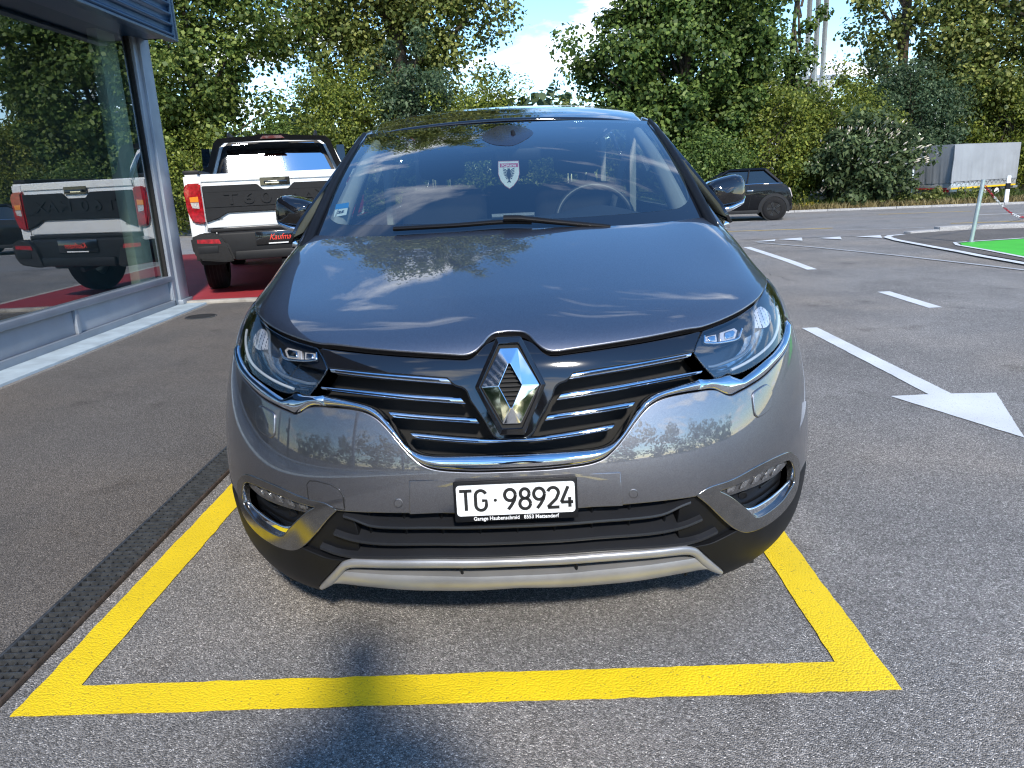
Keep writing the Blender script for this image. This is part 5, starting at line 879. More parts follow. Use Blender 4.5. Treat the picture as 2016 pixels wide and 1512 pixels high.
 'hl_u': [(0.4204,0.5905),(0.4181,0.582),(0.4153,0.5713),(0.4211,0.5694),(0.4268,0.5674),(0.4327,0.5654),(0.4391,0.5636),(0.4466,0.5619),(0.4559,0.5604),(0.467,0.5588),(0.4787,0.5573),(0.4897,0.556),(0.4985,0.5551),(0.5098,0.5557),(0.5163,0.5575),(0.5229,0.5641),(0.5297,0.5708),(0.5347,0.5755)],
 'hl_proj': [(0.4257,0.5908),(0.4393,0.5901),(0.4605,0.5888),(0.485,0.5865),(0.508,0.5831),(0.5233,0.5791),(0.5293,0.5729),(0.5262,0.566),(0.5168,0.5603),(0.504,0.5578),(0.4894,0.5593),(0.4702,0.563),(0.4506,0.5674),(0.4339,0.5714),(0.4229,0.5738)],
 'hl_refl': [(0.6135,0.6011),(0.6239,0.6033),(0.6399,0.6066),(0.6583,0.6083),(0.6743,0.6055),(0.6851,0.5986),(0.6967,0.5886),(0.7079,0.5776),(0.7169,0.5675),(0.7204,0.5599),(0.7145,0.5535),(0.7009,0.5489),(0.6838,0.5463),(0.6665,0.5459),(0.651,0.5481),(0.6335,0.5522),(0.617,0.5571),(0.6035,0.5615),(0.5946,0.5644)],
 'emblem_c': [(-0.0001,0.5131),(-0.0001,0.5131)],
 'panel_low': [(0.376,0.5545),(0.3611,0.5549),(0.3404,0.555),(0.3172,0.5547),(0.2943,0.5541),(0.2743,0.5532),(0.2572,0.5524),(0.2412,0.5515),(0.2259,0.5505),(0.2109,0.5495),(0.196,0.5483),(0.1812,0.5469),(0.1667,0.5455),(0.1524,0.5439),(0.1381,0.5423),(0.1238,0.5406),(0.12,0.5359),(0.1162,0.5311),(0.1125,0.5267),(0.1087,0.5231),(0.1035,0.5203),(0.0982,0.5187),(0.0935,0.5165),(0.0879,0.5116),(0.0834,0.505),(0.0811,0.4987),(0.0792,0.4914),(0.0769,0.4842),(0.0747,0.4794),(0.0722,0.4748),(0.0694,0.4699),(0.0663,0.464),(0.0634,0.4584),(0.0602,0.4521),(0.0568,0.4455),(0.0536,0.4389),(0.0505,0.4326),(0.0477,0.4265),(0.0451,0.4203),(0.0426,0.4143),(0.0401,0.4089),(0.0374,0.4043),(0.0329,0.3989),(0.0282,0.3954),(0.0224,0.393),(0.0176,0.3923),(0.0118,0.3921),(0.0058,0.3922),(0.0006,0.3925),(-0.0031,0.3926)],
 'hl_cellA': [(0.4248,0.5867),(0.4391,0.5862),(0.4539,0.5855),(0.4514,0.5759),(0.4491,0.5666),(0.4354,0.5692),(0.4221,0.5716),(0.4234,0.579)],
 'hl_cellB': [(0.469,0.5853),(0.4912,0.5853),(0.5147,0.5847),(0.5209,0.5763),(0.5124,0.5683),(0.5043,0.5603),(0.4818,0.5615),(0.4607,0.5621),(0.4646,0.5735)],
 'ws_clear': [(0.0157,0.0907),(0.0401,0.09),(0.0739,0.0889),(0.1142,0.0875),(0.1581,0.0862),(0.2028,0.0853),(0.2498,0.0848),(0.301,0.0844),(0.3544,0.0841),(0.4079,0.0838),(0.4591,0.0835),(0.5092,0.0832),(0.5597,0.0829),(0.6091,0.0827),(0.6557,0.0825),(0.6979,0.0824),(0.7355,0.0824),(0.7697,0.0824),(0.8003,0.0827),(0.8274,0.0835),(0.851,0.0849),(0.8737,0.0874),(0.8894,0.0907),(0.9017,0.0952),(0.9142,0.1013),(0.9322,0.1118),(0.9486,0.1252),(0.962,0.142),(0.969,0.1568),(0.9739,0.1734),(0.9777,0.1926),(0.9817,0.2155),(0.9856,0.2369),(0.9897,0.261),(0.9937,0.2876),(0.9971,0.3166),(0.9992,0.3478),(0.9999,0.3816),(0.9995,0.4185),(0.9986,0.4586),(0.9977,0.5017),(0.9976,0.5476),(0.9986,0.6007),(1.0008,0.6625),(1.004,0.7286),(1.0074,0.7922),(1.0096,0.8444),(1.0107,0.8942),(1.0071,0.9133),(0.9947,0.9262),(0.9854,0.9358),(0.9761,0.9428),(0.962,0.9477),(0.9385,0.9513),(0.901,0.9546),(0.8482,0.9578),(0.7834,0.961),(0.7094,0.9644),(0.6288,0.9683),(0.5438,0.9727),(0.4438,0.9781),(0.3273,0.9857),(0.2098,0.9955),(0.107,1.0062),(0.0348,1.0152)],
 'housing': [(-0.1591,0.7766),(-0.152,0.8034),(-0.1369,0.8353),(-0.1166,0.8687),(-0.0944,0.8992),(-0.0738,0.922),(-0.0551,0.9352),(-0.0362,0.9413),(-0.0169,0.9423),(0.0029,0.9397),(0.0233,0.9357),(0.0455,0.9296),(0.0692,0.9203),(0.0926,0.9087),(0.114,0.8956),(0.1318,0.8819),(0.1554,0.8565),(0.172,0.8283),(0.1772,0.7994),(0.1666,0.7695),(0.1455,0.7394),(0.1232,0.713),(0.1065,0.6957),(0.0883,0.6797),(0.0711,0.6662),(0.0576,0.6561),(0.0354,0.6462),(0.0201,0.6458),(0.0009,0.6471),(-0.0208,0.6513),(-0.0354,0.655),(-0.0518,0.6594),(-0.0687,0.6652),(-0.0852,0.6729),(-0.1,0.6833),(-0.1193,0.7008),(-0.1392,0.7228),(-0.1544,0.7484)],
 'vignette': [(-0.9492,0.2295),(-0.8731,0.2411),(-0.8642,0.1552),(-0.9334,0.1387)],
 'wiper': [(-0.5625,0.0315),(-0.5185,0.0341),(-0.4563,0.0374),(-0.3851,0.0407),(-0.3137,0.0437),(-0.2507,0.0461),(-0.197,0.0487),(-0.1464,0.0516),(-0.0977,0.0541),(-0.0494,0.0555),(-0.0003,0.0552),(0.0496,0.0527),(0.0992,0.0484),(0.1487,0.0431),(0.198,0.0373),(0.2473,0.0317),(0.3005,0.0259),(0.3576,0.0194),(0.4128,0.0127),(0.4601,0.0067),(0.4937,0.0022)],
}
O = {k: np.array(v, float) for k, v in OUT.items()}
def sym(c):
    c = np.array(c, float); c[0, 0] = 0; l = c[1:][::-1].copy(); l[:, 0] *= -1; return np.concatenate([l, c])
def mir(c): c = np.array(c, float); c[:, 0] *= -1; return c[::-1]
SK = dict(nrm=skin_n)
# paint: dark warm-grey metallic under clear coat, with fine flake and road dust
def car_paint(name, col, metal=.75, rough=.34):
    m_ = mat(name, col, rough, metal, coat=1., vary=0); t = m_.node_tree; b = t.nodes['Principled BSDF']
    b.inputs['Coat IOR'].default_value = 2.2; b.inputs['Coat Roughness'].default_value = .012
    g = N(t, 'ShaderNodeNewGeometry')
    v = N(t, 'ShaderNodeTexVoronoi'); v.inputs['Scale'].default_value = 900; t.links.new(g.outputs['Position'], v.inputs['Vector'])
    s = N(t, 'ShaderNodeSeparateColor'); t.links.new(v.outputs['Color'], s.inputs[0])
    mr = N(t, 'ShaderNodeMapRange'); mr.inputs['To Min'].default_value = .8; mr.inputs['To Max'].default_value = 1.25; t.links.new(s.outputs[0], mr.inputs[0])
    n = N(t, 'ShaderNodeTexNoise'); n.inputs['Scale'].default_value = 55; n.inputs['Detail'].default_value = 8; n.inputs['Roughness'].default_value = .75; t.links.new(g.outputs['Position'], n.inputs['Vector'])
    dust = ramp(t, [(0, (0, 0, 0)), (.70, (0, 0, 0)), (.78, (1, 1, 1))]); t.links.new(n.outputs[0], dust.inputs[0])
    mm = N(t, 'ShaderNodeMix', data_type='RGBA', blend_type='MULTIPLY'); mm.inputs[0].default_value = 1; mm.inputs['A'].default_value = (*col, 1); t.links.new(mr.outputs[0], mm.inputs['B'])
    m2 = N(t, 'ShaderNodeMix', data_type='RGBA'); m2.inputs['B'].default_value = (.30, .28, .25, 1); t.links.new(mm.outputs['Result'], m2.inputs['A'])
    sc = N(t, 'ShaderNodeMath', operation='MULTIPLY'); sc.inputs[1].default_value = .35; t.links.new(dust.outputs[0], sc.inputs[0]); t.links.new(sc.outputs[0], m2.inputs[0]); t.links.new(m2.outputs['Result'], b.inputs['Base Color'])
    n2 = N(t, 'ShaderNodeTexNoise'); n2.inputs['Scale'].default_value = 9; n2.inputs['Detail'].default_value = 6; t.links.new(g.outputs['Position'], n2.inputs['Vector'])
    cr_ = N(t, 'ShaderNodeMapRange'); cr_.inputs['From Min'].default_value = .45; cr_.inputs['From Max'].default_value = .8; cr_.inputs['To Min'].default_value = .008; cr_.inputs['To Max'].default_value = .022; t.links.new(n2.outputs[0], cr_.inputs[0]); t.links.new(cr_.outputs[0], b.inputs['Coat Roughness'])
    return m_
M_paint = car_paint('grey_metallic_paint', (.195, .194, .212), 1., .42)
M_chrome = mat('polished_chrome', (.80, .82, .85), .035, 1., vary=.06, scale=30)
M_pbk = mat('piano_black', (.006, .006, .007), .06, coat=1., vary=0)
M_mbk = mat('matt_black_plastic', (.0055, .006, .0075), .5, spec=.25, vary=.2, scale=14, bump=.15, bump_scale=500, bump_dist=.0006)
M_vbk = mat('dark_cavity', (.006, .006, .006), .8, vary=.2)
M_sil = mat('satin_silver_trim', (.37, .37, .375), .35, .6, vary=.12, scale=12)
M_lens = glass('headlamp_lens', (.93, .96, .98), 1.55, .10)
M_scr = glass('windscreen_glass', (.66, .75, .74), 1.62, .15)
M_tint = glass('side_window_glass', (.45, .52, .50), 1.55, .03)
M_frit = mat('black_screen_border', (.006, .007, .010), .04, coat=1., spec=.8, vary=0)
M_trim = mat('beige_cabin_trim', (.33, .33, .30), .75, vary=.06)
M_dash = mat('dark_dashboard', (.030, .031, .033), .65, vary=.15, bump=.2, bump_scale=400, bump_dist=.0008)
M_seat = mat('dark_seat_fabric', (.018, .018, .020), .85, vary=.2)

car = thing('people_carrier', 'dark grey people carrier with diamond grille badge facing the camera in the yellow bay', 'car')
# ---- bonnet with two soft ridges
def bonnet(u, v):
    p = skin(u, v); n = skin_n(u, v); x = np.abs(p[..., 0]); t = np.clip((v-.64)/.36, 0, 1)
    e_ = .135+.17*t; k = np.clip((e_-x)/.13+.5, 0, 1); k = k*k*(3-2*k)
    d = .0075*k*np.clip(t*3, 0, 1)*(1-.5*t)
    return p+n*d[..., None]
rear = .982
hs = O['hood_side']; hf = O['hood_front']
uE = hs[-1, 0]
side = np.array([(uE+(.765-uE)*s, hs[-1, 1]+(rear-hs[-1, 1])*s) for s in np.linspace(.12, 1, 8)])
hs2 = np.concatenate([hs, side])
half = np.concatenate([hf, hs2[1:], np.array([(u, rear) for u in np.linspace(.75, 0, 22)])]); half[0, 0] = 0
full = np.concatenate([half, mir(half)[1:-1]])
panel('bonnet', bonnet, full, M_paint, car, rim=.005, depth=.016, du=.010, dv=.0075)
# ---- dark carrier behind all the openings
f_core = lambda u, v: skin(u, v)-skin_n(u, v)*.085
sheet_grid('inner_carrier', f_core, np.linspace(-.93, .93, 60), np.linspace(.05, .66, 36), M_vbk, car)
f_rec = lambda u, v: skin(u, v)-skin_n(u, v)*.028
sheet_grid('bonnet_seal', f_rec, np.linspace(-.78, .78, 80), np.linspace(.55, .70, 18), M_mbk, car)
# ---- bumper skin
fo = O['fog_out']; iout = int(np.argmax(fo[:, 0])); vout = fo[iout, 1]
cl, ul = O['chrome_low'], O['u_low']
gap = .004
fogtop = fo[1:iout+1]+np.array([0, .0035])
archv = np.linspace(vout, .515, 10)
bh = np.concatenate([O['bump_low'][:-1], fogtop, [( .9+.0*vout, vout+.004)], np.array([(.988, v) for v in archv]), [(.95, .522)], (cl[::-1]+np.array([.003, -.006])), (ul[::-1]+np.array([0, -.006]))])
bh[0, 0] = 0; bh[-1, 0] = 0
# keep the fog edge in order up to the side
panel('front_bumper', skin, np.concatenate([bh, mir(bh)[1:-1]]), M_paint, car, rim=.003, depth=.025, du=.011, dv=.010, **SK)
# ---- front wings
hl = O['headlight']; it = int(np.argmax(hl[:, 1])); seg = []
for k in range(1, len(hl)):
    q = hl[(it+k) % len(hl)]
    if q[1] < O['chrome_up'][-1, 1]+.004: break
    seg.append(q)
seg = np.array(seg)+np.array([.012, .003])
wing = np.concatenate([[(cl[-1, 0]+.02, .527)], seg[::-1], hs2+np.array([.011, .001]), [(.80, .999), (.988, .999)], np.array([(.988, v) for v in np.linspace(.98, .53, 24)])])
w = panel('front_wing', skin, wing, M_paint, car, rim=.003, depth=.02, du=.012, dv=.010, **SK); mirrored(w)
# ---- chrome: U-shaped strip round the grille and strips under the lamps
ribbon('grille_chrome_strip', skin, sym(O['u_up']), sym(O['u_low']), M_chrome, car, n=150, k=12, h0=.000, bulge=.014, depth=.03, power=.75, **SK)
c_ = ribbon('lamp_chrome_strip', skin, O['chrome_up'], O['chrome_low'], M_chrome, car, n=80, k=10, h0=.0005, bulge=.009, depth=.025, power=.8, taper=4, **SK); mirrored(c_)
# ---- gloss black panel carrying the badge
pt, pl = O['panel_top'], O['panel_low']
ph = np.concatenate([pt, pl]); ph[0, 0] = 0; ph[-1, 0] = 0
panel('badge_panel', skin, np.concatenate([ph, mir(ph)[1:-1]]), M_pbk, car, h=-.004, rim=.006, depth=.03, du=.010, dv=.008, **SK)
# ---- grille slats: chrome outline with a dark core
for i in (1, 2, 3):
    up_, lo_ = O[f'slat{i}_up'], O[f'slat{i}_low']
    s_ = ribbon('grille_slat', skin, up_, lo_, M_chrome, car, n=46, k=9, h0=-.012, bulge=.007, depth=.035, power=.5, **SK)
    A, B = resample(up_, 46), resample(lo_, 46); a2, b2 = (A+(B-A)*.46)[4:-2], (A+(B-A)*.74)[4:-2]
    d_ = ribbon('slat_inlay', skin, a2, b2, M_pbk, s_, n=40, k=4, h0=-.0045, bulge=.0012, depth=.004, **SK)
    s2 = mirrored(s_); mirrored(d_, s2)
s_ = ribbon('grille_slat', skin, sym(O['slat4_up']), sym(O['slat4_low']), M_chrome, car, n=90, k=9, h0=-.006, bulge=.008, depth=.03, power=.5, **SK)
A, B = resample(O['slat4_up'], 46), resample(O['slat4_low'], 46); d_ = ribbon('slat_inlay', skin, (A+(B-A)*.46)[16:-2], (A+(B-A)*.74)[16:-2], M_pbk, s_, n=40, k=4, h0=.0026, bulge=.0012, depth=.004, **SK); mirrored(d_, s_)
gv = []
for v in gv:
    um = .14+.30*(v-.35)/.18
    ribbon('grille_fin', skin, np.c_[np.linspace(-um, um, 40), np.full(40, v+.004)], np.c_[np.linspace(-um, um, 40), np.full(40, v-.002)], M_mbk, car, n=40, k=3, h0=-.062, bulge=.001, depth=.02, **SK)
# ---- diamond badge
ec = O['emblem_c'][0]; ec[0] = 0; p = skin(*ec); n = skin_n(*ec); upv = skin(0., ec[1]+.03)-skin(0., ec[1]-.03); upv /= np.linalg.norm(upv)
ME = frame4(Vector(p+n*.010), (1, 0, 0), Vector(upv))
def hexa(hw, hh, tw): return [(-tw, hh), (tw, hh), (hw, 0), (tw, -hh), (-tw, -hh), (-hw, 0)]
def ring_mesh(name, outer, inner, zo, zi, zb, mt, parent, M):
    V = [(*q, zb) for q in outer]+[(*q, zo) for q in outer]+[(*q, zi) for q in inner]+[(*q, zb) for q in inner]; k = len(outer); F = []
    for a in range(3):
        for i in range(k): F.append((a*k+i, (a+1)*k+i, (a+1)*k+(i+1) % k, a*k+(i+1) % k))
    V = [tuple(M@Vector(v)) for v in V]; return mesh(name, V, F, mt, parent)
sur = ring_mesh('badge_surround', hexa(.090, .124, .031), hexa(.076, .106, .0245), .006, .011, -.03, M_pbk, car, ME)
md = sur.modifiers.new('soft_edge', 'BEVEL'); md.width = .003; md.segments = 3
mesh('badge_back', [tuple(ME@Vector((*q, .002))) for q in hexa(.0765, .1065, .025)], [(5, 4, 3, 2, 1, 0)][::-1], M_vbk, car)
def lerp2(a, b, t): return (a[0]+(b[0]-a[0])*t, a[1]+(b[1]-a[1])*t)
ho, hi_ = hexa(.0735, .0955, .0225), [(-.002, .055), (.002, .055), (.0285, 0), (.002, -.055), (-.002, -.055), (-.0285, 0)]
bdg = ring_mesh('diamond_badge', ho, hi_, .010, .0215, .003, M_chrome, car, ME)
md = bdg.modifiers.new('edge', 'BEVEL'); md.width = .0016; md.segments = 2; md.limit_method = 'ANGLE'; md.angle_limit = R(12)
for k in range(-4, 5):
    hw = .0285*(1-abs(k*.0115)/.058); bar = box('badge_grid_bar', (-hw, k*.0115-.002, .004), (hw, k*.0115+.002, .010), M_mbk, bdg); bar.data.transform(ME)
# ---- headlamps
for sgn in (1, -1):
    hp = hl if sgn > 0 else mir(hl)
    hlm = panel('headlight', skin, hp, M_lens, car, h=.001, rim=.003, depth=.004, du=.012, dv=.010, **SK)
    panel('housing', skin, hp, mat('headlamp_black', (.012, .013, .015), .25, vary=.2), hlm, h=-.058, rim=0, depth=-.054, du=.02, dv=.02, **SK)
    fl = (lambda c: c) if sgn > 0 else mir
    def inset(nm, crv, off, rad, mt): c2 = resample(fl(O[crv]), 50); return tube(nm, skin(c2[:, 0], c2[:, 1])+skin_n(c2[:, 0], c2[:, 1])*off, rad, mt, hlm, n=8)
    inset('lamp_divider', 'hl_div', -.016, .0045, mat('lamp_grey_trim', (.20, .23, .26), .25, .6)); inset('daytime_strip', 'hl_drl', -.012, .0042, mat('daytime_white', (.42, .44, .46), .25)); inset('projector_frame', 'hl_u', -.014, .0042, M_chrome)
    pr = panel('projector', skin, fl(O['hl_proj']), mat('projector_reflector', (.10, .11, .12), .2, .8, vary=.5, scale=70), hlm, h=-.026, rim=.002, depth=.02, du=.01, dv=.01, **SK)
    for cell in ('hl_cellA', 'hl_cellB'):
        cm = panel('projector_lens', skin, fl(O[cell]), M_clamp, pr, h=-.017, rim=.003, depth=.008, du=.01, dv=.01, **SK)
        cc_ = O[cell].mean(0); panel('lens_core', skin, fl(cc_+(O[cell]-cc_)*.55), M_chrome, pr, h=-.0125, rim=.003, depth=.004, du=.01, dv=.01, **SK)
    panel('added_lamp_bezel', skin, fl(np.concatenate([O['hl_div'][2:], O['hl_drl'][2:-2]])), mat('added_bezel_chrome', (.34, .37, .40), .16, 1., vary=.5, scale=45), hlm, h=-.046, rim=.002, depth=.008, du=.012, dv=.012, **SK)  # bright metal panel added to lighten the inside of the lamp
    panel('side_reflector', skin, fl(O['hl_refl']), M_clamp, hlm, h=-.028, rim=.002, depth=.02, du=.01, dv=.01, **SK)
    # ribbed lower trim in the lamp
    for k, dvv in enumerate((.0, -.010, -.020)):
        a = np.array([(O['hl_div'][-1, 0]+.01+.012*k, O['hl_div'][-1, 1]-.008+dvv), (O['hl_div'][-8, 0]-.02, O['hl_div'][-8, 1]-.012+dvv)]); c2 = resample(fl(a), 16); tube('lamp_rib', skin(c2[:, 0], c2[:, 1])-skin_n(c2[:, 0], c2[:, 1])*.022, .0035, mat('lamp_dark_trim', (.05, .055, .06), .2, .5), hlm, n=6)
# ---- fog-lamp surrounds
M_satin = mat('satin_dark_chrome', (.27, .265, .26), .16, .95, vary=.12, scale=25)
for sgn in (1, -1):
    fl = (lambda c: c) if sgn > 0 else mir
    ft = panel('fog_lamp_surround', skin, fl(O['fog_out']), M_satin, car, h=.002, rim=.004, depth=.02, du=.010, dv=.010, holes=[fl(O['fog_in'])], **SK)
    panel('cavity', skin, fl(O['fog_in']), M_mbk, ft, h=-.042, rim=0, depth=-.040, du=.02, dv=.02, **SK)
    dl_ = panel('daytime_lamp', skin, fl(O['drl']), mat('smoked_lamp', (.045, .045, .048), .08, coat=1., vary=.3, scale=60), ft, h=-.013, rim=.002, depth=.02, du=.012, dv=.012, **SK)
    dc = O['drl']; top_ = resample(dc[:22], 40); bot_ = resample(dc[22:][::-1], 40)
    for k in range(5):
        a_, b_ = 4+k*6, 4+k*6+4; qd = np.concatenate([top_[a_:b_]+(bot_[a_:b_]-top_[a_:b_])*.22, (top_[a_:b_]+(bot_[a_:b_]-top_[a_:b_])*.72)[::-1]])
        panel('led_cell', skin, fl(qd), mat('led_reflector', (.30, .30, .31), .2, .8, vary=.6, scale=150), dl_, h=-.0095, rim=.001, depth=.003, du=.02, dv=.02, **SK)
    lp_ = panel('lower_chrome', skin, fl(O['fog_lip']), M_chrome, ft, h=-.010, rim=.006, depth=.02, du=.012, dv=.012, **SK)
    q = O['fogsens'][0]; pp = skin(q[0]*sgn, q[1]); nn = skin_n(q[0]*sgn, q[1]); sn = lathe('park_sensor', [(.012, -.004), (.012, .002), (.0095, .003), (.009, .001), (0, .001)], M_mbk, ft, n=20); sn.data.transform(frame4(Vector(pp-nn*.036), (1, 0, 0), Vector(np.cross(nn, [1, 0, 0]))))
    for k in range(2):
        c2 = np.array([(q[0]+.07, q[1]+.012-k*.012), (q[0]+.15, q[1]+.016-k*.012), (q[0]+.22, q[1]+.03-k*.012)]); c2 = resample(fl(c2), 16); tube('cavity_rib', skin(c2[:, 0], c2[:, 1])-skin_n(c2[:, 0], c2[:, 1])*.036, .004, M_mbk, ft, n=6)
    # sensors and caps in the bumper
    q = O['sensor'][0]; pp = skin(q[0]*sgn, q[1]); nn = skin_n(q[0]*sgn, q[1]); sn = lathe('park_sensor', [(.0125, -.004), (.0125, .0008), (.0112, .0012), (.0106, .0), (.010, .0013), (0, .0016)], M_paint, car, n=24); sn.data.transform(frame4(Vector(pp+nn*.0008), (1, 0, 0), Vector(np.cross(nn, [1, 0, 0]))))
    panel('washer_cap', skin, fl(O['cap']), M_paint, car, h=.0045, rim=.004, depth=.008, du=.012, dv=.012, **SK)
# tow-eye cover, only on the left of the picture
tc_ = np.array([(-.425, .238), (-.425, .278), (-.418, .287), (-.40, .289), (-.366, .284), (-.348, .275), (-.340, .26), (-.340, .228)])
panel('tow_eye_cover', skin, tc_, M_paint, car, h=.0012, rim=.0015, depth=.005, du=.012, dv=.012, **SK)
c2 = resample(np.concatenate([tc_, tc_[:1]]), 60); tube('cover_gap', skin(c2[:, 0], c2[:, 1])+skin_n(c2[:, 0], c2[:, 1])*.0005, .0016, M_vbk, car, n=5)
# ---- plate block and number plate
us = O['step'][0, 0]; v1, v0 = O['step'][0, 1], O['step'][-1, 1]
panel('plate_block', skin, np.array([(-us, v0), (us, v0), (us-.004, v1), (-us+.004, v1)]), M_paint, car, h=.007, rim=.003, depth=.008, du=.02, dv=.015, **SK)
MP = frame4((.001, -.020, .514), (1, 0, .004), (0, .087, 1))
pf_ = box('number_plate_frame', (-.157, -.058, -.010), (.157, .050, .001), M_mbk, car, bevel=.004); pf_.data.transform(MP)
def rrect(hw, hh, r_, n=6): return arc(hw-r_, hh-r_, r_, r_, 0, 90, n)+arc(-hw+r_, hh-r_, r_, r_, 90, 180, n)+arc(-hw+r_, -hh+r_, r_, r_, 180, 270, n)+arc(hw-r_, -hh+r_, r_, r_, 270, 360, n)
m_pl = mat('white_plate', (.74, .76, .77), .38, vary=.10, scale=80, speck=.68, speck_scale=330)
pm = prism('number_plate', rrect(.15, .0405, .009), 2, .0012, .0026, m_pl, pf_); pm.data.transform(MP)
M_ink = mat('black_plate_ink', (.012, .012, .012), .45, vary=.2, scale=80)
H_ = .056; w_ = .034
def dig(ch):
    if ch == 'T': return [[(-.017, .028), (.017, .028)], [(0, .028), (0, -.028)]]
    if ch == 'G': return [arc(0, .013, .0145, .015, 20, 180, 12)+arc(0, -.013, .0145, .015, 180, 360, 14)+[(.0145, -.001), (.003, -.001)]]
    if ch == '9': return [arc(0, .012, .0145, .016, 0, 360, 22), [(.0145, .010), (.012, -.002), (.004, -.016), (-.006, -.029)]]
    if ch == '8': return [arc(0, .0145, .012, .0135, 0, 360, 20), arc(0, -.014, .0145, .015, 0, 360, 22)]
    if ch == '2': return [arc(0, .0135, .0145, .0145, 165, -20, 14)+[(.008, -.004), (-.0145, -.026), (-.0145, -.028), (.016, -.028)]]
    if ch == '4': return [[(.004, .030), (-.015, -.013), (-.015, -.0145), (.017, -.0145)], [(.0075, -.001), (.0075, -.029)]]
for ch_, x in zip('TG98924', (-.1165, -.0785, -.002, .0365, .0745, .1105, .1475-.0035)):
    pass
xs_ = [-.116, -.078, -.004, .0335, .0695, .105, .1395-.0]
for ch_, x in zip('TG98924', xs_): strokes('plate_character', [[(a*.93+x-.010, b*.93) for a, b in L] for L in dig(ch_)], .0084, .0031, M_ink, pm, MP)
dt = lathe('plate_dot', [(.0042, .0), (.0042, .0032), (0, .0032)], M_ink, pm, n=16); dt.data.transform(MP@Matrix.Translation((-.0515, -.001, 0)))
M_wp = mat('white_print', (.80, .80, .80), .5)
text_mesh('dealer_lettering', 'Garage Haubenschmid   8553 Mettendorf', .0138, M_wp, pf_, .0004, MP@Matrix.Translation((-.001, -.0492, .0015)), sx=.93, offset=.0002)
# ---- lower grille
for nm in ('slatA', 'slatB', 'slatC'):
    c2 = resample(sym(O[nm]), 120); V = []
    for h_, dv_ in ((.0, .0), (.002, .003), (.0, .0065), (-.055, .020), (-.055, .004)): V.append(skin(c2[:, 0], c2[:, 1]+dv_)+skin_n(c2[:, 0], c2[:, 1]+dv_)*h_)
    V = np.array(V); k, n_ = V.shape[:2]; F = [(i*n_+j, i*n_+j+1, ((i+1) % k)*n_+j+1, ((i+1) % k)*n_+j) for i in range(k) for j in range(n_-1)]+[tuple(i*n_ for i in range(k)), tuple(i*n_+n_-1 for i in range(k))[::-1]]
    mesh('lower_grille_slat', V.reshape(-1, 3), F, mat('slat_plastic', (.014, .015, .018), .32, spec=.45), car, smooth=True, sharp=40)
ub = np.interp(np.linspace(0, 1, 9), [0, 1], [-.30, .30])
for u in ub:
    tube('grille_upright', [tuple(skin(u, v)-skin_n(u, v)*.03) for v in np.linspace(.115, .225, 6)], .0045, M_mbk, car, n=4)
lb = np.concatenate([O['bump_low'][:-1]+np.array([0, -.001]), [O['bump_low'][-1]]]); gl_ = np.concatenate([lb, O['fog_out'][::-1][:18], O['black_in'][::-1], O['skid1_up'][:30][::-1]])
for sgn in (1, -1):
    a = np.concatenate([[(.33, .205), (.36, .222)], O['fog_out'][::-1][:16]+np.array([-.004, 0]), O['black_in'][::-1]+np.array([-.002, .004]), [(.37, .10), (.335, .12), (.325, .16)]])
    panel('grille_cheek', skin, a if sgn > 0 else mir(a), M_mbk, car, h=-.014, rim=.003, depth=.03, du=.012, dv=.012, **SK)
# ---- lower black valance corners and silver skid trim
sk = O['skid1_up']; ise = len(sk)-1
lowf = fo[iout:][:]; low = []
for q in fo[iout:]:
    low.append(q)
    if q[1] < O['black_in'][-1, 1]+.002: break
low = np.array(low)
bl = np.concatenate([O['black_in'], low[::-1]+np.array([.002, -.004]), np.array([(.988, vout-.005), (.988, .10), (.985, .025)]), np.array([(u, .022) for u in np.linspace(.95, sk[-1, 0]+.02, 14)]), sk[::-1][:-int(len(sk)*.55)]+np.array([.006, .0])])
w = panel('lower_valance', skin, bl, M_mbk, car, h=0, rim=.003, depth=.03, du=.014, dv=.010, **SK); mirrored(w)
ribbon('skid_bar', skin, sym(O['skid1_up']), sym(O['skid1_low']), M_sil, car, n=120, k=9, h0=.003, bulge=.006, depth=.025, power=.6, **SK)
ribbon('skid_plate', skin, sym(O['skid2_up']), sym(O['skid2_low']), M_sil, car, n=120, k=9, h0=.000, bulge=.006, depth=.03, power=.6, **SK)
for u in (-.36, -.12, .12, .36): tube('skid_rib', [tuple(skin(u, v)-skin_n(u, v)*.012) for v in (.045, .075, .10)], .004, M_mbk, car, n=4)
box('undertray', (-.70, .26, .15), (.70, 4.4, .19), M_vbk, car)
# ---- windscreen
frame_o = np.array([(s, 0.002) for s in np.linspace(-1, 1, 40)]+[(1, t) for t in np.linspace(.05, .95, 24)]+[(s, .998) for s in np.linspace(1, -1, 40)]+[(-1, t) for t in np.linspace(.95, .05, 24)])
wc = O['ws_clear'].copy(); wc[:, 1] = np.minimum(wc[:, 1], .985); wc[0, 0] = wc[-1, 0] = 0; clear = np.concatenate([wc, mir(wc)[1:-1]])
ws = panel('windscreen', screen, clear, M_scr, car, rim=0, depth=0, du=.05, dv=.05)
panel('screen_border', screen, frame_o, M_frit, ws, h=-.0005, rim=.002, depth=.006, du=.05, dv=.05, holes=[clear])
panel('sensor_housing', screen, O['housing'], mat('sensor_housing_plastic', (.012, .011, .020), .12, spec=.4), ws, h=.0012, rim=.0004, depth=.002, du=.03, dv=.03)
vg = O['vignette']; vgm = panel('toll_sticker', screen, vg, mat('sticker_white', (.72, .78, .76), .5), ws, h=-.004, rim=0, depth=0, du=.05, dv=.05)
t_ = lambda a, b: vg[0]+(vg[1]-vg[0])*a+(vg[3]-vg[0])*b
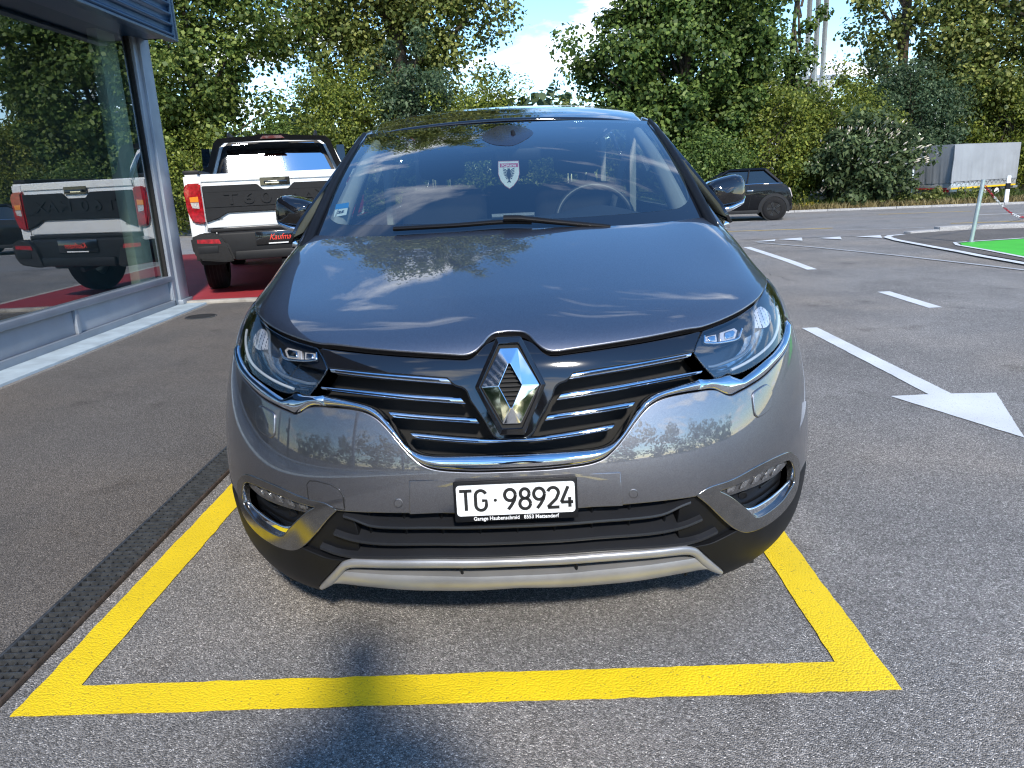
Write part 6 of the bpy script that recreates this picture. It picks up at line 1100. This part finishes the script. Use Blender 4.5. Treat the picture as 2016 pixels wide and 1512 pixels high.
panel('sticker_blue_band', screen, np.array([t_(0, 0), t_(1, 0), t_(1, .42), t_(0, .42)]), mat('sticker_blue', (.02, .22, .55), .5), vgm, h=-.003, rim=0, depth=0, du=.05, dv=.05)
q0, q1, q2 = [screen(*t_(a, b)) for a, b in ((.5, .70), (.9, .70), (.5, .3))]; nn = chart_n(screen, *t_(.5, .7))
text_mesh('sticker_number', '25', .026, M_ink, vgm, .0002, frame4(Vector(q0-nn*.0022), Vector(q1-q0), Vector(q2-q0)), offset=.001)
# wiper
wp = resample(O['wiper'], 40); L_ = screen(wp[:, 0], wp[:, 1]); nL = chart_n(screen, wp[:, 0], wp[:, 1])
wi = tube('wiper_blade', L_[:26]+nL[:26]*.020, .0085, M_mbk, car, n=8, flat=1.5); tube('wiper_arm', np.concatenate([L_[20:24]+nL[20:24]*.034, L_[24:]+nL[24:]*np.linspace(.032, .012, 16)[:, None]]), np.r_[np.full(4, .012), np.linspace(.011, .008, 16)], M_mbk, wi, n=8, flat=1.4)
box('scuttle', (-.70, .90, 1.03), (.70, 1.16, 1.075), M_mbk, car)
# ---- roof, pillars, rear
def roof(s, t):
    s = np.asarray(s, float); t = np.asarray(t, float); y = 2.012+t*2.55
    zc = np.interp(y, [2.0, 2.15, 2.35, 2.6, 2.85, 3.2, 3.6, 4.2, 4.6], [1.566, 1.606, 1.648, 1.680, 1.692, 1.690, 1.67, 1.61, 1.55]); 
    w = np.interp(y, [2.0, 2.3, 3, 4, 4.6], [.685, .70, .70, .67, .62])
    return np.stack([s*w, y+.08*s*s*np.clip(1-t*4, 0, 1), zc-.030*s*s-.018*s**6-.004*np.abs(s)], -1)
tt = np.linspace(0, 1, 60)
def roof_s(s, t):   # smoothed along the length
    k = .045; return (roof(s, np.clip(t-k, 0, 1))+2*roof(s, t)+roof(s, np.clip(t+k, 0, 1)))/4 if False else roof(s, t)
rf = sheet_grid('roof', roof_s, np.linspace(-1, 1, 31), tt, M_pbk, car, thick=.012)
lin = sheet_grid('headliner', lambda s, t: roof_s(s*.93, t)-np.array([0, 0, .05]), np.linspace(-1, 1, 15), np.linspace(.02, .97, 20), M_trim, car)
for s in (1, -1):
    pa = np.array([(s*.805, 1.08, 1.02), (s*.790, 1.17, 1.082), (s*.757, 1.30, 1.157), (s*.730, 1.60, 1.323), (s*.700, 2.0, 1.502), (s*.690, 2.25, 1.548), (s*.692, 2.7, 1.580), (s*.69, 3.3, 1.600), (s*.66, 4.1, 1.55), (s*.60, 4.6, 1.49)])
    P = resample(pa, 60); P = (np.concatenate([P[:1], P[:-1]])+2*P+np.concatenate([P[1:], P[-1:]]))/4
    tube('roof_pillar', P, np.interp(np.arange(60), [0, 14, 26, 60], [.036, .027, .018, .016]), M_paint, car, n=12, flat=.9)
    # black rubber strip between glass and pillar
    tb = np.linspace(-.09, .99, 40); ss = np.full(40, s*1.0); e_ = screen(ss, tb); tube('screen_moulding', e_+np.array([s*.012, -.004, .003]), np.linspace(.021, .010, 40), M_mbk, car, n=8)
    ti = np.linspace(.06, .95, 30); e_ = screen(np.full(30, s*.93), ti)-chart_n(screen, np.full(30, s*.93), ti)*.045; tube('pillar_trim', e_, np.linspace(.045, .028, 30), M_trim, car, n=8, flat=.8)
    box('door_pillar_trim', (min(s*.66, s*.70), 2.52, .80), (max(s*.66, s*.70), 2.66, 1.56), M_trim, car, bevel=.012)
    box('rear_pillar_trim', (min(s*.62, s*.66), 3.62, .80), (max(s*.62, s*.66), 3.80, 1.54), M_trim, car, bevel=.012)
# body sides behind the wings
def flank(y, z):
    y = np.asarray(y, float); z = np.asarray(z, float)
    x = np.interp(z, [.15, .25, .35, .5, .65, .8, .95, 1.05, 1.15], [.86, .895, .925, .944, .949, .948, .935, .912, .885])-.16*np.clip((y-3.7)/1.1, 0, 1.2)**2
    return np.stack([x, y, z], -1)
def glassy(y, z):
    y = np.asarray(y, float); z = np.asarray(z, float); k = np.clip((z-1.06)/.54, 0, 1.1)
    return np.stack([.905-.185*k-.03*k*k-.12*np.clip((y-3.7)/1.1, 0, 1.2)**2, y, z], -1)
rw = [(3.834+.40*math.cos(a), .36+.40*math.sin(a)) for a in np.radians(np.linspace(0, 180, 20))]
sides = {'wing_lower': [(1.36, .22), (1.36, .62), (1.30, .60), (1.335, .45), (1.34, .22)],
         'front_door': [(1.37, .24), (2.50, .24), (2.50, 1.10), (1.9, 1.085), (1.37, 1.03)], 'rear_door': [(2.508, .24), (3.40, .24), (3.46, .50), (3.62, 1.0), (3.62, 1.13), (2.508, 1.10)],
         'rear_quarter': [(4.72, .30), (4.78, .60), (4.74, .95), (4.70, 1.15), (3.628, 1.13), (3.628, 1.0), (3.49, .62)]+rw[::-1][2:]}
for nm, q in sides.items():
    w = panel(nm, flank, np.array(q), M_paint, car, rim=.003, depth=.02, du=.05, dv=.05)
    if nm.endswith('door'):
        yb = 2.30 if nm[0] == 'f' else 3.40; hd_ = box('handle', (.93, yb-.11, .905), (.972, yb+.09, .93), M_chrome, w, bevel=.008); w2 = mirrored(w); h2 = box('handle', (-.972, yb-.11, .905), (-.93, yb+.09, .93), M_chrome, w2, bevel=.008)
    else: mirrored(w)
for nm, q in {'side_window': [(1.62, 1.115), (2.47, 1.125), (2.47, 1.54), (2.12, 1.50)], 'side_window.': [(2.53, 1.125), (3.58, 1.15), (3.56, 1.56), (2.53, 1.545)], 'side_window..': [(3.66, 1.16), (4.45, 1.20), (4.3, 1.50), (3.66, 1.555)]}.items():
    w = panel('side_window', glassy, np.array(q), M_tint, car, rim=0, depth=0, du=.06, dv=.06); mirrored(w)
for y0, y1 in ((2.47, 2.53), (3.58, 3.66)):
    w = panel('window_pillar', glassy, np.array([(y0, 1.11), (y1, 1.11), (y1, 1.58), (y0, 1.56)]), M_pbk, car, rim=.002, depth=.01, du=.06, dv=.06); mirrored(w)
w = panel('mirror_corner', glassy, np.array([(1.30, 1.09), (1.62, 1.115), (2.12, 1.50), (2.05, 1.51), (1.36, 1.16)]), M_pbk, car, rim=.002, depth=.01, du=.06, dv=.06); mirrored(w)
w = panel('belt_moulding', flank, np.array([(1.40, 1.06), (1.9, 1.088), (4.65, 1.155), (4.65, 1.185), (1.9, 1.118), (1.40, 1.09)]), M_chrome, car, h=.004, rim=.002, depth=.02, du=.06, dv=.02); mirrored(w)
w = panel('side_sill', flank, np.array([(1.36, .17), (3.40, .17), (3.40, .235), (1.36, .235)]), M_mbk, car, h=.006, rim=.006, depth=.03, du=.06, dv=.03); mirrored(w)
def hatch(x, z): x = np.asarray(x, float); z = np.asarray(z, float); return np.stack([-x, 4.80-.28*np.clip(z-.9, 0, 1)-.10*x*x, z], -1)
hp_ = np.array([(-.76, .35), (.76, .35), (.78, .9), (.72, 1.2), (.60, 1.53), (-.60, 1.53), (-.72, 1.2), (-.78, .9)]); hw_ = np.array([(-.60, 1.10), (.60, 1.10), (.50, 1.46), (-.50, 1.46)])
panel('tailgate', hatch, hp_, M_paint, car, rim=.004, depth=.02, du=.06, dv=.06, holes=[hw_]); panel('rear_window', hatch, hw_, M_tint, car, rim=0, depth=0, du=.06, dv=.06)
# wheels
for s in (1, -1):
    for y in (.95, 3.834):
        w = lathe('wheel', [(.24, -.11), (.33, -.12), (.36, -.10), (.372, -.07), (.372, .07), (.36, .10), (.33, .12), (.24, .11)], M_rub, car, axis='X', n=44, loc=(s*.80, y, .372))
        lathe('rim', [(.255, s*.115), (.24, s*.105), (.225, s*.03), (.08, s*.05), (.06, s*.09), (0, s*.09)], M_galv, w, axis='X', n=40, loc=(s*.80, y, .372))
        bm = bmesh.new()
        for k in range(10):
            a = k/10*2*math.pi; c0, s0 = math.cos(a), math.sin(a); nn = Vector((0, -s0, c0))*.014
            q = [Vector((s*.80+s*xx, y+c0*r_, .372+s0*r_))+sg*nn for xx in (.10, .06) for r_ in (.05, .235) for sg in (-1, 1)]; vs_ = [bm.verts.new(x) for x in q]
            for f in ((0, 1, 3, 2), (4, 6, 7, 5), (0, 2, 6, 4), (1, 5, 7, 3), (0, 4, 5, 1), (2, 3, 7, 6)): bm.faces.new([vs_[i] for i in f])
        bmesh.ops.recalc_face_normals(bm, faces=bm.faces); bm_obj('spokes', bm, M_galv, w)
    for y in (.95, 3.834):
        A = np.radians(np.linspace(-15, 195, 26)); V = [(xx, y+.42*math.cos(a), .372+.42*math.sin(a)) for a in A for xx in (s*.55, s*.91)]
        mesh('wheel_house', V, [(i*2, i*2+1, i*2+3, i*2+2) for i in range(25)], M_vbk, car)
# ---- cabin
def dash(x, t):
    x = np.asarray(x, float); t = np.asarray(t, float); y = .99+.13*(x/.7)**2+t*.80
    z = np.interp(t, [0, .25, .55, .8, .9, 1], [1.082, 1.105, 1.135, 1.13, 1.06, .80])+.045*np.exp(-((x-.40)/.17)**2)*np.exp(-((t-.72)/.16)**2)-.03*(x/.7)**2
    return np.stack([x, y, z], -1)
sheet_grid('dashboard', dash, np.linspace(-.72, .72, 61), np.linspace(0, 1, 40), M_dash, car)
a = np.linspace(-.072, .107, 24); q = dash(a, .56+0*a-1.2*(a-.017)**2); sp_ = [tuple(p+[0, 0, .012]) for p in q]; tube('speaker_grille', sp_, .011, mat('speaker_grey', (.22, .23, .23), .7, vary=.5, scale=400), car, n=8, flat=1.6)
sw = [(0.40+.180*math.cos(k), 1.86+.180*math.sin(k)*.42, 1.085+.180*math.sin(k)*.907) for k in np.arange(40)/40*2*math.pi]; stw = tube('steering_wheel', sw, .0145, mat('wheel_leather', (.035, .035, .036), .42), car, n=10, closed=True)
box('wheel_hub', (.32, 1.80, 1.03), (.48, 1.87, 1.13), M_dash, stw, bevel=.03); 
for k in (R(0), R(180), R(270)): tube('wheel_spoke', [(.40+.05*math.cos(k), 1.85+.05*math.sin(k)*.42, 1.085+.05*math.sin(k)*.9), (.40+.172*math.cos(k), 1.86+.172*math.sin(k)*.42, 1.085+.172*math.sin(k)*.9)], .014, M_dash, stw, n=6)
for x, y in ((-.37, 2.45), (.37, 2.45), (-.46, 3.45), (0, 3.45), (.46, 3.45)):
    hw = .235 if y < 3 else .20; st = bmesh.new(); bbox(st, (x-hw, y, .62), (x+hw, y+.14, 1.26), .06, 3); sb_ = bm_obj('seat_back', st, M_seat, car, smooth=True)
    st = bmesh.new(); bbox(st, (x-.125, y+.03, 1.31), (x+.125, y+.12, 1.47), .04, 3); hr = bm_obj('head_restraint', st, M_seat, sb_, smooth=True)
    for dx_ in (-.05, .05): tube('restraint_stem', [(x+dx_, y+.07, 1.22), (x+dx_, y+.07, 1.35)], .007, M_chrome, sb_, n=6)
    st = bmesh.new(); bbox(st, (x-hw, y-.45, .48), (x+hw, y+.03, .64), .05, 3); bm_obj('seat_cushion', st, M_seat, car, smooth=True)
box('cabin_floor', (-.85, 1.1, .20), (.85, 4.6, .30), M_seat, car)
box('interior_mirror', (-.05, 1.66, 1.372), (.15, 1.69, 1.425), M_blk, car, bevel=.012); tube('mirror_stem', [(.05, 1.68, 1.42), (.03, 1.78, 1.50)], .010, M_blk, car)
tube('seat_belt', [(.66, 2.52, 1.45), (.60, 2.44, 1.30), (.52, 2.40, 1.0)], .018, mat('belt_webbing', (.10, .10, .10), .8), car, n=6, flat=.3)
# ---- door mirrors
for s in (1, -1):
    V = []; F = []; nr, na = 12, 28
    for i in range(nr):
        d = i/(nr-1); y = 1.775+.125*d; k = max(.02, (1-(1-min(1., d*1.25))**3.2)**(1/2.6))
        for j in range(na):
            a = j/na*2*math.pi; ca, sa = math.cos(a), math.sin(a); x = .098*math.copysign(abs(ca)**.62, ca)*k; z = .074*math.copysign(abs(sa)**.66, sa)*k
            x += .012*(-sa); V.append((s*(1.008+x), y+.02*(x/.1), 1.190+z+.022*(x/.1)*(1 if z > 0 else .45)))
    for i in range(nr-1):
        for j in range(na): F.append((i*na+j, i*na+(j+1) % na, (i+1)*na+(j+1) % na, (i+1)*na+j) if s > 0 else (i*na+j, (i+1)*na+j, (i+1)*na+(j+1) % na, i*na+(j+1) % na))
    F.append(tuple(range(na))); hs_ = mesh('door_mirror', V, F, M_pbk, car, smooth=True, sharp=70)
    mesh('mirror_glass', [V[(nr-1)*na+j] for j in range(na)], [tuple(range(na))[::s]], M_chrome, hs_)
    pth = np.array([(s*.915, 1.83, 1.105), (s*.955, 1.80, 1.108), (s*1.02, 1.795, 1.119), (s*1.075, 1.81, 1.140), (s*1.098, 1.85, 1.165)]); tube('mirror_chrome_strip', resample(pth, 30), np.r_[np.linspace(.010, .0155, 10), np.linspace(.0155, .006, 20)], M_chrome, hs_, n=10, flat=1.3)
    tube('mirror_arm', [(s*.86, 1.82, 1.065), (s*.92, 1.83, 1.095), (s*.98, 1.84, 1.13)], [.035, .032, .035], M_pbk, hs_, n=10)
# ---- club pennant hanging behind the windscreen
pn = thing('club_pennant', 'white shield pennant with black eagle and red band behind the windscreen', 'pennant', (.006, 1.62, 1.318))
sx_, sz_ = 1.0, 1.0
sp = np.array([(-.043, .052), (.043, .050), (.045, .0), (.036, -.028), (.018, -.05), (0, -.062), (-.018, -.05), (-.036, -.028), (-.045, .0)])*sx_
prism('shield', [tuple(p) for p in sp*1.05], 1, .0005, .002, mat('pennant_red_edge', (.40, .10, .12), .7), pn); prism('field', [tuple(p) for p in sp], 1, -.0005, .0004, mat('pennant_white', (.72, .76, .76), .6), pn)
prism('name_band', [(-.038, .028), (.041, .026), (.041, .042), (-.038, .044)], 1, -.0012, -.0006, mat('pennant_red', (.50, .05, .12), .6), pn)
text_mesh('name_lettering', 'FC|Aarau', .0165, M_wp, pn, .0002, Matrix(((1, 0, 0, .001), (0, 0, -1, -.0015), (0, 1, 0, .0345), (0, 0, 0, 1))), offset=.0003)
bm = bmesh.new()
def fl_(poly):
    f = bm.faces.new([bm.verts.new((x, -.0012, z)) for x, z in poly])
fl_([(-.005, .022), (.005, .022), (.009, -.004), (.004, -.022), (0, -.040), (-.004, -.022), (-.009, -.004)])
for s in (-1, 1):
    for k in range(7):
        z = .018-.0062*k; L = .026-.0008*k-.0025*max(0, k-3); fl_([(s*.006, z-.004), (s*L*.55, z+.0015), (s*L, z+.006-.001*k), (s*L*.95, z+.0022-.001*k), (s*L*.55, z-.0022), (s*.006, z-.0075)])
    fl_([(s*.002, -.028), (s*.009, -.036), (s*.006, -.038), (s*.001, -.034)])
bm_obj('eagle', bm, M_ink, pn)
tube('hanging_cord', [(0, .001, .055), (.004, .06, .115)], .0008, M_blk, pn, n=4)
# ------------------------------------------------------------------ the photographer, whose shadow falls on the bay
ps = thing('person', 'person in dark clothes holding up a phone behind the bay', 'person', (.02, -2.14, 0), 0, None, 1.04)
def skinned(name, joints, edges, root, mt, parent, sub_=2):
    me = bpy.data.meshes.new(name); me.from_pydata([j[:3] for j in joints], edges, []); me.update(); o = bpy.data.objects.new(name, me); COL.objects.link(o); o.parent = parent; me.materials.append(mt)
    sk_ = o.modifiers.new('skin', 'SKIN'); d = me.skin_vertices[0].data
    for i, j in enumerate(joints): d[i].radius = (j[3], j[4] if len(j) > 4 else j[3])
    d[root].use_root = True; s_ = o.modifiers.new('smooth', 'SUBSURF'); s_.levels = s_.render_levels = sub_; sk_.use_smooth_shade = True; return o
J = [(0, 0, .95, .13, .10), (0, 0, 1.15, .12, .09), (0, .01, 1.36, .145, .10), (0, .01, 1.50, .06, .06), (0, .03, 1.60, .075, .085), (0, .03, 1.72, .072, .085),
     (.18, .01, 1.42, .062), (.24, .08, 1.17, .048), (.13, .21, 1.22, .036), (-.18, .01, 1.42, .062), (-.24, .08, 1.17, .048), (-.15, .21, 1.22, .036),
     (.10, 0, .86, .095), (.12, .02, .48, .065), (.13, -.01, .09, .045), (.14, .13, .045, .04), (-.10, 0, .86, .095), (-.12, .02, .48, .065), (-.13, -.01, .09, .045), (-.14, .13, .045, .04)]
E_ = [(0, 1), (1, 2), (2, 3), (3, 4), (4, 5), (2, 6), (6, 7), (7, 8), (2, 9), (9, 10), (10, 11), (0, 12), (12, 13), (13, 14), (14, 15), (0, 16), (16, 17), (17, 18), (18, 19)]
body = skinned('body', J, E_, 0, mat('dark_clothes', (.03, .035, .05), .8), ps)
M_skin = mat('skin', (.42, .26, .19), .55, vary=.08)
for s in (1, -1):
    bx = (.13 if s > 0 else -.15); wr = (bx, .21, 1.22)
    HJ = [(*wr, .030), (bx-s*.015, .25, 1.245, .032, .022)]; HE = [(0, 1)]
    for k in range(4):
        b0 = len(HJ); HJ += [(bx-s*(.02+.006*k), .265, 1.232+.019*k, .0095), (bx-s*(.045+.003*k), .282, 1.238+.018*k, .009), (bx-s*(.066-.002*k), .274, 1.24+.018*k, .008)]; HE += [(1, b0), (b0, b0+1), (b0+1, b0+2)]
    b0 = len(HJ); HJ += [(bx-s*.03, .24, 1.28, .011), (bx-s*.052, .254, 1.305, .009)]; HE += [(1, b0), (b0, b0+1)]
    skinned('hand', HJ, HE, 0, M_skin, body, 1)
hd_ = bmesh.new(); bmesh.ops.create_uvsphere(hd_, u_segments=24, v_segments=16, radius=1)
for v in hd_.verts: v.co = Vector((v.co.x*.078, v.co.y*.098+.035, v.co.z*.115+1.675))
hdm = bm_obj('head', hd_, M_skin, body, smooth=True, sharp=180)
hb = bmesh.new(); bmesh.ops.create_uvsphere(hb, u_segments=24, v_segments=16, radius=1)
for v in hb.verts: v.co = Vector((v.co.x*.085, v.co.y*.100+.020, max(v.co.z*.118, -.02)+1.69))
bm_obj('hair', hb, mat('brown_hair', (.05, .035, .025), .7), body, smooth=True, sharp=180)
prism('nose', [(-.014, 1.64), (.014, 1.64), (.004, 1.69), (-.004, 1.69)], 1, .12, .155, M_skin, hdm, bevel=.004)
for s in (-1, 1):
    box('eye', (s*.03-.012, .123, 1.685), (s*.03+.012, .129, 1.697), M_white, hdm, bevel=.003); box('ear', (s*.079-.006, .02, 1.655), (s*.079+.006, .05, 1.71), M_skin, hdm, bevel=.005)
box('mouth', (-.022, .122, 1.612), (.022, .127, 1.620), mat('lips', (.35, .14, .12), .5), hdm, bevel=.002)
ph_ = box('phone', (-.075, -.005, -.036), (.075, .003, .036), M_gblk, None, bevel=.004); ph_.location = (.03, -1.838, 1.285); ph_.rotation_euler = (R(-15), R(-2.7), 0); tag(ph_, 'black phone held up in both hands', 'phone')
